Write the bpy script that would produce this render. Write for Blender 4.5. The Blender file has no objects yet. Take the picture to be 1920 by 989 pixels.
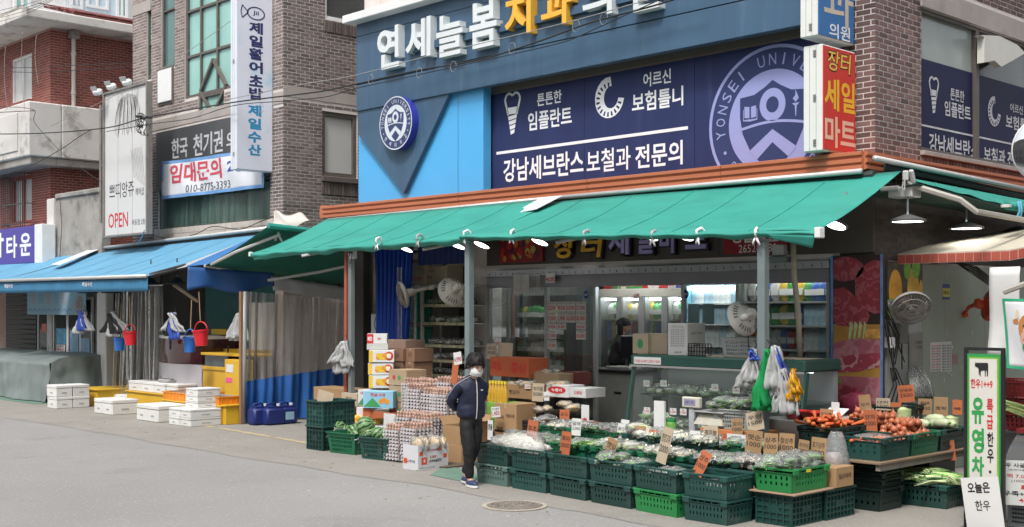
import bpy,math,random
from mathutils import Vector,Matrix,Euler,noise
R=random.Random(7)
RU=R.uniform
V3=Vector
SC=bpy.context.scene
COL=SC.collection
PI=math.pi
rad=math.radians
YAW=rad(46.22);CH=2.1;FL=2282.0
cd=bpy.data.cameras.new('camera');cam=bpy.data.objects.new('camera',cd);COL.objects.link(cam)
cam.location=(0,0,CH);cam.rotation_euler=(rad(90),0,YAW)
cd.sensor_width=36;cd.lens=FL/1920*36;cd.shift_y=0.043;cd.clip_start=.1;cd.clip_end=600
SC.camera=cam
SUN_EL,SUN_DIR=rad(56),V3((.35,-.85,0)).normalized()
W=bpy.data.worlds.new('World');SC.world=W;W.use_nodes=True
nt=W.node_tree;bg=nt.nodes['Background']
sky=nt.nodes.new('ShaderNodeTexSky');sky.sky_type='NISHITA';sky.sun_disc=False
sky.sun_elevation=SUN_EL;sky.sun_rotation=math.atan2(SUN_DIR.x,SUN_DIR.y);sky.dust_density=4;sky.air_density=1.2
hs=nt.nodes.new('ShaderNodeHueSaturation');hs.inputs['Saturation'].default_value=.30
nt.links.new(sky.outputs[0],hs.inputs['Color']);nt.links.new(hs.outputs[0],bg.inputs[0]);bg.inputs[1].default_value=.125
sl=bpy.data.lights.new('sun','SUN');sl.energy=1.5;sl.angle=rad(10);sl.color=(1,.965,.92)
so=bpy.data.objects.new('sun',sl);COL.objects.link(so)
sd=V3((SUN_DIR.x*math.cos(SUN_EL),SUN_DIR.y*math.cos(SUN_EL),math.sin(SUN_EL)))
so.rotation_euler=sd.to_track_quat('Z','Y').to_euler();so.location=(0,0,30)
SC.view_settings.view_transform='Standard';SC.view_settings.look='None'
SC.view_settings.exposure=0.80;SC.view_settings.gamma=1
SC.cycles.use_denoising=True;SC.cycles.max_bounces=7;SC.cycles.transparent_max_bounces=14
SC.cycles.caustics_reflective=False;SC.cycles.caustics_refractive=False
SC.cycles.sample_clamp_indirect=6
FX,FY=-math.sin(YAW),math.cos(YAW);RX,RY=math.cos(YAW),math.sin(YAW)
def ray(px):
 t=(px-960)/FL
 return FX+RX*t,FY+RY*t
def PY(px,py,Y):
 x,y=ray(px);d=Y/y;return V3((x*d,Y,CH-(py-577)/FL*d))
def PX(px,py,X):
 x,y=ray(px);d=X/x;return V3((X,y*d,CH-(py-577)/FL*d))
def PZ(px,py,z=0.0):
 d=(CH-z)*FL/(py-577);x,y=ray(px);return V3((x*d,y*d,z))
MATS={}
def srgb(h):
 if isinstance(h,str):
  h=h.lstrip('#');c=[int(h[i:i+2],16)/255 for i in(0,2,4)]
  return tuple(x/12.92 if x<=.04045 else((x+.055)/1.055)**2.4 for x in c)
 return tuple(h)
def mat(name,col,rough=.6,metal=0,var=.12,vs=6,bump=.0,bs=40,rnd=0,isl=0,spec=.5,emit=0,stain=None,tr=0,coat=0,stretch=None,speck=None):
 if name in MATS:return MATS[name]
 m=bpy.data.materials.new(name);m.use_nodes=True;n=m.node_tree.nodes;l=m.node_tree.links
 b=n['Principled BSDF'];col=srgb(col)
 b.inputs['Roughness'].default_value=rough;b.inputs['Metallic'].default_value=metal
 b.inputs['Specular IOR Level'].default_value=spec
 if coat:b.inputs['Coat Weight'].default_value=coat
 tc=n.new('ShaderNodeTexCoord');src=tc.outputs['Object']
 if stretch:
  mp=n.new('ShaderNodeMapping');mp.inputs['Scale'].default_value=stretch;l.new(src,mp.inputs[0]);ssrc=mp.outputs[0]
 else:ssrc=src
 no=n.new('ShaderNodeTexNoise');no.inputs['Scale'].default_value=vs;no.inputs['Detail'].default_value=5;l.new(ssrc,no.inputs[0])
 mr=n.new('ShaderNodeMapRange');mr.inputs[1].default_value=.25;mr.inputs[2].default_value=.75
 mr.inputs[3].default_value=1-var;mr.inputs[4].default_value=1+var;l.new(no.outputs[0],mr.inputs[0])
 val=mr.outputs[0]
 for amt,which in((rnd,'o'),(isl,'i')):
  if amt:
   s=n.new('ShaderNodeObjectInfo').outputs['Random']if which=='o' else n.new('ShaderNodeNewGeometry').outputs['Random Per Island']
   r2=n.new('ShaderNodeMapRange');r2.inputs[3].default_value=1-amt;r2.inputs[4].default_value=1+amt;l.new(s,r2.inputs[0])
   mu=n.new('ShaderNodeMath');mu.operation='MULTIPLY';l.new(val,mu.inputs[0]);l.new(r2.outputs[0],mu.inputs[1]);val=mu.outputs[0]
 vm=n.new('ShaderNodeVectorMath');vm.operation='SCALE';vm.inputs[0].default_value=col;l.new(val,vm.inputs['Scale'])
 out=vm.outputs[0]
 if stain:
  sn=n.new('ShaderNodeTexNoise');sn.inputs['Scale'].default_value=stain[1];sn.inputs['Detail'].default_value=8;sn.inputs['Roughness'].default_value=.65
  l.new(ssrc,sn.inputs[0])
  r3=n.new('ShaderNodeMapRange');r3.inputs[1].default_value=stain[2];r3.inputs[2].default_value=stain[2]+.12;r3.inputs[4].default_value=stain[3];l.new(sn.outputs[0],r3.inputs[0])
  mx=n.new('ShaderNodeMix');mx.data_type='RGBA';l.new(r3.outputs[0],mx.inputs[0]);l.new(out,mx.inputs[6]);mx.inputs[7].default_value=(*srgb(stain[0]),1)
  out=mx.outputs[2]
 if speck:
  vo=n.new('ShaderNodeTexNoise');vo.inputs['Scale'].default_value=speck[1];vo.inputs['Detail'].default_value=2;l.new(src,vo.inputs[0])
  r3=n.new('ShaderNodeMapRange');r3.inputs[1].default_value=.62;r3.inputs[2].default_value=.7;r3.inputs[4].default_value=speck[2];l.new(vo.outputs[0],r3.inputs[0])
  mx=n.new('ShaderNodeMix');mx.data_type='RGBA';l.new(r3.outputs[0],mx.inputs[0]);l.new(out,mx.inputs[6]);mx.inputs[7].default_value=(*srgb(speck[0]),1)
  out=mx.outputs[2]
 l.new(out,b.inputs['Base Color'])
 if bump:
  bn=n.new('ShaderNodeTexNoise');bn.inputs['Scale'].default_value=bs;bn.inputs['Detail'].default_value=4;l.new(src,bn.inputs[0])
  bp=n.new('ShaderNodeBump');bp.inputs['Strength'].default_value=bump;bp.inputs['Distance'].default_value=.02;l.new(bn.outputs[0],bp.inputs['Height']);l.new(bp.outputs[0],b.inputs['Normal'])
 if emit:
  b.inputs['Emission Color'].default_value=(*col,1);b.inputs['Emission Strength'].default_value=emit
 if tr:
  t=n.new('ShaderNodeBsdfTranslucent');l.new(out,t.inputs[0]);ms=n.new('ShaderNodeMixShader');ms.inputs[0].default_value=tr
  l.new(b.outputs[0],ms.inputs[1]);l.new(t.outputs[0],ms.inputs[2]);l.new(ms.outputs[0],n['Material Output'].inputs[0])
 MATS[name]=m;return m
def film(name,tint,opacity,rough=.15,col=(.9,.9,.9),streak=0,fold=0,refl=1.0):
 """thin glass, vinyl or bag film: see-through part, a diffuse part and a reflection that grows at grazing angles"""
 if name in MATS:return MATS[name]
 m=bpy.data.materials.new(name);m.use_nodes=True;n=m.node_tree.nodes;l=m.node_tree.links
 n.remove(n['Principled BSDF']);out=n['Material Output']
 t=n.new('ShaderNodeBsdfTransparent');t.inputs[0].default_value=(*tint,1)
 d=n.new('ShaderNodeBsdfDiffuse');d.inputs[0].default_value=(*srgb(col),1)
 g=n.new('ShaderNodeBsdfGlossy');g.inputs['Roughness'].default_value=rough
 a=n.new('ShaderNodeMixShader');a.inputs[0].default_value=opacity
 l.new(t.outputs[0],a.inputs[1]);l.new(d.outputs[0],a.inputs[2])
 tc=n.new('ShaderNodeTexCoord')
 if streak:
  mp=n.new('ShaderNodeMapping');mp.inputs['Scale'].default_value=(streak,streak,.5);l.new(tc.outputs['Object'],mp.inputs[0])
  no=n.new('ShaderNodeTexNoise');no.inputs['Scale'].default_value=1;no.inputs['Detail'].default_value=6;l.new(mp.outputs[0],no.inputs[0])
  mr=n.new('ShaderNodeMapRange');mr.inputs[1].default_value=.4;mr.inputs[2].default_value=.75;mr.inputs[3].default_value=opacity*.6;mr.inputs[4].default_value=min(1,opacity*2.2);l.new(no.outputs[0],mr.inputs[0]);l.new(mr.outputs[0],a.inputs[0])
 f=n.new('ShaderNodeFresnel');f.inputs[0].default_value=1.4
 mu=n.new('ShaderNodeMath');mu.operation='MULTIPLY';mu.inputs[1].default_value=refl;l.new(f.outputs[0],mu.inputs[0])
 b=n.new('ShaderNodeMixShader');l.new(mu.outputs[0],b.inputs[0]);l.new(a.outputs[0],b.inputs[1]);l.new(g.outputs[0],b.inputs[2])
 if fold:
  no=n.new('ShaderNodeTexNoise');no.inputs['Scale'].default_value=fold;no.inputs['Detail'].default_value=3;l.new(tc.outputs['Object'],no.inputs[0])
  bp=n.new('ShaderNodeBump');bp.inputs['Strength'].default_value=.7;bp.inputs['Distance'].default_value=.02;l.new(no.outputs[0],bp.inputs['Height'])
  l.new(bp.outputs[0],g.inputs['Normal']);l.new(bp.outputs[0],d.inputs['Normal']);l.new(bp.outputs[0],f.inputs['Normal'])
 l.new(b.outputs[0],out.inputs[0]);MATS[name]=m;return m
_TX={}
def text_geo(s,bold=0.0,ext=0.0,res=2,shear=0,sp=1.0):
 bold*=.5;k=(s,bold,ext,res,shear,sp)
 if k in _TX:return _TX[k]
 c=bpy.data.curves.new('tmp','FONT');c.body=s;c.extrude=ext;c.offset=bold;c.resolution_u=res;c.shear=shear;c.space_character=sp
 o=bpy.data.objects.new('tmp',c);me=bpy.data.meshes.new_from_object(o)
 vs=[v.co.copy()for v in me.vertices];fs=[tuple(p.vertices)for p in me.polygons]
 bpy.data.objects.remove(o);bpy.data.curves.remove(c);bpy.data.meshes.remove(me)
 if not vs:vs=[V3((0,0,0)),V3((.1,0,0)),V3((0,.1,0))];fs=[]
 bb=(min(v.x for v in vs),max(v.x for v in vs),min(v.y for v in vs),max(v.y for v in vs))
 _TX[k]=(vs,fs,bb);return _TX[k]
class M:
 def __init__(s):s.v=[];s.f=[];s.mi=[];s.T=None;s.m=0
 def _add(s,vs,fs):
  b=len(s.v)
  for v in vs:
   v=V3(v)
   s.v.append(s.T@v if s.T else v)
  for f in fs:s.f.append(tuple(b+i for i in f));s.mi.append(s.m)
  return s
 def box(s,x0,x1,y0,y1,z0,z1,bev=0,m=None):
  if m is not None:s.m=m
  if x0>x1:x0,x1=x1,x0
  if y0>y1:y0,y1=y1,y0
  if z0>z1:z0,z1=z1,z0
  if not bev:
   return s._add([(x0,y0,z0),(x1,y0,z0),(x1,y1,z0),(x0,y1,z0),(x0,y0,z1),(x1,y0,z1),(x1,y1,z1),(x0,y1,z1)],[(0,3,2,1),(4,5,6,7),(0,1,5,4),(1,2,6,5),(2,3,7,6),(3,0,4,7)])
  b=min(bev,(x1-x0)*.45,(y1-y0)*.45,(z1-z0)*.45)
  vs=[];X=(x0,x1);Y=(y0,y1);Z=(z0,z1)
  for k in range(8):
   i,j,h=k&1,k>>1&1,k>>2&1
   sx,sy,sz=(1 if not i else-1),(1 if not j else-1),(1 if not h else-1)
   x,y,z=X[i],Y[j],Z[h]
   vs+=[(x,y+sy*b,z+sz*b),(x+sx*b,y,z+sz*b),(x+sx*b,y+sy*b,z)]
  g=lambda i,j,h,a:(i|j<<1|h<<2)*3+a
  fs=[(g(0,0,0,0),g(0,0,1,0),g(0,1,1,0),g(0,1,0,0)),(g(1,0,0,0),g(1,1,0,0),g(1,1,1,0),g(1,0,1,0)),(g(0,0,0,1),g(1,0,0,1),g(1,0,1,1),g(0,0,1,1)),(g(0,1,0,1),g(0,1,1,1),g(1,1,1,1),g(1,1,0,1)),(g(0,0,0,2),g(0,1,0,2),g(1,1,0,2),g(1,0,0,2)),(g(0,0,1,2),g(1,0,1,2),g(1,1,1,2),g(0,1,1,2))]
  for i in(0,1):
   for j in(0,1):
    fs.append((g(i,j,0,0),g(i,j,0,1),g(i,j,1,1),g(i,j,1,0))if i^j==0 else(g(i,j,0,1),g(i,j,0,0),g(i,j,1,0),g(i,j,1,1)))
    fs.append((g(i,0,j,0),g(i,0,j,2),g(i,1,j,2),g(i,1,j,0))if i^j else(g(i,0,j,2),g(i,0,j,0),g(i,1,j,0),g(i,1,j,2)))
    fs.append((g(0,i,j,1),g(0,i,j,2),g(1,i,j,2),g(1,i,j,1))if i^j==0 else(g(0,i,j,2),g(0,i,j,1),g(1,i,j,1),g(1,i,j,2)))
    for h in(0,1):
     t=(g(i,j,h,0),g(i,j,h,1),g(i,j,h,2));fs.append(t if(i+j+h)%2 else t[::-1])
  return s._add(vs,fs)
 def obox(s,c,size,rz=0,rx=0,ry=0,bev=0,m=None):
  old=s.T;T=Matrix.Translation(c)@Euler((rx,ry,rz)).to_matrix().to_4x4();s.T=old@T if old else T
  a,b,h=(q/2 for q in size);s.box(-a,a,-b,b,-h,h,bev,m);s.T=old;return s
 def cyl(s,p0,p1,r0,r1=None,n=12,caps=True):
  p0=V3(p0);p1=V3(p1);r1=r0 if r1 is None else r1
  d=(p1-p0).normalized();a=d.orthogonal().normalized();b=d.cross(a)
  vs=[p0+(a*math.cos(2*PI*i/n)+b*math.sin(2*PI*i/n))*r0 for i in range(n)]+[p1+(a*math.cos(2*PI*i/n)+b*math.sin(2*PI*i/n))*r1 for i in range(n)]
  fs=[(i,(i+1)%n,n+(i+1)%n,n+i)for i in range(n)]
  if caps:fs+=[tuple(range(n))[::-1],tuple(range(n,2*n))]
  return s._add(vs,fs)
 def tube(s,pts,r,n=6):
  pts=[V3(p)for p in pts];vs=[];fs=[];a=None
  for i,p in enumerate(pts):
   d=(pts[min(i+1,len(pts)-1)]-pts[max(i-1,0)]).normalized()
   a=(a-d*a.dot(d)).normalized()if a and(a-d*a.dot(d)).length>1e-4 else d.orthogonal().normalized()
   b=d.cross(a);rr=r[i]if isinstance(r,(list,tuple))else r
   vs+=[p+(a*math.cos(2*PI*k/n)+b*math.sin(2*PI*k/n))*rr for k in range(n)]
  for i in range(len(pts)-1):
   fs+=[(i*n+k,i*n+(k+1)%n,(i+1)*n+(k+1)%n,(i+1)*n+k)for k in range(n)]
  fs+=[tuple(range(n))[::-1],tuple(range((len(pts)-1)*n,len(pts)*n))]
  return s._add(vs,fs)
 def lathe(s,prof,n=16,c=(0,0,0),close=True):
  c=V3(c);vs=[c+V3((r*math.cos(2*PI*k/n),r*math.sin(2*PI*k/n),z))for r,z in prof for k in range(n)]
  fs=[(i*n+k,i*n+(k+1)%n,(i+1)*n+(k+1)%n,(i+1)*n+k)for i in range(len(prof)-1)for k in range(n)]
  if close:fs+=[tuple(range(n))[::-1],tuple(range((len(prof)-1)*n,len(prof)*n))]
  return s._add(vs,fs)
 def ell(s,c,r,n=10,k=7,jit=0,seed=0):
  c=V3(c);vs=[c+V3((0,0,-r[2]))];fs=[]
  for j in range(1,k):
   t=-PI/2+PI*j/k
   for i in range(n):
    a=2*PI*i/n;v=V3((math.cos(t)*math.cos(a),math.cos(t)*math.sin(a),math.sin(t)))
    q=1+(jit*noise.noise(v*1.7+V3((seed,seed*.7,0)))if jit else 0)
    vs.append(c+V3((v.x*r[0]*q,v.y*r[1]*q,v.z*r[2]*q)))
  vs.append(c+V3((0,0,r[2])))
  fs+=[(0,1+(i+1)%n,1+i)for i in range(n)]
  for j in range(k-2):fs+=[(1+j*n+i,1+j*n+(i+1)%n,1+(j+1)*n+(i+1)%n,1+(j+1)*n+i)for i in range(n)]
  e=len(vs)-1;o=1+(k-2)*n;fs+=[(e,o+i,o+(i+1)%n)for i in range(n)]
  return s._add(vs,fs)
 def prism(s,pts,off):
  """polygon extruded by off"""
  pts=[V3(p)for p in pts];off=V3(off);n=len(pts)
  nrm=V3((0,0,0))
  for i in range(n):nrm+=pts[i].cross(pts[(i+1)%n])
  if nrm.dot(off)>0:pts=pts[::-1]
  return s._add(pts+[p+off for p in pts],[tuple(range(n)),tuple(range(n,2*n))[::-1]]+[(i,n+i,n+(i+1)%n,(i+1)%n)for i in range(n)])
 def grid(s,fn,nu,nv,thick=None):
  vs=[fn(i/nu,j/nv)for j in range(nv+1)for i in range(nu+1)]
  fs=[(j*(nu+1)+i,j*(nu+1)+i+1,(j+1)*(nu+1)+i+1,(j+1)*(nu+1)+i)for j in range(nv)for i in range(nu)]
  if thick:
   t=V3(thick);N=len(vs);b=[V3(v)+t for v in vs];vs=list(vs)+b
   fs+=[tuple(N+q for q in f[::-1])for f in fs]
   w=nu+1;ring=[i for i in range(w)]+[j*w+nu for j in range(1,nv+1)]+[nv*w+i for i in range(nu-1,-1,-1)]+[j*w for j in range(nv-1,0,-1)]
   fs+=[(ring[(q+1)%len(ring)],ring[q],N+ring[q],N+ring[(q+1)%len(ring)])for q in range(len(ring))]
  return s._add(vs,fs)
 def text(s,txt,o,u,v,w,h,bold=0.0,ext=0.0,res=2,shear=0,sp=1.0,m=None):
  """text fitted in the w by h rectangle whose lower corner is o, along u and v"""
  if m is not None:s.m=m
  o,u,v=V3(o),V3(u).normalized(),V3(v).normalized();nn=u.cross(v)
  vs,fs,bb=text_geo(txt,bold,ext,res,shear,sp)
  sx=w/(bb[1]-bb[0]);sy=h/(bb[3]-bb[2])if h else sx
  return s._add([o+u*((p.x-bb[0])*sx)+v*((p.y-bb[2])*sy)+nn*p.z*min(sx,sy)for p in vs],fs)
 def bd(s,name,mats,parent=None,smooth=False,world=False):
  me=bpy.data.meshes.new(name);me.from_pydata([tuple(v)for v in s.v],[],s.f);me.update()
  mats=mats if isinstance(mats,(list,tuple))else[mats]
  for q in mats:me.materials.append(q)
  if len(mats)>1:me.polygons.foreach_set('material_index',s.mi)
  if smooth is True:me.polygons.foreach_set('use_smooth',[True]*len(me.polygons))
  elif smooth:
   me.polygons.foreach_set('use_smooth',[True]*len(me.polygons));me.set_sharp_from_angle(angle=rad(smooth))
  o=bpy.data.objects.new(name,me);COL.objects.link(o)
  if parent is not None:attach(o,parent)
  return o
LOC={}
def attach(o,parent):
 o.parent=parent
 if parent.name in LOC:o.matrix_parent_inverse=Matrix.Translation(LOC[parent.name]).inverted()
 return o
def tag(o,label=None,cat=None,group=None,kind=None):
 if label:o['label']=label
 if cat:o['category']=cat
 if group:o['group']=group
 if kind:o['kind']=kind
 return o
def thing(name,label,cat,group=None,at=None,loc=(0,0,0),rz=0):
 """at: an empty whose parts are built in world coordinates; loc/rz: an empty whose parts are built in its own"""
 o=bpy.data.objects.new(name,None);COL.objects.link(o);o.empty_display_size=.1
 o.location=at if at is not None else loc;o.rotation_euler=(0,0,rz)
 if at is not None:LOC[o.name]=V3(at)
 return tag(o,label,cat,group)
def dup(o,loc=None,rot=None,label=None,group=None,scale=None,parent=None):
 c=o.copy();COL.objects.link(c)
 if parent is not None:c.parent=parent
 if loc is not None:c.location=loc
 if rot is not None:c.rotation_euler=rot if not isinstance(rot,(int,float))else(0,0,rot)
 if scale is not None:c.scale=scale if not isinstance(scale,(int,float))else(scale,)*3
 if label:c['label']=label
 if group:c['group']=group
 for ch in list(o.children):dup(ch,parent=c)
 return c
def remove_tree(o):
 for ch in list(o.children):remove_tree(ch)
 bpy.data.objects.remove(o)
AXY=((1,0,0),(0,0,1))
AXX=((0,1,0),(0,0,1))
def txtY(mb,s,px0,px1,py0,py1,Y,**k):
 """text on the plane Y, between two bearings; py0/py1 are its top and bottom at the middle"""
 a=PY(px0,py1,Y);b=PY(px1,py1,Y);mid=(px0+px1)/2
 z0=PY(mid,py1,Y).z;z1=PY(mid,py0,Y).z
 return mb.text(s,(a.x,Y,z0),*AXY,b.x-a.x,z1-z0,**k)
def txtX(mb,s,px0,px1,py0,py1,X,**k):
 a=PX(px0,py1,X);b=PX(px1,py1,X);mid=(px0+px1)/2
 z0=PX(mid,py1,X).z;z1=PX(mid,py0,X).z
 return mb.text(s,(X,a.y,z0),*AXX,b.y-a.y,z1-z0,**k)
def polyY(mb,pts,Y,dep,m=None):
 if m is not None:mb.m=m
 return mb.prism([PY(a,b,Y)for a,b in pts],(0,dep,0))
def polyX(mb,pts,X,dep,m=None):
 if m is not None:mb.m=m
 return mb.prism([PX(a,b,X)for a,b in pts],(-dep,0,0))
def cells(mb,plane,c,th,u0,u1,v0,v1,holes):
 """a wall slab with rectangular openings"""
 us=sorted({u0,u1,*[min(max(h[i],u0),u1)for h in holes for i in(0,1)]});vs=sorted({v0,v1,*[min(max(h[i],v0),v1)for h in holes for i in(2,3)]})
 for a,b in zip(us,us[1:]):
  run=None
  for e,f in list(zip(vs,vs[1:]))+[(None,None)]:
   hit=e is None or any(h[0]<(a+b)/2<h[1]and h[2]<(e+f)/2<h[3]for h in holes)
   if not hit:run=(run[0],f)if run else(e,f)
   if hit and run:
    if plane=='Y':mb.box(a,b,c,c+th,*run)
    else:mb.box(c-th,c,a,b,*run)
    run=None
 return mb
def bricks(parent,plane,c,u0,u1,v0,v1,holes,material,bl=.186,bh=.052,j=.015,proud=.004,single=300,phase=0,clip=None):
 """running bond over a wall; the bricks nearest the camera are parts, the rest one joined part"""
 L=[];rows=int((v1-v0)/(bh+j));
 for r in range(rows):
  z=v0+r*(bh+j);u=u0-(bl+j)*(.5 if(r+phase)%2 else 0)
  while u<u1:
   segs=[(max(u,u0),min(u+bl,u1))]
   for h in holes:
    if z+bh>h[2]and z<h[3]:
     ns=[]
     for a,b in segs:
      if b<=h[0]or a>=h[1]:ns.append((a,b));continue
      if a<h[0]:ns.append((a,h[0]))
      if b>h[1]:ns.append((h[1],b))
     segs=ns
   for a,b in segs:
    if b-a>.025 and(clip is None or clip((a+b)/2,z+bh/2)):L.append((a,b,z))
   u+=bl+j
 def at(a,b,z):return V3(((a+b)/2,c,z))if plane=='Y' else V3((c,(a+b)/2,z))
 def pxy(p):
  dx=p.x*RX+p.y*RY;d=p.x*FX+p.y*FY
  return 960+dx/d*FL,577-(p.z-CH)/d*FL,d
 L.sort(key=lambda q:(0 if(0<pxy(at(*q))[1]<520 and 0<pxy(at(*q))[0]<1920)else 1,at(*q).length))
 cache={};jm=M()
 for i,(a,b,z)in enumerate(L):
  pr=proud+RU(-.0015,.0015)
  if i<single:
   w=round(b-a,2)
   key=(w,)
   if key not in cache:
    mb=M()
    if plane=='Y':mb.box(-w/2,w/2,-proud,0,0,bh,.003)
    else:mb.box(0,proud,-w/2,w/2,0,bh,.003)
    o=mb.bd('brick',material,parent);cache[key]=o
   else:
    o=cache[key].copy();COL.objects.link(o)
   p=at(a,b,z);o.location=p+(V3((0,-RU(0,.0015),0))if plane=='Y' else V3((RU(0,.0015),0,0)))
  else:
   if plane=='Y':jm.box(a,b,c-pr,c,z,z+bh)
   else:jm.box(c,c+pr,a,b,z,z+bh)
 if jm.v:tag(jm.bd('brickwork',material,parent),kind='stuff')
def lerp(a,b,t):return a+(b-a)*t
asphalt=mat('asphalt',(.262,.256,.248),.9,var=.12,vs=.4,bump=.35,bs=110,speck=((.50,.49,.47),26,.6),stain=((.185,.18,.17),.9,.57,.55))
concrete=mat('apron_concrete',(.255,.24,.215),.9,var=.09,vs=1.3,bump=.25,bs=90,speck=((.5,.48,.44),30,.5),stain=((.19,.175,.155),.8,.55,.55))
greenmat=mat('green_ground_paint',(.12,.21,.16),.85,var=.15,vs=5,bump=.2,bs=120)
brown_brick=mat('brown_brick',(.165,.13,.12),.85,var=.18,vs=5,bump=.3,bs=60,rnd=.34,isl=.34,stain=((.30,.27,.25),1.1,.62,.5))
pink_brick=mat('purple_brick',(.155,.095,.088),.8,var=.14,vs=9,bump=.3,bs=60,rnd=.38,isl=.38,stain=((.28,.24,.22),1.3,.64,.5))
red_brick=mat('red_brick',(.23,.065,.048),.75,var=.16,vs=3,bump=.3,bs=60,rnd=.25,isl=.25,stain=((.42,.22,.18),1.1,.62,.55))
mortar=mat('pale_mortar',(.62,.57,.54),.95,var=.1,vs=4,bump=.3,bs=100,stain=((.33,.3,.27),1.5,.58,.5))
mortar_red=mat('pinkish_mortar',(.42,.25,.22),.95,var=.1,vs=4,stain=((.5,.44,.42),1.5,.55,.6))
band=mat('grey_render',(.36,.32,.30),.9,var=.12,vs=2.5,bump=.2,stain=((.24,.21,.2),2,.56,.5))
oldwhite=mat('weathered_white_paint',(.58,.56,.53),.85,var=.1,vs=2,bump=.3,bs=25,stain=((.26,.235,.21),1.6,.54,.75))
oldgrey=mat('weathered_grey_concrete',(.32,.30,.275),.9,var=.2,vs=2,bump=.4,bs=20,stain=((.13,.12,.105),1.8,.52,.7))
cream=mat('stained_cream_plaster',(.58,.52,.44),.9,var=.08,vs=1.5,stain=((.42,.3,.2),.9,.56,.6))
frame_br=mat('bronze_window_frame',(.11,.095,.085),.45,var=.1)
frame_wh=mat('white_window_frame',(.68,.68,.68),.5,var=.05)
tealglass=mat('teal_tinted_pane',(.26,.50,.45),.1,var=.2,vs=.8,spec=1.0)
darkglass=mat('dark_pane',(.06,.065,.065),.06,var=.3,vs=.7,spec=1.0)
greyglass=mat('milky_grey_pane',(.50,.51,.50),.25,var=.06,vs=1,spec=.7)
alu=mat('brushed_aluminium',(.55,.55,.55),.38,metal=.7,var=.06,vs=12)
white_m=mat('white_enamel',(.74,.74,.73),.4,var=.04)
black_m=mat('black_plastic',(.015,.015,.016),.5,var=.1)
darkwall=mat('dark_shop_wall',(.055,.052,.05),.8,var=.2,vs=2)
steel_gr=mat('grey_green_steel',(.17,.21,.215),.5,var=.1,vs=5,stain=((.12,.13,.13),6,.62,.5))
cable=mat('black_cable',(.02,.02,.02),.6)
cable_gr=mat('grey_cable',(.28,.27,.26),.6)
ink=mat('black_ink',(.012,.012,.013),.7,var=0)
white_t=mat('white_lettering',(.82,.82,.84),.45,var=.02)
red_t=mat('red_lettering',(.55,.03,.035),.5,var=.03)
g=M().grid(lambda u,v:(lerp(-120,60,u),lerp(-60,120,v),0),20,20)
tag(g.bd('road',asphalt),kind='structure')
def apron(u,v):
 x=lerp(-34,-2.5,u);e=9.1+.25*noise.noise(V3((x*.5,0,3)))+.06*noise.noise(V3((x*3,0,9)));return(x,lerp(e,30,v**1.5),.004)
tag(M().grid(apron,120,8).bd('pavement',concrete),kind='structure')
mb=M();ln=[]
for i in range(41):
 x=lerp(-19.4,-14.2,i/40);ln.append((x,10.97-(x+18.85)*.078))
for i in range(40):
 if i in(3,4,19):continue
 (a,b),(c,d)=ln[i],ln[i+1];w=.055+.012*math.sin(i*1.7)
 mb._add([(a,b-w,.008),(c,d-w,.008),(c,d+w,.008),(a,b+w,.008)],[(0,1,2,3)])
tag(mb.bd('road_marking',mat('worn_yellow_line',(.46,.36,.2),.9,var=.2,vs=6,stain=((.34,.31,.27),14,.5,.8))),kind='structure')
mb=M()
mb.prism([PZ(806,891,.008),PZ(882,906,.008),PZ(905,893,.008),PZ(840,872,.008)],(0,0,.003))
mb.prism([(-40,10.9,.008),(-26.2,10.75,.008),(-25.6,12.9,.008),(-40,12.9,.008)],(0,0,.003))
tag(mb.bd('green_floor_paint',greenmat),kind='structure')
mb=M()
for k in range(70):
 x=RU(-22,-8);y=(9.0 if x>-12 else 10.2)-abs(R.gauss(0,.7));s_=RU(.008,.03);a=RU(0,3);c_,q_=math.cos(a)*s_,math.sin(a)*s_;mb.m=R.choice([0,0,1,2])
 mb._add([(x-c_,y-q_,.009),(x+q_*.5,y-c_*.5,.012),(x+c_,y+q_,.010),(x-q_*.5,y+c_*.5,.016)],[(0,1,2,3)])
tag(mb.bd('litter',[mat('dry_leaf_bit',(.16,.12,.06),.8),mat('paper_bit',(.6,.6,.58),.8),mat('green_scrap',(.1,.2,.05),.8)]),kind='stuff')
mc=PZ(965,949.5)
mh=thing('manhole_cover','round iron manhole cover set in the road in front of the green crates','manhole cover',loc=(mc.x,mc.y,.0))
mb=M().lathe([(.345,.004),(.345,.011),(.30,.011),(.30,.006)],48,close=False);mb.bd('rim',mat('concrete_collar',(.40,.35,.28),.9,var=.15,vs=12),mh)
mb=M().lathe([(.30,.005),(.30,.010),(.285,.012),(0.001,.012)],40,close=False);mb.bd('lid',mat('rusty_iron',(.21,.185,.16),.7,metal=.2,var=.25,vs=14,bump=.5,bs=30),mh)
mb=M()
mb.lathe([(.27,.012),(.27,.018),(.255,.018),(.255,.012)],40,close=False)
for k in range(12):
 a=k*PI/6;c0,s0=math.cos(a),math.sin(a);mb.tube([(c0*.1,s0*.1,.014),(c0*.17,s0*.17,.014),(math.cos(a+.3)*.23,math.sin(a+.3)*.23,.014)],.009,4)
for k in range(5):mb.obox((-.12+k*.06,0,.014),(.02,.09,.008),rz=.5*(-1)**k)
mb.bd('relief',mat('worn_iron',(.33,.29,.25),.55,metal=.3,var=.2,vs=20),mh)
ob_=thing('added_opposite_building','plain grey brick building added unseen behind the viewpoint to block low sky light','building',at=(-8,-12,0))  # unseen building, added to block low sky light under the awnings
mb=M();mb.box(-34,13,-14,-7,0,11);mb.bd('wall',mat('grey_brick_wall',(.2,.18,.17),.9,var=.15,vs=2),ob_)
for k in range(14):
 for j in range(3):M().box(-32+k*3.2,-30.4+k*3.2,-7.0,-6.95,1.2+j*3.2,3.0+j*3.2).bd('window',mat('street_window',(.1,.12,.13),.1,spec=1),ob_)
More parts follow.
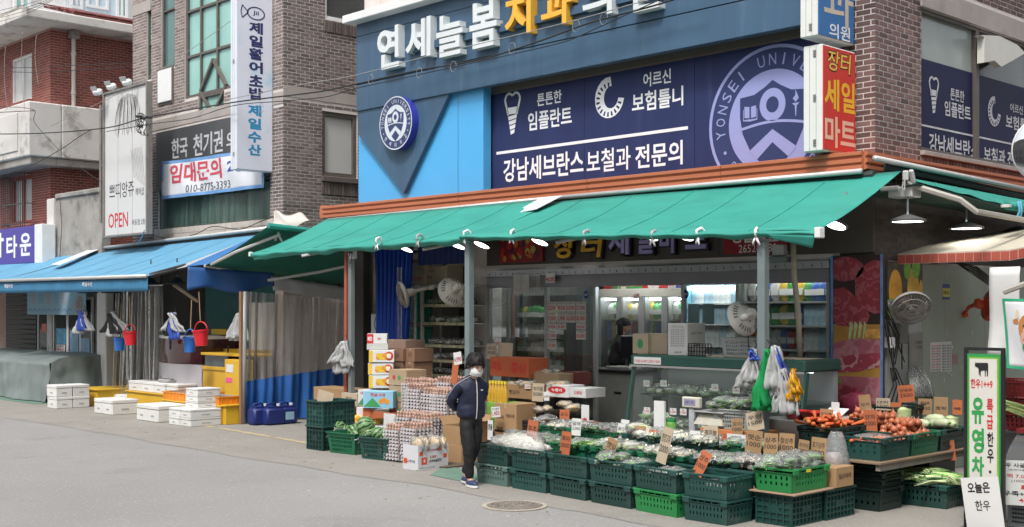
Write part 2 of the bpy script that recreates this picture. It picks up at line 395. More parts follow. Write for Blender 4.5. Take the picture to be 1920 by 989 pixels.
M().box(-34.2,13.2,-14.2,-6.8,11.002,11.3).bd('roof',oldgrey,ob_)
ob_=thing('added_opposite_building','plain grey building added unseen across the side street to block sky light','building',at=(5,20,0))  # second unseen building, added to shade the side street front
M().box(.8,9,9,34,0,9).bd('wall',MATS['grey_brick_wall'],ob_);M().box(.7,9.2,8.9,34.2,9.002,9.3).bd('roof',oldgrey,ob_)
for k in range(7):
 for j in range(2):M().box(.74,.8,10+k*3.2,11.6+k*3.2,4+j*2.8,5.4+j*2.8).bd('window',MATS['street_window'],ob_)
def window(parent,plane,c,u0,u1,v0,v1,fm,pm,cols=2,rows=1,fr=.05,dep=.1,recess=.06,pane='pane',name='window'):
 """frame (window) with panes as its children, set back in the wall"""
 mb=M()
 def bx(a,b,e,f,p0,p1):
  if plane=='Y':mb.box(a,b,c+p0,c+p1,e,f,.004)
  else:mb.box(c-p1,c-p0,a,b,e,f,.004)
 r0,r1=recess-.03,recess+dep-.03
 bx(u0,u0+fr,v0,v1,r0,r1);bx(u1-fr,u1,v0,v1,r0,r1);bx(u0+fr,u1-fr,v0,v0+fr,r0+.002,r1);bx(u0+fr,u1-fr,v1-fr,v1,r0+.002,r1)
 cu=[u0+(u1-u0)*k/cols for k in range(cols+1)]if isinstance(cols,int)else[u0]+[lerp(u0,u1,q)for q in cols]+[u1]
 cv=[v0+(v1-v0)*k/rows for k in range(rows+1)]if isinstance(rows,int)else[v0]+[lerp(v0,v1,q)for q in rows]+[v1]
 for q in cu[1:-1]:bx(q-fr*.4,q+fr*.4,v0+fr,v1-fr,r0+.004,r1)
 for q in cv[1:-1]:bx(u0+fr,u1-fr,q-fr*.4,q+fr*.4,r0+.006,r1)
 w=mb.bd(name,fm,parent)
 for a,b in zip(cu,cu[1:]):
  for e,f in zip(cv,cv[1:]):
   p=M();d0=recess+.02+RU(0,.012)
   if plane=='Y':p.box(a+.01,b-.01,c+d0,c+d0+.008,e+.01,f-.01)
   else:p.box(c-d0-.008,c-d0,a+.01,b-.01,e+.01,f-.01)
   p.bd(pane,pm if not isinstance(pm,(list,tuple))else R.choice(pm),w)
 return w
apt=thing('apartment_block','pale blue and white apartment block with green sliding windows behind the red house roof','building',at=(-45,30,0))
wh=mat('white_render',(.72,.72,.72),.8,var=.03);bl=mat('pale_blue_render',(.48,.58,.66),.8,var=.03)
AX=-38.0
def apx(px,py):return PX(px,py,AX)
mb=M()
mb.box(-60,AX,apx(-90,0).y,apx(205,0).y,0,22,m=0)
mb.box(-60,AX-.9,apx(205,0).y,apx(262,0).y+6,0,22,m=0)
mb.bd('wall',[wh],apt)
mb=M();a=apx(120,0).y;b=apx(214,0).y
mb.box(AX,AX+.12,a,b,8,22);mb.bd('blue_panel',bl,apt)
mb=M()
for k in range(4):mb.box(AX+.12,AX+.17,apx(60,0).y,apx(250,0).y,13.05+k*2.8,13.17+k*2.8)
mb.bd('string_course',wh,apt)
for(p0,p1)in((22,55),(128,152),(158,200),(214,236)):
 y0,y1=apx(p0,0).y,apx(p1,0).y;zc=apx((p0+p1)/2,36 if p0<100 else(18 if p0<200 else 36)).z
 window(apt,'X',AX+.14,y0,y1,zc,zc+1.75,frame_wh,[tealglass,mat('pale_green_pane',(.42,.6,.58),.15,var=.1)],cols=2,fr=.09,recess=.0)
mb=M();y0,y1=apx(88,0).y,apx(121,0).y;z0=apx(105,19).z
for k in range(9):mb.box(AX+.5,AX+.53,lerp(y0,y1,k/8),lerp(y0,y1,k/8)+.03,z0,z0+.8)
for h in(0,.75):mb.box(AX+.48,AX+.55,y0,y1,z0+h,z0+h+.05)
for yy in(y0,y1-.04):mb.box(AX,AX+.49,yy,yy+.04,z0+.75,z0+.79)
mb.bd('window_railing',frame_wh,apt)
HX,HY=-30.6,13.0
house=thing('brick_house','old two storey red brick house with stained white concrete balconies','house',at=(-33,15,0))
hf=lambda a,b:PY(a,b,HY);hs_=lambda a,b:PX(a,b,HX)
zb=PY(95,208,HY).z
zt=PX(96,52,HX).z
zl=PY(90,312,HY).z
w2=(hf(22,0).x,hf(60,0).x,hf(40,192).z,hf(40,106).z)
w1=(hf(20,0).x,hf(60,0).x,hf(40,421).z,hf(40,330).z)
mb=M();cells(mb,'Y',HY,.3,-42,HX-.3,0,zl,[w1]);cells(mb,'Y',HY,.3,-42,HX-.3,zb,zt,[w2])
mb.box(HX-.3,HX,HY,24,0,zl);mb.box(HX-.3,HX,HY,24,zb,zt)
mb.bd('wall',mortar_red,house)
bricks(house,'Y',HY,-37.5,HX,3.5,zl,[w1],red_brick,single=40,proud=.006)
bricks(house,'Y',HY,-37.5,HX,zb,zt,[w2],red_brick,single=60,proud=.006)
bricks(house,'X',HX,HY-.01,17,zb,zt,[],red_brick,single=160,proud=.006)
bricks(house,'X',HX,HY-.01,16.5,3.5,zl,[],red_brick,single=40,proud=.006)
mb=M();bo=.75
z6=PX(82,306,HX+.4).z
mb.box(-42,HX+.45,HY-bo,HY+.1,z6+.15,zb+.12,.03);mb.box(HX-.2,HX+.45,HY+.1,22,z6+.15,zb+.12,.03)
mb.bd('balcony_parapet',[oldwhite],house)
mb=M();mb.box(-42,HX+.38,HY-bo+.07,HY,z6-.05,z6+.15,.02);mb.box(HX,HX+.38,HY,22,z6-.05,z6+.15,.02);mb.bd('balcony_soffit',oldgrey,house)
mb=M()
for k in range(6):
 x1=HX-.2-k*2.2;mb.box(x1-1.9,x1,HY-bo-.03,HY-bo,z6+.32,zb-.1,.015)
mb.bd('parapet_moulding',oldwhite,house)
mb=M();mb.box(-42,HX+.02,HY-.02,HY+.05,zl+.004,z6-.05);mb.box(HX-.05,HX+.02,HY+.05,22,zl+.004,z6-.05);mb.bd('plaster_band',cream,house)
zr=PY(88,4,HY-.7).z
mb=M();mb.box(-42,HX+.55,HY-.8,HY+.4,zt+.25,zr,.04);mb.box(-42,HX+.75,HY-.95,24,zt+.003,zt+.25,.03);mb.bd('roof_slab',oldwhite,house)
mb=M()
for k in range(4):x1=HX+.3-k*1.7;mb.box(x1-1.5,x1,HY-.83,HY-.8,zt+.4,zr-.15,.015)
for k in range(24):mb.obox((-31-k*.4,HY-.75+RU(-.05,.1),zr+.04),(.3,.2,RU(.06,.16)),rz=RU(-.4,.4))
mb.bd('roof_moulding',oldgrey,house)
mb=M()
ra,rb=V3((HX+.7,HY+.45,zt+.28)),V3((HX-1.6,HY+.45,zt+1.75))
mb.prism([(HX+.68,HY+.45,zt+.256),(HX+.68,24,zt+.256),(HX-1.5,24,zt+.85),(HX-1.5,HY+.45,zt+.85)],(0,0,.06))
rf=mb.bd('roof',mat('dark_red_roof_felt',(.17,.055,.05),.9,var=.15,vs=5),house)
shm=mat('dark_red_shingle',(.20,.062,.058),.9,var=.18,vs=6,rnd=.25,bump=.4,bs=80)
up=(V3((HX-1.5,0,zt+.85))-V3((HX+.68,0,zt+.256)));ang=math.atan2(up.z,-up.x)
sh0=None
for r in range(9):
 for k in range(15):
  p=V3((HX+.66,HY+.6+k*.62+(r%2)*.31,zt+.345))+up*(r/9)
  if sh0 is None:
   s_=M();s_.prism([(.03,-.29,0),(.03,.1,0),(0,.29,0),(-.30,.29,0),(-.30,-.29,0)],(0,0,.025));sh0=s_.bd('shingle',shm,rf);q=sh0
  else:q=sh0.copy();COL.objects.link(q)
  q.location=p;q.rotation_euler=(0,ang,0)
mb=M();py0=hs_(135,0).y
mb.cyl((HX+.09,py0,PX(135,208,HX).z),(HX+.09,py0,PX(135,72,HX).z),.055,n=10);
for zz in(8.6,7.6):mb.cyl((HX+.09,py0,zz),(HX+.09,py0,zz+.08),.07,n=10)
dp=mb.bd('drainpipe',mat('cream_pvc',(.56,.53,.48),.5,var=.08),house,smooth=40)
M().box(HX,HX+.22,py0-.12,py0+.12,zt-.22,zt-.003,.02).bd('hopper',oldgrey,dp)
window(house,'Y',HY,*w2,frame_wh,[greyglass,mat('white_blind',(.62,.63,.63),.6)],cols=2,fr=.06)
M().box(w2[0]-.05,w2[1]+.05,HY-.12,HY+.05,w2[2]-.12,w2[2]-.003,.02).bd('sill',mat('brick_sill',(.2,.06,.05),.8),house)
window(house,'Y',HY,*w1,mat('red_wood_frame',(.3,.05,.03),.6),[greyglass],cols=2,fr=.1,recess=.08)
mb=M()
for k in range(12):mb.cyl((lerp(w1[0]-.1,w1[1],k/11),HY-.2,w1[2]-.1),(lerp(w1[0]-.1,w1[1],k/11),HY-.2,w1[3]+.1),.012,n=5)
for zz in(w1[2],lerp(w1[2],w1[3],.4),w1[3]):mb.box(w1[0]-.12,w1[1]+.02,HY-.215,HY-.185,zz-.015,zz+.015);mb.box(w1[0]-.12,w1[0]-.1,HY-.2,HY-.002,zz-.01,zz+.01);mb.box(w1[1],w1[1]+.02,HY-.2,HY-.002,zz-.01,zz+.01)
mb.bd('window_bars',mat('iron_bars',(.06,.06,.06),.6),house)
an=thing('concrete_annex','bare stained concrete annex wall against the red brick house','wall',at=(-29,13,0))
ax0=PY(97,0,12.6).x;ax1=PY(112,0,12.6).x;az=PY(100,372,12.6).z
M().box(-29.9,-29.5,12.6,12.9,0,az,.02).bd('pier',oldwhite,an)
M().box(-29.5,-27.0,12.68,12.9,0,az-.02,.01).bd('wall',oldgrey,an)
M().box(-29.5,-27.0,12.63,12.95,az-.018,az+.1,.02).bd('coping',oldgrey,an)
M().tube([(-29.2,12.64,az-.1),(-29.0,12.6,az-.7),(-29.25,12.64,az-1.7)],.008,4).bd('loose_cable',cable,an)
BX0,BX1,BY=-26.1,-19.9,13.0
mid=thing('brown_brick_building','brown brick building with teal window grid above the blue fish stall awning','building',at=(-22,15,0))
bf=lambda a,b:PY(a,b,BY);bs_=lambda a,b:PX(a,b,BX1)
H1=(bf(275,0).x,bf(284,0).x,bf(280,150).z,12)
H2=(bf(302,0).x,bf(328,0).x,bf(315,128).z,12)
H3=(bf(346,0).x,bf(434,0).x,bf(390,176).z,12)
H3b=(bf(371,0).x,bf(420,0).x,bf(395,222).z,bf(390,176).z)
H4=(bf(297,0).x,bf(507,0).x,bf(400,421).z,bf(400,228).z)
holes=[H1,H2,H3,H3b,H4]
S1=(bs_(609,0).y,16.5,bs_(640,41).z,12)
S2=(bs_(604,0).y,14.75,bs_(636,333).z,bs_(636,212).z)
mb=M();cells(mb,'Y',BY,.3,BX0,BX1-.3,3.3,12,holes);cells(mb,'X',BX1,.3,BY,24,0,12,[S1,S2]);mb.box(BX0,BX0+.3,BY+.3,24,0,12)
mb.box(BX0+.3,BX1-.3,23.7,24,0,12);mb.box(BX0+.3,BX1-.3,BY+.4,23.6,11.5,12)
mb.bd('wall',mortar,mid)
tz=bf(400,455).z;tt=bf(400,421).z
nb=[h for h in holes]+[(BX0,BX1,bf(350,233).z,bf(350,213).z),(bf(290,0).x,BX1-.35,3.3,tt)]
bricks(mid,'X',BX1,BY-.01,15.2,3.5,9.3,[S1,S2,(BY-.1,15.2,bs_(600,190).z,bs_(600,170).z)],brown_brick,single=190)
bricks(mid,'Y',BY,BX0,BX1,3.5,9.9,nb,brown_brick,single=110)
mb=M();z0=bs_(600,190).z;mb.box(BX1,BX1+.014,BY-.012,15.5,z0+.003,bs_(600,170).z-.003)
z0=bf(350,233).z;mb.box(BX0,BX1,BY-.014,BY,z0+.003,bf(350,213).z-.003);mb.box(BX0,bf(283,0).x,BY-.014,BY,8.75,9.0);mb.bd('concrete_band',band,mid)
window(mid,'Y',BY,H1[0],H1[1],H1[2],10.4,frame_br,tealglass,cols=1,rows=4,fr=.04)
window(mid,'Y',BY,H2[0],H2[1],H2[2],10.4,frame_br,mat('deep_teal_pane',(.08,.17,.16),.08,var=.25,vs=1,spec=1),cols=1,rows=[.42],fr=.05)
window(mid,'Y',BY,H3[0],H3[1],H3[2],10.3,frame_br,tealglass,cols=[.32,.67],rows=[.24,.5,.76],fr=.07)
wd=window(mid,'Y',BY,*H3b,frame_br,tealglass,cols=1,rows=1,fr=.05)
mb=M();cx,cz=(lerp(H3[0],H3[1],.58)),H3[2]+.0
hw=(H3b[1]-H3b[0])*.5;cx=(H3b[0]+H3b[1])/2
D=[(p.x,p.z)for p in(bf(396,217),bf(421,160),bf(397,111),bf(373,171))]
for i in range(4):
 a,b=D[i],D[(i+1)%4];v=V3((b[0]-a[0],0,b[1]-a[1]));n_=V3((v.z,0,-v.x)).normalized()*.03
 A=V3((a[0],BY+.01,a[1]));B=V3((b[0],BY+.01,b[1]));mb.prism([A-n_,B-n_,B+n_,A+n_],(0,.09,0))
mb.bd('diamond_frame',mat('grey_bronze_bar',(.13,.115,.10),.5),wd)
a0,a1=bf(299,0).x,bf(324,0).x
wp=M().box(a0,a1,BY-.05,BY-.02,bf(311,192).z,bf(311,131).z,.01).bd('white_panel',white_m,mid)
M().box(a0-.05,a1+.05,BY-.02,BY,bf(311,192).z-.05,bf(311,131).z+.05).bd('panel_frame',frame_br,wp)
window(mid,'X',BX1,S1[0],S1[1],S1[2],10.2,frame_wh,[darkglass],cols=[.42],rows=1,fr=.07)
window(mid,'X',BX1,*S2,frame_br,[greyglass],cols=1,fr=.09)
mb=M().box(BX1,BX1+.07,S2[0]-.03,S2[1],S2[2]-.11,S2[2]-.003,.01);mb.bd('window_sill',mat('dark_sill',(.12,.1,.095),.7),mid)
mb=M()
for k in range(14):mb.box(BX1+.0,BX1+.03,S2[0]-.02+k*.068,S2[0]+.036+k*.068,S2[2]-.36,S2[2]-.13,.003)
mb.bd('soldier_course',brown_brick,mid)
mb=M()
for k in range(18):mb.box(BX1+.0,BX1+.03,S1[0]-.02+k*.068,S1[0]+.036+k*.068,S1[2]-.26,S1[2]-.03,.003)
mb.bd('soldier_course',brown_brick,mid)
xm0,xm1=H4[0],H4[1];zs=bf(400,345).z
gl=window(mid,'Y',BY,xm0,xm1,H4[2],zs,frame_br,[mat('curtained_pane',(.075,.09,.092),.1,var=.35,vs=1,spec=.9,stretch=(5,5,.4),stain=((.34,.36,.36),1.2,.55,.6))],cols=[.25,.5,.75],fr=.05)
mb=M().box(xm0+.05,xm1-.02,BY+.03,BY+.06,H4[2]+.02,H4[2]+.75);mb.bd('green_lower_film',film('green_film',(.5,.65,.6),.28,col=(.2,.32,.27),streak=5),gl)
sb=M().box(xm0,xm1,BY-.06,BY+.1,zs+.003,H4[3],.01).bd('sign_board',mat('charcoal_sign_board',(.06,.063,.068),.35,var=.25,vs=2,stretch=(1,1,.4)),mid)
mb=M()
for s_,a,b,t,u in(('한국',322,352,259,297),('천기권',363,418,248,290),('의',425,442,246,280)):txtY(mb,s_,a,b,t,u,BY-.062,bold=.03,ext=.02)
mb.bd('lettering',mat('silver_letters',(.62,.63,.65),.35,metal=.3,var=.1),sb)
tl=mat('beige_tile',(.53,.48,.43),.6,var=.08,vs=5,rnd=.08)
t0=None;nX=22
x0,x1=bf(290,0).x,BX1-.35
for r in range(3):
 for k in range(nX):
  w_=(x1-x0)/nX-.012;h_=(tt-tz)/3-.012
  if t0 is None:t0=M().box(0,w_,-.012,0,0,h_,.003).bd('tile',tl,mid);q=t0
  else:q=t0.copy();COL.objects.link(q)
  q.location=(x0+k*(w_+.012),BY-RU(0,.003),tt-(r+1)*(h_+.012)+.006)
mb=M()
mb.box(BX0,BX1,15.6,15.75,0,3.3,m=0);mb.box(BX0,BX1,BY+.3,15.6,-.05,0.012)
mb.box(BX0+.3,BX1-.3,BY+.3,15.6,3.2,3.3);mb.bd('ground_floor_room',mat('teal_dark_wall',(.05,.10,.10),.7,var=.2),mid)
YF,XR,XL=13.2,-7.5,-17.6
main=thing('corner_building','purple brown brick corner building with dental clinic upstairs and the mart below','building',at=(-12,16,0))
mf=lambda a,b,Y=YF:PY(a,b,Y);mr_=lambda a,b:PX(a,b,XR)
zf=2.66;zg=3.6
SX0,SX1=mf(915,0).x,mf(1558,0).x
N1=(mf(914,0).x,mf(1592,0).x,3.7,5.55)
F0=(SX0,SX1,-1,zf)
L0=(XL+.3,SX0-.35,-1,3.1)
RW=(mr_(1727,0).y,22.0,mr_(1823,300).z,mr_(1823,47).z)
mb=M();cells(mb,'Y',YF,.3,XL,XR-.3,0,9.5,[N1,F0,L0])
cells(mb,'X',XR,.3,YF,30,0,9.5,[RW]);mb.box(XL,XL+.3,YF+.3,30,0,9.5);mb.box(XL+.3,XR-.3,29.7,30,0,9.5);mb.box(XL+.3,XR-.3,YF+.4,29.6,9.1,9.4)
mb.box(XL+.3,XR-.3,YF+.3,29.7,3.3,3.5)
mb.bd('wall',mortar,main)
def lint(px,py):return mr_(px,py)
zl0,zl1=RW[3],RW[3]+.28
bricks(main,'X',XR,YF-.008,18.6,3.55,7.6,[RW,(RW[0]-.02,20,zl0,zl1),(RW[0]-.02,22,RW[2]-.2,RW[2])],pink_brick,bl=.19,single=215)
bricks(main,'Y',YF,N1[1],XR,3.55,7.2,[],pink_brick,single=60)
M().box(mf(1575,0).x,XR+.0015,YF-.002,YF,zf+.01,3.53).box(XR,XR+.0015,YF+.001,18,zf+.01,3.53).bd('under_awning_shade',mat('under_awning_shade',(.07,.065,.06),.9,var=.2,vs=3),main)  # added dark panel behind the bricks, shade under the awning put into its colour
bricks(main,'Y',YF,mf(1575,0).x,XR,2.7,3.5,[],mat('dark_brick',(.05,.038,.034),.7,var=.15,rnd=.3,isl=.3),single=12)  # brick below the gutter, darker than the brick above
bricks(main,'X',XR,YF,16.5,2.7,3.5,[],MATS['dark_brick'],single=13)
M().box(XR,XR+.03,RW[0]-.03,22,zl0+.003,zl1,.005).bd('lintel',band,main)
M().box(XR,XR+.06,RW[0]-.03,22,RW[2]-.06,RW[2]-.003,.005).bd('sill',band,main)
mb=M()
for k in range(60):mb.box(XR,XR+.025,RW[0]+k*.09,RW[0]+.075+k*.09,RW[2]-.17,RW[2]-.065,.003)
mb.bd('sill_bricks',pink_brick,main)
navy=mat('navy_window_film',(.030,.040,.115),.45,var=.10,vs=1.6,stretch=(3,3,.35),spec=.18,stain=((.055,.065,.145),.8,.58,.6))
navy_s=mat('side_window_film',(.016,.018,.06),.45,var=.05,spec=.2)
nz0,nz1=N1[2],N1[3]
seams=[N1[0]+.06,mf(1095,0).x,mf(1302,0).x,mf(1480,0).x,N1[1]-.05]
mb=M();mb.box(N1[0],N1[0]+.06,YF-.02,YF+.12,nz0,nz1,.004);mb.box(N1[1]-.05,N1[1],YF-.02,YF+.12,nz0,nz1,.004);mb.box(N1[0]+.06,N1[1]-.05,YF-.02,YF+.12,nz1-.06,nz1,.004);mb.box(N1[0]+.06,N1[1]-.05,YF-.02,YF+.12,nz0,nz0+.05,.004)
mb.box(N1[0]+.0,N1[1],YF-.05,YF-.022,nz1-.05,nz1+.05)
nw=mb.bd('window_frame',frame_br,main)
for a,b in zip(seams,seams[1:]):M().box(a+.004,b-.004,YF+.005,YF+.03,nz0+.05,nz1-.06).bd('film_panel',navy,nw)
TP=YF+.003
peri=mat('periwinkle_print',(.30,.33,.62),.5,var=.02)
mb=M()
txtY(mb,'튼튼한',1007,1053,172,196,TP,bold=.035);txtY(mb,'임플란트',990,1072,205,240,TP,bold=.04)
txtY(mb,'어르신',1206,1258,133,160,TP,bold=.035);txtY(mb,'보험틀니',1185,1281,168,205,TP,bold=.04)
txtY(mb,'강남세브란스',944,1094,290,335,TP,bold=.04);txtY(mb,'보철과',1100,1182,278,322,TP,bold=.025);txtY(mb,'전문의',1191,1280,268,313,TP,bold=.04)
a,b=PY(931,290,TP),PY(1290,290,TP);zz=PY(1110,264,TP).z;mb.box(a.x,b.x,TP-.003,TP,zz-.022,zz+.022)
def implant(mb,cx,cz,s,ax,pl):
 """tooth implant pictogram; s is its height"""
 def P(u,v):return(V3((cx+u*s,pl,cz+v*s))if ax=='Y' else V3((pl,cx+u*s,cz+v*s)))
 off=(0,-.002,0)if ax=='Y' else(.002,0,0)
 out=[(-.22,.22),(-.26,.36),(-.2,.47),(-.1,.5),(0,.44),(.1,.5),(.2,.47),(.26,.36),(.22,.22),(.16,.05),(.15,-.02)]
 full=out+[(-.15,-.02),(-.16,.05)]
 for i in range(len(out)-1+0):
  (a,b),(c,d)=out[i],out[i+1];v=V3((c-a,d-b));
  if v.length==0:continue
  n_=V3((v.y,-v.x)).normalized()*.028;mb.prism([P(a-n_.x,b-n_.y),P(c-n_.x,d-n_.y),P(c+n_.x,d+n_.y),P(a+n_.x,b+n_.y)],off)
 a,b=(-.15,-.02),(-.22,.22);mb.prism([P(-.17,-.02),P(-.24,.22),P(-.19,.22),P(-.12,-.02)],off)
 mb.prism([P(-.2,.16),P(.2,.16),P(.15,.0),P(-.15,.0)],off)
 for k in range(4):
  w=.15-k*.025;z=-.05-k*.115;mb.prism([P(-w,z),P(w,z+.03),P(w-.015,z-.06),P(-w+.015,z-.09)],off)
def denture(mb,cx,cz,s,ax,pl):
 def P(u,v):return(V3((cx+u*s,pl,cz+v*s))if ax=='Y' else V3((pl,cx+u*s,cz+v*s)))
 off=(0,-.002,0)if ax=='Y' else(.002,0,0)
 o_,i_=[],[]
 for k in range(15):
  t=rad(84+k*(268/14));e_=1+.1*(k/14);o_.append((.44*math.cos(t)*e_,.5*math.sin(t)+.05));i_.append((.22*math.cos(t)*e_+.06,.27*math.sin(t)+.05))
 for k in range(14):mb.prism([P(*o_[k]),P(*o_[k+1]),P(*i_[k+1]),P(*i_[k])],off)
 mb.m=1;off=tuple(q*1.0 for q in off)
 for k in range(14):
  t=rad(92+k*(250/13));r0=.41;c_,s__=math.cos(t),math.sin(t)
  q=[(r0*c_-.03*s__,r0*s__+.03*c_),((r0-.11)*c_-.02*s__,(r0-.11)*s__+.02*c_),((r0-.11)*c_+.02*s__,(r0-.11)*s__-.02*c_),(r0*c_+.03*s__,r0*s__-.03*c_)]
  sh=V3((0,-.0025,0))if ax=='Y' else V3((.0025,0,0))
  mb.prism([P(*w)+sh for w in q],tuple(v*.4 for v in off))
 mb.m=0
p=PY(961,214,TP);implant(mb,p.x,p.z,.66,'Y',TP)
p=PY(1142,187,TP);denture(mb,p.x,p.z,.60,'Y',TP)
mb.bd('printed_lettering',[white_t,navy],nw)
def ringtext(mb,s,c,r,a0,a1,h,U,V,flip=False,bold=.02,m=0):
 """letters set one by one round a circle (angles in degrees, clockwise from a0 to a1)"""
 mb.m=m
 for i,ch in enumerate(s):
  if ch==' ':continue
  t=rad(lerp(a0,a1,i/(len(s)-1)));rd=U*math.cos(t)+V*math.sin(t)
  up_=-rd if flip else rd;ri=V.cross(U).cross(up_).normalized()*-1
  ri=up_.cross(U.cross(V)).normalized()
  w=h*(.16 if ch=='I' else.74);mb.text(ch,c+rd*r-ri*w/2-up_*h/2,ri,up_,w,h,bold=bold)
def crest(parent,c,rz,ru,U,V,mats,name='crest',korean=True,side=None):
 """round university style crest: lettered ring, shield, book, torch, ring and chevron. mats = (dark, light)"""
 U=V3(U);V=V3(V);N=U.cross(V);k=ru/rz;c=V3(c)
 mb=M();US=U*k
 def disc(r,off,m,n=56,r2=None):
  mb.m=m
  P=lambda rr,i:c+N*off+US*(rr*rz*math.cos(2*PI*i/n))+V*(rr*rz*math.sin(2*PI*i/n))
  if r2 is None:mb._add([P(r,i)for i in range(n)],[tuple(range(n))])
  else:mb._add([P(r,i)for i in range(n)]+[P(r2,i)for i in range(n)],[(i,(i+1)%n,n+(i+1)%n,n+i)for i in range(n)])
 def poly(pts,off,m):
  mb.m=m;pts=[c+N*off+US*(a*rz)+V*(b*rz)for a,b in pts];mb._add(pts,[tuple(range(len(pts)))])
 disc(1.0,.001,0);disc(1.0,.003,1,r2=.955);disc(.68,.003,1)
 sh=[(-.47,.33),(-.44,.34)]
 shield=[(0,.54),(.12,.46),(.28,.38),(.5,.36),(.5,.1),(.46,-.12),(.34,-.36),(.15,-.56),(0,-.68),(-.15,-.56),(-.34,-.36),(-.46,-.12),(-.5,.1),(-.5,.36),(-.28,.38),(-.12,.46)]
 poly(shield,.005,0)
 mb.m=1
 arc=[(-.49+.98*i/12,-.06+.06*math.sin(PI*i/12))for i in range(13)]
 for i in range(12):
  (a,b),(e,f)=arc[i],arc[i+1];poly([(a,b-.018),(e,f-.018),(e,f+.018),(a,b+.018)],.0075,1)
 n=32;q=[(.195*math.cos(2*PI*i/n),.22+.215*math.sin(2*PI*i/n))for i in range(n)];q2=[(.095*math.cos(2*PI*i/n),.22+.105*math.sin(2*PI*i/n))for i in range(n)]
 for i in range(n):poly([q[i],q[(i+1)%n],q2[(i+1)%n],q2[i]],.0075,1)
 poly([(0,-.1),(.36,-.36),(.24,-.48),(0,-.27)],.0075,1);poly([(0,-.1),(0,-.27),(-.24,-.48),(-.36,-.36)],.0075,1)
 poly([(-.15,-.3),(0,-.42),(.15,-.56),(0,-.66),(-.12,-.5)][:0]or[(0,-.36),(.14,-.5),(0,-.62),(-.14,-.5)],.0075,0)
 for s_ in(-1,1):poly([(-.34+s_*.012,.23),(-.34+s_*.09,.24),(-.34+s_*.09,.09),(-.34+s_*.012,.08)],.0075,1)
 poly([(-.45,.2),(-.44,.2),(-.44,.065),(-.45,.065)],.0075,1);poly([(-.24,.2),(-.23,.2),(-.23,.065),(-.24,.065)],.0075,1);poly([(-.45,.065),(-.23,.065),(-.23,.05),(-.34,.035),(-.45,.05)],.0075,1)
 poly([(.33,.17),(.36,.17),(.35,.03),(.34,.03)],.0075,1);poly([(.29,.2),(.40,.2),(.37,.17),(.32,.17)],.0075,1);poly([(.345,.21),(.39,.26),(.36,.33),(.34,.37),(.34,.3),(.30,.26)],.0075,1)
 ringtext(mb,'YONSEI UNIVERSITY',c+N*.004,.815*rz,187,-7,.15*rz,US,V,bold=0,m=1)
 if korean:
  ringtext(mb,'연세대학교',c+N*.004,.815*rz,222,318,.16*rz,US,V,flip=True,bold=.02,m=1)
  for t in(205,335):
   u_,v_=.815*math.cos(rad(t)),.815*math.sin(rad(t));poly([(u_+.025*math.cos(a),v_+.025*math.sin(a))for a in[i*PI/4 for i in range(8)]],.004,1)
 return mb.bd(name,list(mats),parent)
cc=PY(1449,205,TP);rz_=CH-0;rb=PY(1449,84,TP).z-PY(1449,205+0,TP).z
c0=PY(1449,228,TP);rr=PY(1449,84,TP).z-c0.z
rx=c0.x-PY(1330,228,TP).x
navy_l=mat('lighter_navy_print',(.040,.055,.145),.45,var=.04,spec=.18)
crest(nw,(c0.x,TP-.001,c0.z),rr,rx,*AXY,(navy_l,peri),name='printed_crest')
ys=[RW[0],mr_(1836,0).y,mr_(1942,0).y,mr_(2060,0).y]
for i,(a,b)in enumerate(zip(ys,ys[1:])):
 zz0,zz1=RW[2],RW[3];zm=lerp(zz0,zz1,.66)
 mb=M();q=.05
 mb.box(XR-.12,XR-.02,a,a+q,zz0,zz1,.004);mb.box(XR-.12,XR-.02,b-q,b,zz0,zz1,.004);mb.box(XR-.12,XR-.018,a+q,b-q,zz1-q,zz1,.004);mb.box(XR-.12,XR-.018,a+q,b-q,zz0,zz0+q,.004)
 w=mb.bd('window',frame_br,main)
 M().box(XR-.1,XR-.085,a+q,b-q,zm,zz1-q).bd('pane',mat('frosted_pane',(.36,.41,.39),.2,var=.1,vs=2,spec=.8)if i==0 else darkglass,w)
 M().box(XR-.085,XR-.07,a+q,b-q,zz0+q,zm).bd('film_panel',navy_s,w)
 mb=M();X_=XR-.066
 if i==0:
  txtX(mb,'튼튼한',1782,1808,168,190,X_,bold=.03);txtX(mb,'임플란트',1771,1820,194,222,X_,bold=.04);txtX(mb,'강남세브란스',1742,1834,258,293,X_,bold=.04)
  p=PX(1751,180,X_);implant(mb,p.y,p.z,.47,'X',X_)
 if i==1:
  txtX(mb,'어르신',1894,1918,196,213,X_,bold=.03);txtX(mb,'보험틀니',1886,1936,220,246,X_,bold=.04);txtX(mb,'보철과',1845,1885,278,306,X_,bold=.04);txtX(mb,'전문의',1889,1930,287,318,X_,bold=.04)
  p=PX(1864,212,X_);denture(mb,p.y,p.z,.42,'X',X_)
 if i<2:zz=PX(1730,235,X_).z;mb.box(X_,X_+.001,a+q+.02,b-q,zz-.012,zz+.012)
 if mb.v:mb.bd('printed_lettering',[mat('dull_white_print',(.55,.55,.58),.5),navy_s],w)
mb=M();c_=V3((XR-.02,PX(1842,95,XR).y+.25,RW[3]-.1))
ven=M();yv=PX(1842,0,XR).y
prof=[PX(1843,70,XR+.1),PX(1850,64,XR+.2),PX(1885,66,XR+.2),PX(1905,85,XR+.1),PX(1920,100,XR+.1),PX(1900,112,XR+.1),PX(1875,126,XR+.1),PX(1862,114,XR+.1),PX(1843,118,XR+.1)]
ven.prism([(XR+.12,p.y,p.z)for p in prof],(-.1,0,0));ven.bd('ventilator_hood',mat('cream_hood',(.62,.61,.56),.5,var=.05),main)
fas=mat('dark_stone_panel',(.07,.06,.052),.5,var=.2,vs=2,bump=.1)
xs_=[XL+.3,-15.6,SX0]+[lerp(SX0,XR,k/6)for k in range(1,7)]
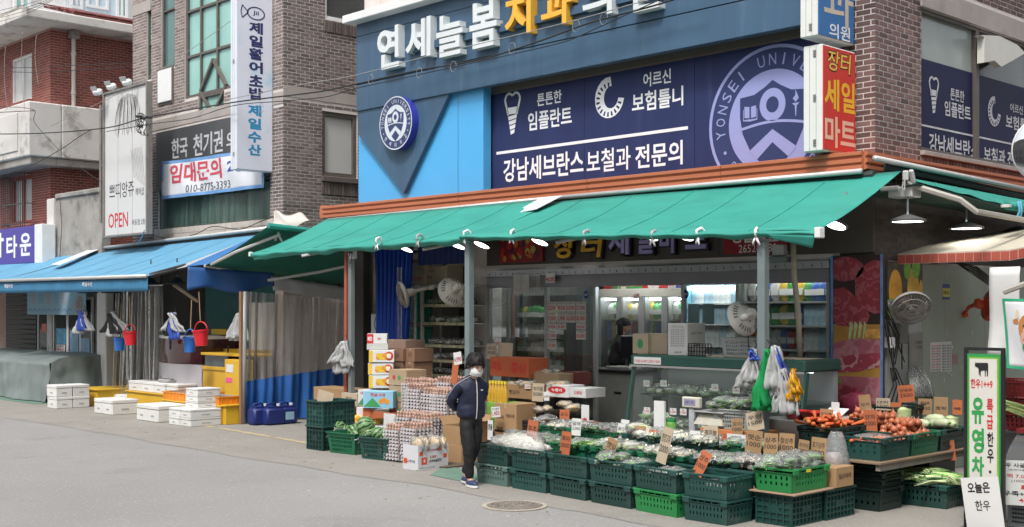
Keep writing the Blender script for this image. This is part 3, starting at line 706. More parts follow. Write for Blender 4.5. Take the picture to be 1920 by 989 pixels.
for a,b in zip(xs_,xs_[1:]):M().box(a+.004,b-.004,YF-.03,YF-.002,max(zf,3.11 if b<=SX0+.01 else zf)+.105,3.6).bd('fascia_panel',fas,main)
sgn=thing('clinic_sign','big slate blue dental clinic sign with raised white and orange Korean letters','sign',at=(-14,12.9,4))
slate=mat('slate_blue_aluminium',(.052,.108,.18),.42,metal=.0,var=.12,vs=1.2,bump=.05,bs=3,spec=.5,stretch=(4,4,.4),stain=((.11,.17,.235),1.4,.57,.5))
sky_b=mat('sky_blue_aluminium',(.085,.40,.76),.35,var=.04,vs=1,spec=.5)
YS,YB=12.86,13.0
xe=-8.0;xw=PY(668,0,YS).x
zbot=PY(668,160,YS).z-.02;ztop=PY(668,47,YS).z
zl_=[PY(668,160,YS).z,PY(668,118,YS).z,PY(668,62,YS).z]
zb2=5.56
bands=[(zb2,zl_[0]-.01+0),(zl_[0]+.006,ztop-.22),(ztop-.212,ztop)]
seamx=[xw,PY(1014,0,YS).x,xe]
for z0,z1 in bands:
 for a,b in zip(seamx,seamx[1:]):M().box(a+.002,b-.002,YS,YB,z0,z1,.003).bd('cladding_panel',slate,sgn)
M().box(xw,xe,YS+.012,YB-.002,zb2+.003,ztop-.003).bd('backing',mat('joint_black',(.01,.012,.015),.8),sgn)
M().box(xw-.12,xe,YS-.22,YB+.2,ztop+.002,ztop+.14,.01).bd('top_cap',white_m,sgn)
M().box(PY(672,0,12.98).x,PY(906,0,12.98).x,12.98,13.15,3.62,zb2+.1,.004).bd('blue_panel',sky_b,sgn)
M().box(PY(859,0,12.98).x-.003,PY(859,0,12.98).x+.003,12.976,12.98,3.65,zb2-.02).bd('panel_joint',slate,sgn)
mb=M();polyY(mb,[(671,157),(862,132),(756,363),(671,252)],YS+.03,.08);mb.bd('pointed_panel',slate,sgn)
lw=mat('channel_letter_white',(.66,.70,.71),.4,var=.04);lo=mat('channel_letter_orange',(.80,.43,.05),.4,var=.04)
YL=YS-.14
def chan(s,a,b,t,u,m,ext):
 mb=M();mb.m=0
 A=PY(a,(t+u)/2,YL);B=PY(b-5,(t+u)/2,YL);z0=PY((a+b)/2,u,YL).z;z1=PY((a+b)/2,t,YL).z
 vs,fs,bb=text_geo(s,.045,.1,3);sx=(B.x-A.x)/(bb[1]-bb[0]);sz=(z1-z0)/(bb[3]-bb[2])
 for p in vs:mb.v.append(V3((A.x+(p.x-bb[0])*sx,YL+.07-p.z*.7,z0+(p.y-bb[2])*sz)))
 mb.f=[tuple(f)for f in fs];mb.mi=[0]*len(fs)
 mb.bd('letter',m,sgn)
for s,a,b,t,u,m in(('연',707,753,50,128,lw),('세',760,812,35,110,lw),('늘',818,872,26,104,lw),('봄',880,936,2,88,lw),('치',946,1000,-16,66,lo),('과',1014,1076,-34,48,lo),('의',1092,1152,-50,30,lw),('원',1178,1240,-66,19,lw)):
 chan(s,a,b,t,u,m,.1)
M().box(PY(770,0,YS).x,PY(1270,0,YS).x,YS-.06,YS-.002,PY(800,93,YS).z-.02,PY(800,93,YS).z+.1).bd('mounting_rail',slate,sgn)
bc=PY(749,232,YS-.03);br=PY(749,182,YS-.03).z-bc.z;bx=bc.x-PY(719,232,YS-.03).x
cob=mat('cobalt_side',(.04,.05,.40),.35,var=.03)
bd=M();n=48
vs=[(bc.x+bx*math.cos(2*PI*i/n),YS+y,bc.z+br*math.sin(2*PI*i/n))for y in(.03,-.11)for i in range(n)]
bd._add(vs,[(i,(i+1)%n,n+(i+1)%n,n+i)for i in range(n)]+[tuple(range(n,2*n))]);bo_=bd.bd('round_badge',cob,sgn)
crest(bo_,(bc.x,YS-.112,bc.z),br,bx,*AXY,(mat('badge_navy',(.035,.05,.14),.4,var=.03),mat('badge_white',(.62,.66,.72),.4,var=.03)),name='crest_print')
def boxsign(label,X1,X0,Y0,Y1,Z0,Z1,face,cat='sign',wh_=None):
 s=thing('projecting_sign',label,cat,at=((X0+X1)/2,(Y0+Y1)/2,Z0))
 wh_=wh_ or mat('cream_white_sign_case',(.70,.71,.68),.4,var=.04)
 M().box(X0,X1-.012,Y0,Y1,Z0,Z1,.01).bd('case',wh_,s)
 M().box(X1-.0118,X1,Y0+.015,Y1-.015,Z0+.02,Z1-.02).bd('face',face,s)
 mb=M()
 for q in(.33,.66):mb.box(lerp(X0,X1,q)-.002,lerp(X0,X1,q)+.002,Y0-.003,Y0,Z0+.01,Z1-.01)
 mb.bd('case_seam',mat('seam_grey',(.3,.3,.29),.6),s)
 for q in((.08,.5,.92)if Z1-Z0<2.2 else(.05,.35,.65,.95)):
  h=M();zz=lerp(Z0,Z1,q)
  for k in(-1,0,1):h.box(lerp(X0,X1,.6)-.02,lerp(X0,X1,.6)+.02,Y0-.012,Y0-.003,zz+k*.028-.011,zz+k*.028+.011,.002)
  h.bd('hinge',mat('steel_hinge',(.35,.34,.32),.4,metal=.6),s)
 mb=M();mb.box(lerp(X0,X1,.3),lerp(X0,X1,.7),Y1,Y1+.18,Z0+.2,Z0+.26);mb.box(lerp(X0,X1,.3),lerp(X0,X1,.7),Y1,Y1+.18,Z1-.3,Z1-.24);mb.bd('bracket',steel_gr,s)
 return s
XS=-7.72
zt1=PX(1541,81,XS).z;zb1=3.93
Y0s,Y1s=PX(1543,0,XS).y,PX(1605,0,XS).y
X0s=PY(1506,0,Y0s).x
s=boxsign('red projecting sign with yellow mart lettering just above the orange gutter',XS,X0s,Y0s,Y1s,zb1,zt1,mat('mart_red_face',(.62,.045,.035),.4,var=.04))
mb=M();tx=XS+.002
txtX(mb,'장터',1551,1597,96,138,tx,bold=.07,m=0,shear=.1)
txtX(mb,'장터',1552,1596,98,136,tx+.002,bold=.025,m=1,shear=.1)
txtX(mb,'세일',1546,1603,151,210,tx,bold=.05,m=2);txtX(mb,'마트',1547,1604,221,279,tx,bold=.05,m=3)
gold=mat('gold_print',(.75,.50,.10),.5,var=.03)
mb.bd('lettering',[ink,gold,mat('yellow_print',(.85,.48,.03),.5,var=.03),mat('flesh_print',(.82,.52,.38),.5,var=.03)],s)
Xu=PX(1535,0,XS-.03).x
Yu0=PX(1534,0,XS-.02).y
zub=PX(1534,66,XS-.02).z
s=boxsign('blue projecting clinic sign with beige lettering, above the red mart sign',XS-.02,PY(1500,0,Yu0).x,Yu0,Y1s-.0,zub,zub+2.2,mat('clinic_blue_face',(.04,.16,.40),.4,var=.05))
mb=M();txtX(mb,'과',1545,1600,-42,50,XS-.018,bold=.02,m=0);txtX(mb,'의원',1555,1594,47,75,XS-.018,bold=.03,m=1)
mb.bd('lettering',[mat('beige_print',(.58,.50,.40),.5),white_t],s)
XV=-20.26;Ya,Yb=PX(443,0,XV).y,PX(512,0,XV).y
zv=PX(446,318,XV).z
fm_=mat('fish_sign_face',(.72,.74,.84),.4,var=.05,vs=.8,stain=((.18,.58,.78),.55,.56,.7))
s=boxsign('tall pale blue projecting sign of a sashimi restaurant with a fish emblem',XV,PY(432,0,Ya).x,Ya,Yb,zv,10.6,fm_,wh_=mat('bluish_sign_case',(.66,.70,.76),.4,var=.04))
mb=M();X_=XV+.002
for i,ch in enumerate('제일활어초밥'):y=[42,67,91,116,141,165][i];txtX(mb,ch,467,493,y,y+22,X_,bold=.08,m=0)
for i,ch in enumerate('제일수산'):y=[197,222,247,271][i];txtX(mb,ch,465,490,y,y+21,X_,bold=.08,m=1)
mb.m=0;fc=PX(480,26,XV);rr=.17
pts=[(math.cos(t)*.2,math.sin(t)*.13)for t in[2*PI*i/22 for i in range(22)]]
for i in range(22):
 (a,b),(c,d)=pts[i],pts[(i+1)%22];mb.prism([(X_,fc.y+a,fc.z+b),(X_,fc.y+c,fc.z+d),(X_,fc.y+c*.86,fc.z+d*.82),(X_,fc.y+a*.86,fc.z+b*.82)],(.001,0,0))
tl_=[(-.17,0),(-.3,.12),(-.33,.0),(-.3,-.12)]
for i in range(4):
 (a,b),(c,d)=tl_[i],tl_[(i+1)%4];v=V3((c-a,d-b)).normalized();q=V3((v.y,-v.x))*.011
 mb.prism([(X_,fc.y+a-q.x,fc.z+b-q.y),(X_,fc.y+c-q.x,fc.z+d-q.y),(X_,fc.y+c+q.x,fc.z+d+q.y),(X_,fc.y+a+q.x,fc.z+b+q.y)],(.001,0,0))
mb.text('Jil',(X_,fc.y-.07,fc.z-.05),*AXX,.13,.1,bold=.04)
mb.bd('lettering',[mat('deep_navy_print',(.03,.035,.13),.5),mat('cyan_print',(.03,.27,.50),.5)],s)
HYs=12.25;a,b=PY(197,0,HYs),PY(276,0,HYs);zb_=PY(236,439,HYs).z;zt_=PY(236,168,HYs).z
hb=thing('salon_sign_board','tall white hair salon board with a faded portrait, in a rusty frame','sign',at=((a.x+b.x)/2,HYs,zb_))
M().box(a.x,b.x,HYs,HYs+.08,zb_,zt_,.005).bd('board',mat('faded_white_board',(.60,.60,.59),.5,var=.05,vs=1,stain=((.5,.44,.3),1.5,.62,.4)),hb)
mb=M();f=.045
for q in((a.x-f,a.x,zb_-f,zt_+f),(b.x,b.x+f,zb_-f,zt_+f),(a.x,b.x,zb_-f,zb_),(a.x,b.x,zt_,zt_+f)):mb.box(q[0],q[1],HYs-.04,HYs+.1,q[2],q[3],.004)
for x in(lerp(a.x,b.x,.32),lerp(a.x,b.x,.66)):mb.box(x-.003,x+.003,HYs-.003,HYs,zb_,zt_)
mb.box(a.x-.25,a.x-.17,HYs-.02,HYs+.06,zb_+.3,zt_-.2);
for q in(.1,.5,.9):mb.box(a.x-.2,a.x-f,HYs,HYs+.04,lerp(zb_,zt_,q),lerp(zb_,zt_,q)+.05)
mb.bd('frame',mat('rusty_grey_frame',(.22,.20,.18),.7,var=.2,stain=((.2,.1,.06),5,.6,.5)),hb)
mb=M();mb.m=0;w=b.x-a.x
hair=[(.42,.93),(.62,.95),(.78,.86),(.80,.70),(.86,.60),(.92,.42),(.97,.36),(.90,.33),(.80,.50),(.70,.62),(.74,.74),(.66,.82),(.50,.86),(.42,.78),(.30,.68),(.22,.72),(.34,.80),(.36,.88)]
zt2,H_=zt_,zt_-zb_
def hp(u,v):return(a.x+w*u,HYs-.002,zb_+H_*(.0+v))
for k in range(30):
 t=k/29;u0=lerp(.38,.72,t);u1=u0+lerp(-.12,.10,t)+.04*math.sin(k*5);v1=.76-.08*abs(math.sin(k*2.3))
 q=[(u0,.97-.05*abs(t-.5)),(lerp(u0,u1,.55)+.06*(t-.4),.86),(u1,lerp(.84,v1,.6)),(u1+.03*math.sin(k),v1)]
 for(u_,v_),(e_,f_)in zip(q,q[1:]):mb.prism([hp(u_-.006,v_),hp(u_+.006,v_),hp(e_+.006,f_),hp(e_-.006,f_)],(0,-.001,0))
for k in range(8):u_=.62+.035*k;mb.prism([hp(u_,.58),hp(u_+.015,.58),hp(u_+.09,.38-.01*k),hp(u_+.08,.38-.01*k)],(0,-.001,0))
mb.bd('portrait_print',mat('faded_grey_print',(.40,.39,.385),.6,var=.3,vs=12),hb)
mb=M();txtY(mb,'쁘띠앙쥬',205,251,342,371,HYs-.002,bold=.0,m=0);txtY(mb,'헤어샵',254,270,352,367,HYs-.002,m=0);txtY(mb,'목동점 2층',247,272,411,422,HYs-.002,m=0);txtY(mb,'OPEN',203,240,399,427,HYs-.002,bold=.02,m=1)
mb.bd('lettering',[ink,red_t],hb)
for i,(px,py)in enumerate(((183,173),(209,163),(238,155))):
 p=PY(px,py,HYs-.25)
 fl=thing('floodlight',['white floodlight on the salon board, the one nearest the red brick house','white floodlight on the salon board, middle of three','white floodlight on the salon board, nearest the brown building'][i],'floodlight','floodlights above the salon board',at=(p.x,p.y,p.z))
 mb=M().obox(p,(.22,.16,.13),rz=.3,rx=.5,bev=.04);mb.bd('housing',white_m,fl)
 M().obox(p+V3((0,-.09,.06)),(.17,.02,.10),rz=.3,rx=.5).bd('lens',greyglass,fl)
 M().tube([p,p+V3((.03,.15,-.02)),(p.x+.05,HYs+.05,zt_+.02)],.012).bd('arm',steel_gr,fl)
Yb_=12.84
bn=thing('lease_banner','white cloth banner with blue border, red lettering and a phone number','banner',at=(PY(400,0,Yb_).x,Yb_,4.6))
c4=[PY(303,374,Yb_),PY(492,352,Yb_),PY(492,318,Yb_),PY(303,303,Yb_)]
c4[2]=PY(492,275,Yb_)
def bnf(u,v):
 p=lerp(lerp(c4[0],c4[1],u),lerp(c4[3],c4[2],u),v);return p+V3((0,-.02*math.sin(u*9+v*3)-.012*math.sin(u*23+v*7)+.02,-.03*math.sin(PI*u)*(v)))
M().grid(bnf,40,8,(0,.004,0)).bd('cloth',mat('banner_white_cloth',(.70,.71,.74),.7,var=.04),bn,smooth=True)
def strip(u0,u1,v0,v1,n=40):
 return M().grid(lambda u,v:bnf(lerp(u0,u1,u),lerp(v0,v1,v))+V3((0,-.003,0)),n,2)
mb=strip(0,1,.92,1);
for q in((0,1,0,.08),(0,.015,.08,.92),(.985,1,.08,.92)):
 k=strip(*q);mb._add(k.v,k.f)
mb.bd('border',mat('banner_blue',(.16,.33,.62),.7),bn,smooth=True)
def cloth_text(mb,s,u0,u1,v0,v1,fn,bold=.03,m=0,off=(0,-.006,0),**k):
 mb.m=m;vs,fs,bb=text_geo(s,bold,0,2);off=V3(off)
 return mb._add([fn(lerp(u0,u1,(p.x-bb[0])/(bb[1]-bb[0])),lerp(v0,v1,(p.y-bb[2])/(bb[3]-bb[2])))+off for p in vs],fs)
mb=M();cloth_text(mb,'임대문의',.09,.62,.38,.90,bnf,.05,0);cloth_text(mb,'2층',.68,.85,.48,.84,bnf,.04,2);cloth_text(mb,'010-8775-3393',.26,.70,.10,.30,bnf,.0,1)
mb.bd('lettering',[mat('banner_red',(.60,.07,.10),.6),mat('banner_black',(.05,.05,.06),.6),mat('banner_ink_blue',(.05,.08,.35),.6)],bn)
YP=12.3;a,b=PY(-40,0,YP),PY(66,0,YP);z0,z1=PY(40,487,YP).z,PY(40,426,YP).z
ps=thing('purple_shop_sign','purple light box sign with large white lettering and a white end','sign',at=(a.x,YP,z0))
M().box(a.x-2,b.x,YP,YP+.3,z0-.1,z1,.01).bd('face',mat('violet_sign_face',(.075,.055,.30),.4,var=.06),ps)
M().box(b.x+.002,PY(80,0,YP).x,YP-.02,YP+.32,z0-.12,z1+.02,.01).bd('end_case',white_m,ps)
mb=M();txtY(mb,'남',-22,7,438,484,YP-.002,bold=.05);txtY(mb,'타',12,32,442,484,YP-.002,bold=.05);txtY(mb,'운',37,58,437,480,YP-.002,bold=.05);mb.bd('lettering',[white_t],ps)
gm=mat('terracotta_coated_metal',(.47,.15,.075),.45,var=.08,vs=2,stretch=(.6,4,4),stain=((.32,.10,.05),1.5,.6,.6))
GY,GX=12.6,-7.3
gt=thing('roof_gutter','ribbed terracotta metal gutter trim that wraps the corner above the green awning','gutter',at=(-12,GY,3.7))
zgt=PY(1300,318,GY).z;zgb=zgt-.2
prof=[(0,0),(-.03,.01),(-.03,.045),(-.01,.055),(-.01,.075),(-.035,.085),(-.035,.125),(-.01,.135),(-.01,.155),(-.04,.17),(-.04,.205),(.0,.215),(.5,.225),(.5,.02),(.05,0)]
GL=PY(606,0,GY).x
def run(parts,ax):
 for a,b in parts:
  mb=M();n=len(prof)
  if ax=='Y':vs=[(x,GY+p,zgb+q)for x in(a,b)for p,q in prof]
  else:vs=[(GX-p,y,zgb+q)for y in(a,b)for p,q in prof]
  fs=[(i,(i+1)%n,n+(i+1)%n,n+i)for i in range(n)]+[tuple(range(n)),tuple(range(n,2*n))[::-1]]
  if ax=='Y':fs=[f[::-1]for f in fs]
  mb._add(vs,fs).bd('gutter_length',gm,gt)
run([(GL,-14.33),(-14.32,-11.6),(-11.59,-9.3),(-9.29,GX-.012)],'Y');run([(GY+.012,15.2),(15.21,18),(18.01,22)],'X')
mb=M();mb.lathe([(.001,0),(.13,0),(.14,.1),(.13,.23),(.001,.24)],14,(GL-.02,GY+.1,zgb));mb.bd('end_cap',gm,gt,smooth=40)
green=mat('green_awning_cloth',(.036,.305,.245),.6,var=.10,vs=1.6,tr=.08,bump=.2,bs=5,stain=((.028,.26,.205),.9,.54,.8),stretch=(1,2.2,1))
rail_m=mat('awning_white_metal',(.52,.52,.51),.4,metal=.2,var=.06,stain=((.33,.31,.28),6,.62,.5))
def awn(name,label,TL,TR,FL_,FR,drop=.16,sag=.05,seed=0,nclamp=None,group=None,cloth=green,wrap=True,edge=True):
 o=thing(name,label,'awning',group,at=(TL+FR)/2)
 TL,TR,FL_,FR=map(Vector,(TL,TR,FL_,FR))
 def fn(u,v):
  p=lerp(lerp(TL,TR,u),lerp(FL_,FR,u),v);sg=-sag*math.sin(PI*v)
  ripple=.018*math.sin(u*40+v*3+seed)*v*(1-v)+.02*noise.noise(V3((u*8+seed,v*2,0)))*v
  return p+V3((0,0,sg+ripple))
 M().grid(fn,60,10,(0,0,-.004)).bd('cloth',cloth,o,smooth=True)
 for q in range(1,6):
  u_=q/6+.02*math.sin(q*3);M().tube([fn(u_,v/12)+V3((0,0,.003))for v in range(13)],.006,4).bd('seam',cloth,o)
 if wrap:
  L=(FR-FL_);dn=V3((0,0,-1));out=(FL_-TL);out.z=0;out=out.normalized()
  def fw(u,v):
   p=lerp(FL_,FR,u);w=drop*(1+.35*noise.noise(V3((u*9+seed,2,0)))+.08*math.sin(u*PI*7+seed))
   a=v*PI*1.15;return p+out*(math.sin(a)*.045)+dn*(w*v)+V3((0,0,.012*math.sin(u*60)*v))
  M().grid(fw,80,6,tuple(-out*.004)).bd('valance',cloth,o,smooth=True)
  d_=L.normalized();M().cyl(FL_-d_*.04+dn*.03,FR+d_*.04+dn*.03,.022,n=8).bd('front_rail',cloth,o)
 return o,fn
YT=12.5
aw1=awn('green_awning','green cloth awning over the fruit boxes, next to the alley',PY(612,411,YT),PY(1045,372,YT),PY(474,474,11.3),PY(882,442,11.02),drop=.105,seed=1,group='green awnings of the mart')
aw2=awn('green_awning','wide green cloth awning over the vegetable crates at the corner',PY(1000,382,YT-.02),PX(1690,321,-6.9),PY(866,441,10.96),PX(1531,432,-6.92),drop=.075,seed=5,group='green awnings of the mart')
def end_cap(o,p,s=.05):M().obox(p,(s,s*1.4,s*1.6),bev=.008).bd('end_cap',white_m,o)
end_cap(aw2[0],PX(1530,437,-6.92)+V3((.04,0,0)),.07);end_cap(aw1[0],PY(472,477,11.3)+V3((-.03,0,0)))
def flap(parent,A,B,C_,D):
 A,B,C_,D=map(Vector,(A,B,C_,D));M().grid(lambda u,v:lerp(lerp(A,B,u),lerp(D,C_,u),v)+V3((0,-.02*math.sin(u*7),.0)),14,4,(0,.004,0)).bd('loose_flap',green,parent,smooth=True)
flap(aw2[0],PX(1440,440,-7.0),PX(1530,442,-6.93),PX(1524,466,-6.95),PX(1445,447,-7.0))
flap(aw1[0],PY(477,478,11.3),PY(600,462,11.2),PY(560,478,11.25),PY(476,488,11.3))
mb=M();mb.prism([PY(958,404,12.1)+V3((0,0,.02)),PY(1006,396,12.05)+V3((0,0,.03)),PY(1056,369,YT-.03)+V3((0,0,.02)),PY(1010,376,YT-.03)+V3((0,0,.02))],(0,0,-.006))
tag(mb.bd('tarpaulin_strip',mat('pale_tarpaulin',(.62,.66,.70),.4,var=.05)),'pale tarpaulin strip laid across the joint between the two green awnings','tarpaulin')
mb=M();mb.tube([PY(615,413,12.56),PY(1045,371,12.56)],.03,8);o_=mb.bd('roller_bar',rail_m,aw1[0],smooth=True)
mb=M();mb.tube([PY(1046,371,12.56),PY(1616,321,12.56)],.032,8);mb.bd('roller_bar',rail_m,aw2[0],smooth=True)
for A_,B_,ow in((PY(620,421,12.66),PY(1045,380,12.66),aw1[0]),(PY(1046,380,12.66),PY(1640,328,12.66),aw2[0])):M().tube([A_,B_],.055,8).bd('roller',mat('dark_roller',(.03,.04,.04),.6),ow)
def arm(o,a,b,c):
 mb=M();mb.tube([a,b],.03,6);mb.tube([b,c],.024,6);mb.ell(b,(.045,.045,.045));mb.bd('folding_arm',rail_m,o)
for px,ow in((700,aw1[0]),(930,aw1[0]),(1180,aw2[0]),(1470,aw2[0])):
 x=PY(px,0,12.6).x;arm(ow,(x,12.6,3.35),(x+.5,11.9,3.12),(x+.05,11.12,2.93))
R0,R1=PX(1700,325,GX+.35),PX(1960,372,GX+.35)
R0=V3((GX+.1,12.85,3.62));R1=V3((GX+.1,18.5,3.62))
gA=PX(1712,335,-7.15);gB=PX(1935,378,-7.15);gC=PX(1935,398,-6.55);gD=PX(1718,340,-6.75)
aw3,f3=awn('green_awning','mostly rolled green awning along the side street front',gA,gB,gD,gC,drop=.1,sag=.02,seed=9,wrap=False,group='green awnings of the mart')
M().tube([PX(1640,297,-7.2),PX(1930,357,-7.2)],.035,8).bd('roller_bar',rail_m,aw3,smooth=True)
M().tube([PX(1655,312,-7.28),PX(1930,372,-7.28)],.06,8).bd('roller',MATS['dark_roller'],aw3)
q0=PX(1888,386,-6.4);M().tube([q0,PX(1960,394,-6.4)],.05,10).bd('front_roll',green,aw3,smooth=True)
M().lathe([(.001,0),(.06,0),(.065,.03),(.001,.04)],12,q0-V3((0,.02,.02))).bd('end_cap',white_m,aw3)
M().prism([gD+V3((0,0,-.02)),gC+V3((0,0,-.02)),V3((-7.42,18.4,3.30)),V3((-7.42,12.95,3.42))],(0,0,-.01)).bd('shaded_underside',mat('shaded_underside_green',(.012,.05,.04),.8),aw3)  # added dark panel; shade on the awning's underside is put into its colour
mb=M();mb.tube([PX(1700,345,-6.9),PX(1800,375,-6.4),PX(1830,397,-6.25),PX(1960,420,-6.3)],.035,6);mb.bd('folding_arm',mat('beige_awning_arm',(.40,.38,.34),.5,var=.06),aw3)
bk=M();p=PX(1698,330,-6.86)
bk.obox(p,(.07,.05,.12),bev=.015);bk.obox(p+V3((.03,.1,-.02)),(.06,.05,.2),rx=.4,bev=.015);bk.obox(p+V3((-.12,.2,-.17)),(.3,.22,.12),bev=.01);bk.obox(p+V3((-.25,.1,-.12)),(.22,.05,.05),bev=.005)
bk.tube([p+V3((-.02,-.01,-.05)),p+V3((-.03,-.02,-.14)),p+V3((0,-.02,-.16)),p+V3((0,-.02,-.05))],.008,5)
bk.bd('corner_bracket',rail_m,aw2[0])
dg_=mat('shaded_green_awning_cloth',(.012,.16,.12),.7,var=.1,vs=2,tr=.08)  # darker copy of the green cloth, underside shade put into its colour
sA,sB=V3((-18.15,11.55,3.52)),V3((-18.15,14.5,3.35));sC,sD=PX(850,566,-19.8),PX(388,500,-19.8)
sD=V3((-19.8,11.25,2.86));sC=V3((-19.8,14.6,2.47))
M_=M().grid(lambda u,v:lerp(lerp(sA,sB,u),lerp(sD,sC,u),v)+V3((0,0,-.04*math.sin(PI*v))),12,6,(0,0,-.004))
aw4=thing('green_awning','green awning over the alley between mart and fish stall, seen from below','awning','green awnings of the mart',at=(sA+sC)/2)
M_.bd('cloth',dg_,aw4,smooth=True)
M().tube([sD,sC],.03,6).bd('front_rail',rail_m,aw4);M().tube([sA,sB],.05,8).bd('roller',green,aw4)
mb=M();mb.tube([PX(525,440,-18.2)+V3((0,0,.0)),sD+V3((.9,.1,.22)),sD+V3((.15,.05,.02))],.028,6);mb.bd('folding_arm',rail_m,aw4)
mb=M();mb.tube([(-18.0,13.6,2.95),(-18.6,12.9,2.75),(-19.2,12.2,2.6)],.028,6);mb.bd('folding_arm',rail_m,aw4)
def clamp_proto(m):
 o=thing('spring_clamp',None,None)
 mb=M();pts=[(0,-.02,.0),(0,-.06,.03),(0,-.055,.075),(0,.0,.10),(0,.04,.07),(0,.035,.02)]
 mb.tube(pts,[.012,.016,.018,.018,.016,.012],7);mb.bd('jaw',m,o,smooth=True)
 mb=M();mb.tube([(0,-.03,.01),(.02,-.05,-.035),(.045,-.055,-.08)],[.014,.013,.010],6);mb.tube([(0,-.03,.01),(-.02,-.04,-.03),(-.03,-.05,-.07)],[.014,.013,.010],6);mb.bd('grip',m,o,smooth=True)
 M().ell((0,-.035,.0),(.018,.018,.018),8,5).bd('spring',alu,o)
 return o
cw=clamp_proto(mat('white_plastic',(.72,.72,.72),.35,var=.04));cg=clamp_proto(mat('grey_plastic',(.36,.37,.37),.4));cr=clamp_proto(mat('dark_red_plastic',(.25,.02,.03),.4))
names=['white spring clamp on the awning edge above the clip-on fan beside the blue curtain','grey spring clamp on the awning edge above the flat carton','white spring clamp at the awning joint, above the post behind the walking person','white spring clamp on the awning edge above the fruit picture','grey spring clamp on the awning edge above the yellow shop letters','grey spring clamp on the awning edge above a hanging lamp, between two white clamps','white spring clamp on the awning edge above the white shop letters','white spring clamp where the awning meets the post with shopping bags']
for i,(px,py,c)in enumerate(((714,450,cw),(791,444,cg),(880,437,cw),(966,436,cw),(1105,437,cg),(1231,438,cg),(1318,434,cw),(1422,434,cw))):
 Yc=11.05;p=PY(px,py,Yc);o=dup(c,loc=p+V3((0,-.03,-.07)),rot=RU(-.4,.4),label=names[i],group='spring clamps on the awnings',scale=1.05);o['category']='clamp'
for i,(px,py,c,lb)in enumerate(((537,524,cr,'red clamp on the alley awning rail, nearest the blue drape'),(583,530,cg,'grey clamp on the alley awning rail between two red ones'),(632,535,cr,'red clamp on the alley awning rail, nearest the post'))):
 p=PX(px,py,-19.8);o=dup(c,loc=p+V3((.03,0,-.1)),rot=1.4,label=lb,group='spring clamps on the awnings',scale=1.3);o['category']='clamp'
o=dup(cw,loc=PY(522,440,11.9),rot=.9,label='white clamp holding the rolled awning at the blue drape corner',group='spring clamps on the awnings',scale=1.6);o['category']='clamp'
for c in(cw,cg,cr):remove_tree(c)
def post(name,label,px,Y,top,w=.095,m=steel_gr,base=0.0):
 x=PY(px,0,Y).x;o=thing(name,label,'post',at=(x,Y,base))
 M().box(x-w/2,x+w/2,Y-w/2,Y+w/2,base+.012,top,.004).bd('shaft',m,o)
 M().box(x-.09,x+.09,Y-.09,Y+.09,base+.006,base+.012).bd('base_plate',steel_gr,o)
 M().obox((x,Y,top+.0),(w*1.5,w*1.5,.02)).bd('cap_plate',steel_gr,o)
 return o,x
post('awning_post','grey steel awning post behind the walking person',880,11.1,PY(880,445,11.1).z-.02)
po2,pxx=post('awning_post','grey steel awning post hung with white and green shopping bags',1431,11.1,PY(1431,447,11.1).z-.02)
po3,px3=post('awning_post','grey steel awning post behind the stacked fruit cartons',659,11.35,PY(659,466,11.35).z,w=.075)
x=PY(650,0,11.4).x
tag(M().box(x-.03,x+.03,11.37,11.43,.01,PY(650,462,11.4).z,.004).bd('red_post',mat('red_oxide_paint',(.36,.09,.055),.6,var=.1)),'thin red painted post beside the vinyl curtain','post')
p=PY(661,474,11.3);jb=thing('junction_box','white junction box with a camera on the post behind the fruit cartons','box',at=p)
M().obox(p,(.14,.08,.2),bev=.01).bd('housing',rail_m,jb);M().ell(p+V3((.03,-.07,.02)),(.04,.04,.04)).bd('camera_head',black_m,jb)
M().tube([p+V3((.0,-.05,-.02)),p+V3((-.08,-.05,-.12)),p+V3((.02,-.05,-.18)),p+V3((.06,-.05,.0))],.006,5).bd('wire',cable,jb)
p=PY(1462,470,12.6);jb=thing('junction_box','grey control box beside the red shop sign','box',at=p)
M().obox(p,(.16,.1,.14),bev=.008).bd('housing',rail_m,jb);M().obox(p+V3((.0,-.02,-.11)),(.26,.16,.07),bev=.008).bd('base',steel_gr,jb)
x=PY(1497,0,12.9)
mb=M();mb.tube([PY(1487,455,12.6),PY(1489,520,12.6),PY(1497,590,12.6),PY(1500,670,12.6)],.035,8)
tag(mb.bd('beige_pipe',mat('beige_pipe_cover',(.46,.41,.31),.6,var=.08),smooth=True),'bent beige pipe hanging in front of the shop glass','pipe')
lampw=mat('lit_lamp_disc',(1,.98,.95),.5,emit=5,var=0)
lamps=[(760,464,12.0,'lit round lamp in front of the blue curtain'),(857,458,11.9,'lit round lamp between blue curtain and post'),(903,457,12.1,'lit round lamp beside the fruit picture on its alley side'),(1012,451,12.0,'lit round lamp over the fruit picture, by the yellow letters'),(1217,441,11.9,'lit lamp half hidden by the awning over the shop letters, nearest the yellow ones'),(1283,441,12.0,'lit lamp half hidden by the awning, nearest the red phone sign'),(1566,420,12.0,'lit round lamp beside the awning end at the corner')]
bez=mat('lamp_bezel',(.10,.10,.10),.5)
def lamp_parts(o,r,flat=1.0,shade=False):
 M().lathe([(r*.85,.0),(r*.85,.006)],24).bd('diffuser',lampw,o)
 M().lathe([(r*.86,-.003),(r,.0),(r,.02),(r*.5,.06),(.03,.085)],24,close=False).bd('bezel',bez,o,smooth=40)
 M().tube([(0,0,.06),(0,0,.42)],.012,6).bd('stem',steel_gr,o)
for px,py,Y,lb in lamps:
 p=PY(px,py+3,Y);o=thing('hanging_lamp',lb,'lamp','round lamps under the awnings',loc=(p.x,p.y,p.z));lamp_parts(o,.14);o.rotation_euler=(rad(-24),rad(6),0)
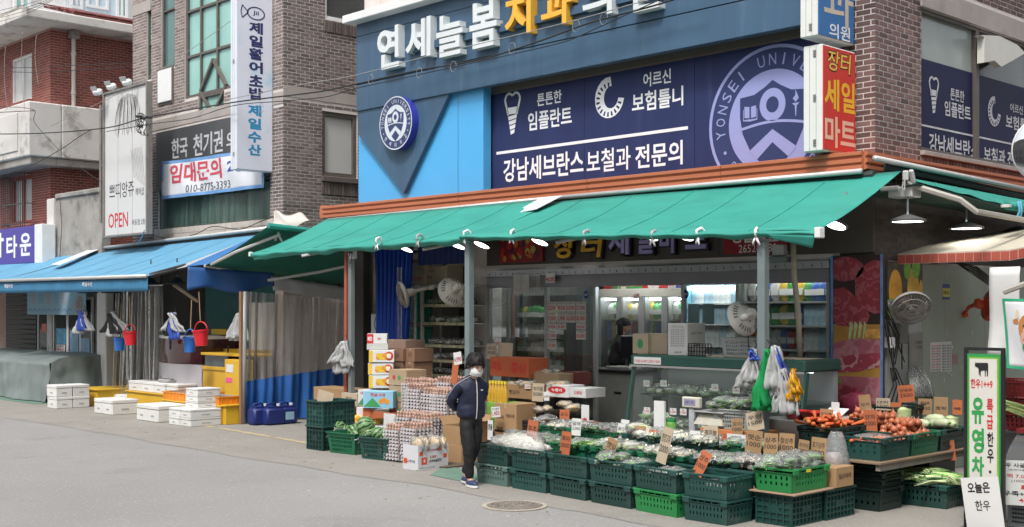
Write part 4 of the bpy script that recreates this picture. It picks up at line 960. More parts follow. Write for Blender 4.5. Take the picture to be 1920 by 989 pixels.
for px,py,lb in((1702,416,'lit wide lamp under the side awning, nearest the corner'),(1812,429,'lit wide lamp under the side awning, middle of three'),(1908,437,'lit wide lamp under the side awning, farthest along the street')):
 p=PX(px,py,-6.9);o=thing('hanging_lamp',lb,'lamp','round lamps under the awnings',loc=(p.x,p.y,p.z));lamp_parts(o,.205)
p=PY(745,468,12.3);o=thing('dish_lamp','unlit grey dish shaped lamp behind the lit one at the blue curtain','lamp',loc=(p.x,p.y,p.z));M().lathe([(.24,0),(.25,.01),(.16,.08),(.04,.1)],24).bd('shade',mat('greyish_shade',(.3,.29,.27),.5),o,smooth=40);M().tube([(0,0,.08),(0,0,.35)],.015).bd('stem',steel_gr,o)
fc0=YF-.05
FPY=YF-.08
a,b=PY(936,492,FPY),PY(1017,442,FPY)
fp=thing('fruit_picture_sign','picture panel of mixed fruit above the shop glass','picture',at=(a.x,FPY,a.z))
fx0,fx1,fz0,fz1=a.x,b.x,PY(976,492,FPY).z,3.42
M().box(fx0,fx1,FPY,FPY+.04,fz0,fz1).bd('panel',mat('dark_red_print',(.20,.02,.02),.4,var=.4,vs=9),fp)
fcols=[mat('print_red',(.50,.03,.03),.4,var=.3,vs=20),mat('print_orange',(.62,.2,.05),.4,var=.3,vs=20),mat('print_lime',(.42,.42,.08),.4,var=.3,vs=20),mat('print_grape',(.10,.02,.06),.4,var=.3,vs=20)]
mb=M()
for k in range(70):
 cx,cz,r=RU(fx0+.06,fx1-.06),RU(fz0+.06,fz1-.05),RU(.03,.065);n=12;mb.m=R.choice([0,0,0,1,1,2,3])
 mb._add([(cx+r*.9*math.cos(2*PI*i/n),FPY-.0005-k*.00005,cz+r*math.sin(2*PI*i/n))for i in range(n)],[tuple(range(n))])
mb.bd('fruit_print',fcols,fp)
LY=YF-.10
sl_=thing('shop_letter_sign','raised yellow and lilac shop name letters above the mart glass front','sign',at=(PY(1180,0,LY).x,LY,2.9))
lil=mat('lilac_letter',(.42,.36,.72),.4,var=.03);yel=mat('yellow_letter',(.62,.34,.03),.4,var=.03);blk=mat('black_letter_back',(.012,.012,.018),.5)
for s_,a,b,t,u,m in(('장',1042,1082,425,482,yel),('터',1092,1134,425,480,yel),('세',1144,1182,412,475,lil),('일',1196,1226,412,473,lil),('마',1240,1272,408,472,lil),('트',1288,1327,404,464,lil)):
 mb=M();sh=.12 if m is yel else 0
 bx_=thing;mbk=M();
 A=PY(a,0,LY+.03).x;B=PY(b,0,LY+.03).x;z0=PY((a+b)/2,u+3,LY).z;z1=PY((a+b)/2,t+9,LY).z
 mbk.text(s_,(A-.03,LY+.03,z0-.03),*AXY,B-A+.06,z1-z0+.06,bold=.13,ext=.06,shear=sh);k=mbk.bd('letter_back',blk,sl_)
 mb.text(s_,(A,LY,z0),*AXY,B-A,z1-z0,bold=.05,ext=.03,shear=sh);mb.bd('letter',m,sl_)
a=PY(1356,478,LY);b=PY(1473,470,LY)
rs=thing('red_phone_sign','dark red sign with white lettering and a phone number beside the post','sign',at=(a.x,LY,a.z))
M().box(a.x,b.x,LY,LY+.06,PY(1410,475,LY).z,3.42,.006).bd('panel',mat('crimson_panel',(.30,.012,.02),.35,var=.05),rs)
mb=M();txtY(mb,'생활용품',1370,1462,426,455,LY-.002,bold=.05,m=0);txtY(mb,'2652-4989',1385,1456,458,473,LY-.002,m=0);mb.bd('lettering',[white_t],rs)
sf=thing('storefront','aluminium and glass shop front of the mart with sliding doors','shop front',at=((SX0+SX1)/2,YF,0))
glass=film('shop_glass',(.93,.97,.96),.015,.02,refl=.55)
hd=mat('header_film',(.42,.44,.47),.35,var=.05)
mb=M();mb.box(SX0,SX1,YF-.07,YF+.05,zf-.075,zf+.02,.004);mb.bd('header',hd,sf)
mb=M()
for k in range(46):
 x=lerp(SX0+.1,SX1-.1,k/45);mb.prism([(x,YF-.0705,zf-.0),(x+.008,YF-.0705,zf-.0),(x+.035,YF-.0705,zf-.065),(x+.027,YF-.0705,zf-.065)],(0,-.001,0))if k%2 else mb.prism([(x,YF-.0705,zf-.03),(x+.02,YF-.0705,zf-.015),(x+.026,YF-.0705,zf-.05),(x+.01,YF-.0705,zf-.06)],(0,-.001,0))
mb.bd('header_print',mat('header_marks',(.1,.1,.1),.6),sf)
M().box(SX0,SX1,YF-.03,YF+.06,zf-.25,zf-.078,.004).bd('transom_panel',mat('brushed_steel_transom',(.30,.30,.32),.3,metal=.6,var=.15,vs=1.2),sf)
bars=[SX0,PY(1022,0,YF).x,PY(1113,0,YF).x,PY(1278,0,YF).x,PY(1380,0,YF).x,SX1-.06]
mb=M()
for x in bars:mb.box(x,x+.055,YF-.02,YF+.05,0.03,zf-.253,.004)
mb.bd('mullion',mat('satin_steel',(.40,.42,.42),.3,metal=.5,var=.08),sf)
M().box(SX0,SX1,YF-.02,YF+.05,0.006,.03).bd('threshold',alu,sf)
zg1=zf-.255
for i,(a,b)in enumerate(zip(bars,bars[1:])):
 if i==2:continue
 M().box(a+.057,b-.002,YF+.01,YF+.016,.032,zg1).bd('glass_pane',glass,sf)
M().box(bars[2]-.4,bars[2]+.03,YF+.07,YF+.08,.03,zg1).bd('sliding_door',glass,sf)
def flat_sign(name,label,cat,plane,c,p0,p1,q0,q1,m,group=None,lines=(),th=.004,parent=None,tm=None,rot=0):
 """thin card on a wall or glass plane between bearings; lines = (text, u0, u1, v0, v1, mat index, bold)"""
 f=PY if plane=='Y' else PX;a=f(p0,(q0+q1)/2,c);b=f(p1,(q0+q1)/2,c);mid=(p0+p1)/2;z0=f(mid,q1,c).z;z1=f(mid,q0,c).z
 u=V3((1,0,0))if plane=='Y' else V3((0,1,0));w=(b-a).length
 return card(name,label,cat,V3((a.x,a.y,z0)),u,w,z1-z0,m,group,lines,th,tm,rot,parent)
def card(name,label,cat,o,u,w,h,m,group=None,lines=(),th=.004,tm=None,rot=0,parent=None,lean=0):
 """card with lower corner o, along u; its own thickness, printed lines in front"""
 o=V3(o);u=V3(u).normalized();v=V3((0,0,1))
 n=u.cross(v);v=(v-n*math.tan(lean)).normalized();n=u.cross(v)
 if rot:cr_,sr=math.cos(rot),math.sin(rot);u,v=u*cr_+v*sr,v*cr_-u*sr
 t=thing(name,label,cat,group,at=o)if parent is None else None
 ow=t if parent is None else parent
 cd_=M().prism([o,o+u*w,o+u*w+v*h,o+v*h],-n*th).bd('sheet' if parent is None else name,m,ow)
 if lines:
  mb=M()
  for s_,a,b,c,d,mi,bo in lines:mb.text(s_,o+u*w*a+v*h*c+n*.0015,u,v,w*(b-a),h*(d-c),bold=bo,m=mi)
  mb.bd('lettering',tm or[ink,red_t,white_t],cd_)
 return t
cardw=mat('white_card',(.66,.66,.65),.6,var=.04);kraft=mat('kraft_cardboard',(.34,.21,.105),.8,var=.08,vs=5,rnd=.08);orange_c=mat('orange_cardboard',(.45,.13,.05),.75,var=.08,vs=5,rnd=.1)
pale_k=mat('pale_cardboard',(.44,.36,.26),.8,var=.06,rnd=.06);purple_ink=mat('purple_red_ink',(.38,.03,.08),.6)
gy=YF-.008
sheets=[('22,500',1026,1043,566,585),('49,500',1044,1061,566,585),('63,000',1062,1079,566,585),('57,000',1080,1098,566,585),('9,500',1026,1043,586,605),('2,900',1044,1061,586,605),('65,000',1062,1079,586,605),('8,500',1080,1098,586,605),('9,900',1026,1043,606,618),('30,000',1044,1061,606,618),('34,500',1080,1098,606,618),('17,500',1026,1043,620,636),('8,000',1080,1098,620,637),('27,000',1026,1043,638,655)]
for tx_,a,b,c,d in sheets:
 flat_sign('price_sheet',f'white price sheet reading {tx_} taped to the shop glass','price sheet','Y',gy,a+.3,b-.3,c,d,cardw,'price sheets on the shop glass',((tx_,.08,.92,.12,.62,1,.04),('가격표시',.1,.9,.74,.94,0,0)))
for i,(a,b)in enumerate(((963,977),(978,992))):
 lines=[('한우국거리',.08,.92,.07+k*.12,.12+k*.12,0,.02)for k in range(8)]
 flat_sign('menu_sheet',['white list sheet on the wire rack, nearer the alley','white list sheet on the wire rack, nearer the door'][i],'sheet','Y',YF-.12,a,b,516,548,cardw,'list sheets on the wire rack',lines)
mb=M();A=PY(963,550,YF-.1);B=PY(1012,550,YF-.1);zt5=PY(985,512,YF-.1).z
for k in range(17):x=lerp(A.x,B.x,k/16);mb.box(x-.003,x+.003,YF-.103,YF-.097,A.z,zt5)
for k in range(13):z=lerp(A.z,zt5,k/12);mb.box(A.x,B.x,YF-.106,YF-.103,z-.003,z+.003)
tag(mb.bd('wire_rack',mat('white_wire',(.6,.6,.6),.4)),'white wire grid rack hung in front of the transom with list sheets','rack')
flat_sign('price_sheet','white price sheet reading 40,000 on the transom','price sheet','Y',YF-.1,1023,1040,513,531,cardw,'price sheets on the shop glass',(('40,000',.05,.95,.1,.6,1,.04),))
for i,(px,py)in enumerate(((1099,553),(1286,552))):
 p=PY(px,py,gy);o=thing('alarm_sticker',['blue ADT sticker on the glass door above the price sheets','blue eight sided ADT sticker on the glass by the blue fridge'][i],'sticker','blue alarm stickers',at=p)
 n=8;r=.05;mb=M().prism([(p.x+r*math.cos(PI/8+2*PI*k/n),gy-.002,p.z+r*1.25*math.sin(PI/8+2*PI*k/n))for k in range(n)],(0,.002,0));mb.bd('disc',mat('alarm_blue',(.02,.04,.22),.4),o)
 M().text('ADT',(p.x-.035,gy-.0035,p.z-.015),*AXY,.07,.03,bold=.03).bd('lettering',white_t,o)
p=PY(1057,669,YF+.02)
room=thing('mart_interior','tiled interior room of the mart behind the glass','room',at=(-11,16,0))
YBk=18.2
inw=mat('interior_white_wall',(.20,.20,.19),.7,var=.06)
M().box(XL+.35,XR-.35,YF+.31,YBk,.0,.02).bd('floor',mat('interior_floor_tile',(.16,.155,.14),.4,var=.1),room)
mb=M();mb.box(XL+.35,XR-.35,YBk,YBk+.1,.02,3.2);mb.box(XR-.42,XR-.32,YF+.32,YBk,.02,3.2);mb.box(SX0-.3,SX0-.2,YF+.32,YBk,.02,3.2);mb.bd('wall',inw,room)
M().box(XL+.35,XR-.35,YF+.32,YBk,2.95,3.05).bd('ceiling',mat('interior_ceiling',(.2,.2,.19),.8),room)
tube_m=mat('lit_fluorescent_tube',(1,1,1),.5,emit=14,var=0)
for i,(x,y)in enumerate(((-13.4,13.7),(-10.9,14.0),(-9.0,13.65),(-13.2,15.2),(-11.2,15.2),(-9.2,15.3))):
 o=thing('ceiling_light',['lit strip light on the mart ceiling behind the price sheets','lit strip light on the mart ceiling over the cashier','lit strip light on the mart ceiling behind the blue fridges','lit strip light deep in the mart behind the noodle shelf','lit strip light deep in the mart over the white fridges','lit strip light deep in the mart near the milk fridge'][i],'ceiling light','strip lights on the mart ceiling',loc=(x,y,2.9))
 M().box(-.6,.6,-.06,.06,0,.045).bd('fitting',white_m,o);M().box(-.58,.58,-.045,.045,-.02,-.001).bd('tube',tube_m,o)
blue_aw=mat('blue_awning_cloth',(.12,.33,.50),.6,var=.12,vs=1.2,tr=.1,stretch=(3,1,1),stain=((.05,.28,.55),1.4,.56,.6))
blue_dk=mat('navy_blue_tarpaulin',(.018,.085,.26),.55,var=.12,vs=3,bump=.15,bs=9)
faw1,ff1=awn('blue_awning','blue cloth awning of the fish stall with white lettering on its valance',PY(186,470,12.9),PY(506,434,12.9),PY(-8,527,10.8),PY(276,518,10.8),wrap=False,sag=.05,seed=3,group='blue awnings of the fish stall',cloth=blue_aw)
faw2,ff2=awn('blue_awning','blue cloth awning at the frame edge beyond the lettered one',PY(-150,492,12.9),PY(176,471,12.9),PY(-420,548,10.8),PY(-16,531,10.8),wrap=False,sag=.04,seed=8,group='blue awnings of the fish stall',cloth=blue_aw)
A,B=PY(-8,527,10.8),PY(276,518,10.8)
mb=M().tube([A+V3((0,-.02,0)),B+V3((0,-.02,0))],.035,8);mb.bd('front_rail',rail_m,faw1,smooth=True)
val=mat('blue_valance',(.05,.22,.40),.65,var=.12,vs=2,tr=.15,stretch=(4,1,1))
def vf(u,v):p=lerp(A,B,u);return p+V3((0,.01+.012*math.sin(u*50)*v,-.03-v*.255))
M().grid(vf,60,3,(0,.003,0)).bd('valance',val,faw1,smooth=True)
mb=M()
for u in(.07,.62):cloth_text(mb,'제일수산',u,u+.065,.55,.18,vf,.02,0,off=(0,-.012,0))
mb.bd('lettering',[white_t],faw1)
for a,b,o in((PY(168,472,12.75),PY(522,431,12.75),faw1),(PY(-100,492,12.75),PY(176,471,12.75),faw2)):
 M().tube([a+V3((0,0,.05)),b+V3((0,0,.05))],.035,8).bd('roller_bar',rail_m,o,smooth=True);M().tube([a+V3((0,.1,-.04)),b+V3((0,.1,-.04))],.07,8).bd('roller',MATS['dark_roller'],o)
M().prism([PY(96,499,11.6)+V3((0,0,.03)),PY(112,500,11.6)+V3((0,0,.03)),PY(195,467,12.85)+V3((0,0,.03)),PY(172,469,12.85)+V3((0,0,.03))],(0,0,.006)).bd('edge_strip',MATS['pale_tarpaulin'],faw1)
M().prism([PY(318,506,11.2),PY(350,500,11.2),PY(523,428,12.9),PY(500,437,12.9)],(0,0,-.01)).bd('end_strip',mat('grey_tarp_strip',(.40,.42,.44),.5,var=.06),faw1)
M().prism([PY(350,500,11.2)+V3((0,0,.01)),PY(392,495,11.3),PY(530,429,12.8),PY(520,426,12.9)],(0,0,-.01)).bd('end_sheet',mat('blue_end_sheet',(.03,.14,.36),.55),faw1)
mb=M();mb.tube([PY(282,517,10.9),PY(345,500,11.3),PY(360,497,11.8)],.05,7);mb.bd('folding_arm',black_m,faw1)
mb=M();mb.box(-27.5,-21,12.82,12.98,3.0,3.34);mb.bd('header_beam',darkwall,faw1)
tag(M().box(-29.0,BX0,12.7,12.9,2.55,3.4).bd('header_board',darkwall),'dark board over the stall doors under the blue awning','board')
def drape(name,label,cat,f,nu,nv,m,amp=.04,fr=30,parent=None,th=(.004,0,0),ph=0):
 g=M().grid(lambda u,v:f(u,v),nu,nv,th);o=g.bd(name,m,parent,smooth=True)
 return tag(o,label,cat)if label else o
d0,d1=PX(352,500,-19.9),PX(512,512,-19.6);e0,e1=PX(350,546,-19.9),PX(513,543,-19.6)
drape('blue_drape','dark blue tarpaulin drape hanging at the corner of the fish stall','tarpaulin',lambda u,v:lerp(lerp(d0,d1,u),lerp(e0,e1,u),v)+V3((.05*math.sin(u*13)*v,0,.06*math.sin(u*8)*v*v)),40,6,blue_dk)
d2,d3=PX(508,518,-19.6),PX(645,540,-19.5);e2,e3=PX(512,545,-19.6),PX(648,566,-19.5)
drape('white_drape','white tarpaulin band hanging above the clear vinyl curtain','tarpaulin',lambda u,v:lerp(lerp(d2,d3,u),lerp(e2,e3,u),v)+V3((.03*math.sin(u*19)*v,0,.02*math.sin(u*9)*v)),36,4,mat('white_tarp',(.55,.56,.58),.5,var=.05))
vin=film('clear_vinyl',(.96,.96,.94),.15,.12,col=(.66,.64,.61),streak=22,fold=5,refl=.8)
vc=thing('vinyl_curtain','clear vinyl curtain with a blue tarpaulin foot along the alley side of the fish stall','curtain',at=(-19.15,12.6,0))
CX_=-19.15;y0,y1=PX(458,0,CX_).y,PX(645,0,CX_).y
def vcf(u,v,zt=None):
 y=lerp(y0,y1,u);top=lerp(PX(458,547,CX_).z,PX(645,562,CX_).z,u);zb=lerp(PX(458,716,CX_).z,PX(645,688,CX_).z,u)
 return y,top,zb
wave=lambda u,v:.035*math.sin(u*30+v*.7)+.02*math.sin(u*71+1.3*v)+.02*noise.noise(V3((u*9,v*2,0)))
M().grid(lambda u,v:V3((CX_+wave(u,v),vcf(u,v)[0],lerp(vcf(u,v)[1],vcf(u,v)[2],v))),150,10).bd('clear_sheet',vin,vc,smooth=True)
M().grid(lambda u,v:V3((CX_+wave(u,v+1)*1.2,vcf(u,v)[0],lerp(vcf(u,v)[2],.03,v))),110,8).bd('blue_foot',mat('royal_blue_tarpaulin',(.018,.11,.37),.55,var=.12,vs=3,bump=.1,bs=10),vc,smooth=True)
mb=M();mb.box(CX_-.03,CX_+.03,y0-.09,y0-.03,.01,PX(458,547,CX_).z);mb.bd('wooden_post',mat('brown_wood',(.26,.15,.09),.7,var=.15,stretch=(9,9,1)),vc)
M().tube([(CX_,y0-.02,.01),(CX_+.02,y0-.01,1.2),(CX_,y0,PX(458,547,CX_).z)],.045,8).bd('rolled_edge',mat('grey_vinyl_roll',(.3,.31,.3),.35,var=.2,vs=3,stretch=(9,9,1)),vc,smooth=True)
def jerry(label,px,py,s=1.0,lab=False,rz=0.0):
 p=PZ(px,py);o=thing('jerry_can',label,'jerry can','blue jerry cans',loc=(p.x,p.y,.006),rz=rz)
 bl_=mat('blue_hdpe',(.016,.03,.17),.5,var=.08,tr=.1)
 mb=M().box(-.13,.13,-.19,.19,0,.30,.035);mb.prism([(-.1,-.15,.3),(.1,-.15,.3),(.1,.15,.3),(-.1,.15,.3)],(0,0,.03));mb.bd('body',bl_,o,smooth=40)
 M().tube([(0,-.13,.30),(0,-.12,.37),(0,.04,.38),(0,.07,.31)],.02,7).bd('handle',bl_,o,smooth=True)
 M().cyl((0,.12,.31),(0,.12,.37),.035,n=12).bd('cap',cw_m,o)
 if lab:M().box(.131,.133,-.08,.1,.08,.22).bd('paper_label',mat('sky_label',(.3,.5,.62),.6),o)
 return o
cw_m=MATS['white_plastic']
jerry('dark blue jerry can beside the vinyl curtain, nearest the road',487,797);jerry('dark blue jerry can in the middle of the row by the blue curtain',511,797);jerry('dark blue jerry can with a pale paper label, by the blue curtain',535,795,lab=True)
stl=thing('fish_stall','fish stall front with white pillar, folding doors and dark shutter under the blue awning','stall',at=(-24,12.2,0))
sh_m=mat('dark_shutter',(.028,.025,.024),.6,var=.15)
xA,xB=-32.5,PY(68,0,12.6).x
slat0=None
for k in range(24):
 z=.05+k*.125
 if slat0 is None:slat0=M().box(0,xB-xA,0,.03,0,.115,.012).bd('shutter_slat',sh_m,stl);q=slat0
 else:q=slat0.copy();COL.objects.link(q)
 q.location=(xA,12.6,z)
x1=PY(181,0,12.35).x;x2=PY(198,0,12.35).x
M().box(x1,x2,12.35,12.55,.01,2.6,.02).bd('white_pillar',mat('glossy_white_pillar',(.72,.72,.73),.25,var=.03),stl)
fy=12.6;xs2=[PY(p,0,fy).x for p in(70,99,126,150,172)]
for i,(a,b)in enumerate(zip(xs2,xs2[1:])):
 mb=M();q=.055
 mb.box(a+.004,a+q,fy,fy+.06,.02,2.35,.004);mb.box(b-q,b-.004,fy,fy+.06,.02,2.35,.004);mb.box(a+q,b-q,fy+.002,fy+.058,2.28,2.35);mb.box(a+q,b-q,fy+.002,fy+.058,.02,.5)
 dr=mb.bd('folding_door',frame_wh,stl);M().box(a+q,b-q,fy+.02,fy+.026,.5,2.28).bd('glass_pane',film('door_glass',(.75,.8,.8),.12,.03,col=(.35,.4,.4)),dr)
def sheet(px0,px1,q0,q1,m,par,Y=None,ln=(),tm=None,name='poster'):
 Y=Y or fy-.004;a=PY(px0,q1,Y);b=PY(px1,q1,Y);z1=PY(px0,q0,Y).z;c_=M().box(a.x,b.x,Y,Y+.004,a.z,z1).bd(name,m,par)
 if ln:
  mb=M()
  for s_,u0,u1,v0,v1,mi,bo in ln:mb.text(s_,(lerp(a.x,b.x,u0),Y-.002,lerp(a.z,z1,v0)),*AXY,(b.x-a.x)*(u1-u0),(z1-a.z)*(v1-v0),bold=bo,m=mi)
  mb.bd('lettering',tm or[ink,red_t,white_t],c_)
 return c_
lb_=mat('pale_blue_print',(.20,.38,.52),.5,var=.25,vs=7)
sheet(106,123,616,645,mat('sea_print',(.06,.30,.48),.5,var=.4,vs=9),stl);sheet(106,122,646,660,cardw,stl,ln=(('초특가',.1,.9,.6,.9,0,.03),('₩45,000',.08,.92,.15,.5,1,.05)))
sheet(131,147,620,668,lb_,stl);sheet(152,168,634,670,lb_,stl);sheet(78,87,607,622,mat('orange_notice',(.55,.09,.04),.5),stl,Y=fy-.006)
mbn=thing('menu_banner','pale blue menu banner with price columns and printed waves','banner',at=(PY(105,0,12.4).x,12.4,1.9))
a,b=PY(51,590,12.4),PY(161,589,12.4);z1=PY(51,538,12.4).z
M().box(a.x,b.x,12.4,12.41,a.z,z1).bd('sheet',mat('menu_pale_blue',(.22,.37,.46),.6,var=.1,vs=1),mbn)
mb=M()
for r in range(4):
 for c_ in range(5):
  mb.text(['광어','우럭','참돔','모둠','대게'][(r+c_)%5],(lerp(a.x,b.x,.08+c_*.135),12.398,lerp(a.z,z1,.38+r*.13)),*AXY,.22,.07,bold=.03,m=c_%2)
mb.m=2
for k in range(9):
 for j in range(7):
  t0_,t1_=PI*j/7,PI*(j+1)/7;cx=lerp(a.x,b.x,.06+k*.085);r=.11
  mb.prism([(cx+r*math.cos(t0_),12.397,a.z+.07+r*.7*math.sin(t0_)),(cx+r*math.cos(t1_),12.397,a.z+.07+r*.7*math.sin(t1_)),(cx+(r-.03)*math.cos(t1_),12.397,a.z+.07+(r-.03)*.7*math.sin(t1_)),(cx+(r-.03)*math.cos(t0_),12.397,a.z+.07+(r-.03)*.7*math.sin(t0_))],(0,-.001,0))
mb.bd('lettering',[mat('faded_red',(.48,.25,.22),.6),mat('faded_blue',(.12,.25,.42),.6),mat('wave_blue',(.08,.18,.38),.6)],mbn)
mb=M();mb.ell((lerp(a.x,b.x,.9),12.4,lerp(a.z,z1,.3)),(.2,.01,.22),14,8,.5);mb.bd('shellfish_print',mat('shell_print',(.28,.24,.22),.6,var=.6,vs=22),mbn)
yelm=mat('yellow_laminate',(.66,.40,.028),.5,var=.06,vs=2,stain=((.5,.30,.03),3,.6,.5))
M().box(PY(194,0,12.95).x,PY(217,0,12.95).x,12.95,13.05,.02,PY(200,652,12.95).z,.005).bd('yellow_panel',yelm,stl)
M().box(PY(198,0,13.1).x,PY(232,0,13.1).x,13.1,13.14,.02,2.5).bd('dark_opening_panel',mat('dark_opening_shade',(.03,.034,.036),.7),stl)  # panel across the opening, the shade inside put into its colour
M().box(PY(385,0,13.6).x,-20.3,13.6,13.7,.02,3.2).bd('teal_wall',mat('teal_painted_wall',(.03,.16,.155),.6,var=.2,vs=1,stain=((.12,.2,.2),.7,.55,.6)),stl)
M().box(PY(232,0,13.2).x,PY(300,0,13.2).x,13.2,13.25,.02,3.2).bd('grey_partition',mat('grey_partition',(.09,.09,.095),.6,var=.2),stl)
ic=thing('vinyl_curtain','streaky clear vinyl curtain behind the buckets in the fish stall','curtain',at=(-22.5,12.0,0))
ia,ib=PY(216,0,12.05).x,PY(302,0,12.05).x
M().grid(lambda u,v:V3((lerp(ia-.25*v*(1-u),ib-.1*v,u),12.05+.07*math.sin(u*38+v),lerp(2.55,.25,v)))+V3((0,.03*math.sin(u*90),0)),110,10).bd('clear_sheet',vin,ic,smooth=True)
M().tube([(ia-.1,12.05,2.56),(ib+.1,12.05,2.56)],.02).bd('curtain_rail',alu,ic)
tk=thing('fish_tank','dark red lit fish tank with white rim on a rounded white base','fish tank',at=(PY(338,0,12.2).x,12.3,0))
ta,tb=PY(298,0,12.1).x,PY(378,0,12.1).x;tz0,tz1=PY(338,682,12.1).z,PY(338,630,12.1).z
def rounded(x0,x1,z0,z1,yf,bul,n=14):
 mb=M();pts=[(lerp(x0,x1,i/n),yf-bul*math.sin(PI*i/n))for i in range(n+1)]
 return mb.prism([(x,y,z0)for x,y in pts]+[(x1,13.0,z0),(x0,13.0,z0)],(0,0,z1-z0))
rounded(ta,tb,.02,tz0,12.1,.18).bd('base',mat('white_tank_base',(.52,.5,.52),.35,var=.08,vs=2),tk,smooth=30)
rounded(ta+.03,tb-.03,tz0+.003,tz1-.06,12.12,.16).bd('glass',mat('dark_red_tank_glass',(.07,.018,.02),.05,var=.7,vs=3,spec=1),tk,smooth=30)
rounded(ta,tb,tz1-.058,tz1,12.1,.17).bd('rim',white_m,tk,smooth=30)
mb=M()
for k in range(9):mb.box(ta+.15,ta+.55,12.0,12.02,.45+k*.03,.465+k*.03)
mb.bd('vent_grille',mat('vent_grey',(.3,.29,.28),.5),tk)
yc=thing('yellow_counter','yellow counter with glass fronted case, scissors and a pink note','counter',at=(-20.3,12,0))
cY=12.0;x0,x1,xm=PY(376,0,cY).x,PY(458,0,cY).x,PY(421,0,cY).x
M().box(x0,x1,cY,cY+.6,PY(400,667,cY).z,PY(400,662,cY).z,.008).bd('top',yelm,yc)
M().box(x0,xm,cY+.05,cY+.55,.02,PY(400,690,cY).z,.008).bd('cabinet',yelm,yc)
M().box(x0,xm,cY+.03,cY+.08,PY(400,695,cY).z+.003,PY(400,690,cY).z+.02,.005).bd('ledge',yelm,yc)
M().box(x0+.03,xm,cY+.08,cY+.09,PY(400,690,cY).z,PY(400,667,cY).z).bd('glass',mat('dark_case_glass',(.05,.07,.075),.06,var=.4,vs=4,spec=1),yc)
zt_c=PY(440,675,cY-.25).z
M().box(PY(421,0,cY-.25).x,PY(457,0,cY-.25).x,cY-.25,cY-.05,.02,zt_c,.008).bd('panel',yelm,yc)
M().box(PY(385,0,12.9).x,-20.2,12.6,12.95,1.15,1.28,.01).bd('rear_shelf',yelm,yc)
M().box(PY(412,0,12.9).x,PY(440,0,12.9).x,12.7,12.95,PY(420,622,12.9).z-.06,PY(420,617,12.9).z,.01).bd('upper_shelf',yelm,yc)
sheet(423,435,708,717,mat('pink_note',(.75,.10,.28),.6),yc,Y=cY-.256,name='pink_note')
sheet(424,437,683,698,cardw,yc,Y=cY-.256,name='card')
p=PY(436,662,cY);tag(M().tube([p+V3((0,-.1,.0)),p+V3((-.01,-.1,.1)),p+V3((.03,-.1,.14)),p+V3((.01,-.1,.02))],.01,5).bd('scissors',black_m),'black scissors standing on the yellow counter','scissors')
mb=M();mb.box(-20.75,-20.3,12.75,13.3,.02,2.2,.02);tag(mb.bd('white_freezer',white_m),'tall white freezer at the back of the fish stall','freezer')
def bucket(label,px,py,Y,m,w=.27,h=.26,tilt=0):
 p=PY(px,py,Y);o=thing('bucket',label,'bucket','buckets hung at the fish stall',loc=(p.x,p.y,p.z-h));o.rotation_euler=(0,tilt,.4)
 r=w/2;M().lathe([(0.001,0),(r*.72,0),(r*.98,h*.9),(r*1.08,h*.9),(r*1.08,h),(r*.96,h),(r*.7,.02),(.001,.02)],20,close=False).bd('pail',m,o,smooth=35)
 M().tube([(r*1.0*math.cos(t),.02,h*.95+r*1.15*math.sin(t))for t in[PI*k/10 for k in range(11)]],.012,6).bd('handle',m,o,smooth=True)
 M().tube([(0,.02,h*.95+r*1.15),(0,.05,h+.7)],.008,5).bd('hanging_cord',mat('jute_cord',(.45,.33,.2),.9),o)
 return o
rb_=mat('red_plastic_pail',(.62,.02,.03),.35,var=.05);bb_=mat('blue_plastic_pail',(.03,.17,.58),.35,var=.05)
bucket('blue bucket hung beside a red one in front of the streaky curtain',224,634,11.5,bb_,.24,.26);bucket('red bucket with raised handle in front of the streaky curtain',245,622,11.3,rb_,.27,.27,-.08)
bucket('blue bucket hung beside the fish tank',356,632,11.5,bb_,.27,.29);bucket('red bucket hung beside the fish tank from a string',378,619,11.3,rb_,.29,.29,-.1)
def bundle(label,px,py,Y,cols,s=1.0,seed=0):
 """a bunch of folded shopping bags hung by their handles: every bag a tapering crumpled sheet"""
 p=PY(px,py,Y);o=thing('bag_bundle',label,'bag bundle','bundles of bags hung at the stalls',loc=(p.x,p.y,p.z))
 rr=random.Random(seed)
 for i,(m,dx,w,h)in enumerate(cols):
  def f(u,v,dx=dx,w=w,h=h,i=i):
   ww=w*(.18+.82*min(1,v*1.5));x=dx*v*1.3+(u-.5)*ww;z=-h*v*s-.05*abs(u-.5)*math.sin(PI*v)+.03*noise.noise(V3((u*5+i*7,v*3,seed)))
   return V3((x*s*.75,-.03*i+.05*noise.noise(V3((u*6+seed,v*4,i*3.1)))+.03*math.sin(u*17+i),z))+V3((0,x*s*.65,0))
  M().grid(f,12,10,(0,.008,0)).bd('bag',m,o,smooth=True)
 M().tube([(0,0,-.02),(.01,.02,.05),(-.01,.0,.10)],.006,5).bd('hook',cable,o)
 return o
wb=mat('white_bag_film',(.62,.63,.63),.3,var=.08,tr=.35,bump=.5,bs=14);kb=mat('black_bag_film',(.015,.015,.017),.3,bump=.5,bs=14);ub=mat('blue_bag_film',(.04,.09,.42),.3,bump=.5,bs=14)
gb=mat('green_bag_film',(.02,.36,.11),.3,var=.06,tr=.25,bump=.5,bs=12);yb=mat('yellow_bag_film',(.75,.38,.02),.3,var=.06,tr=.2,bump=.5,bs=12);clr=film('clear_bag_film',(.95,.95,.96),.30,.12,col=(.8,.8,.82),fold=16,refl=1.6)
bundle('bundle of white and black bags hung by the white pillar',158,583,11.2,[(wb,-.12,.28,.48),(kb,-.02,.26,.40),(wb,.14,.26,.42),(ub,.02,.16,.42)],seed=1)
bundle('bundle of black and milky bags hung above the blue bucket',214,585,11.2,[(kb,-.16,.22,.42),(wb,.0,.34,.50),(wb,.2,.26,.38),(kb,.1,.24,.44)],seed=2)
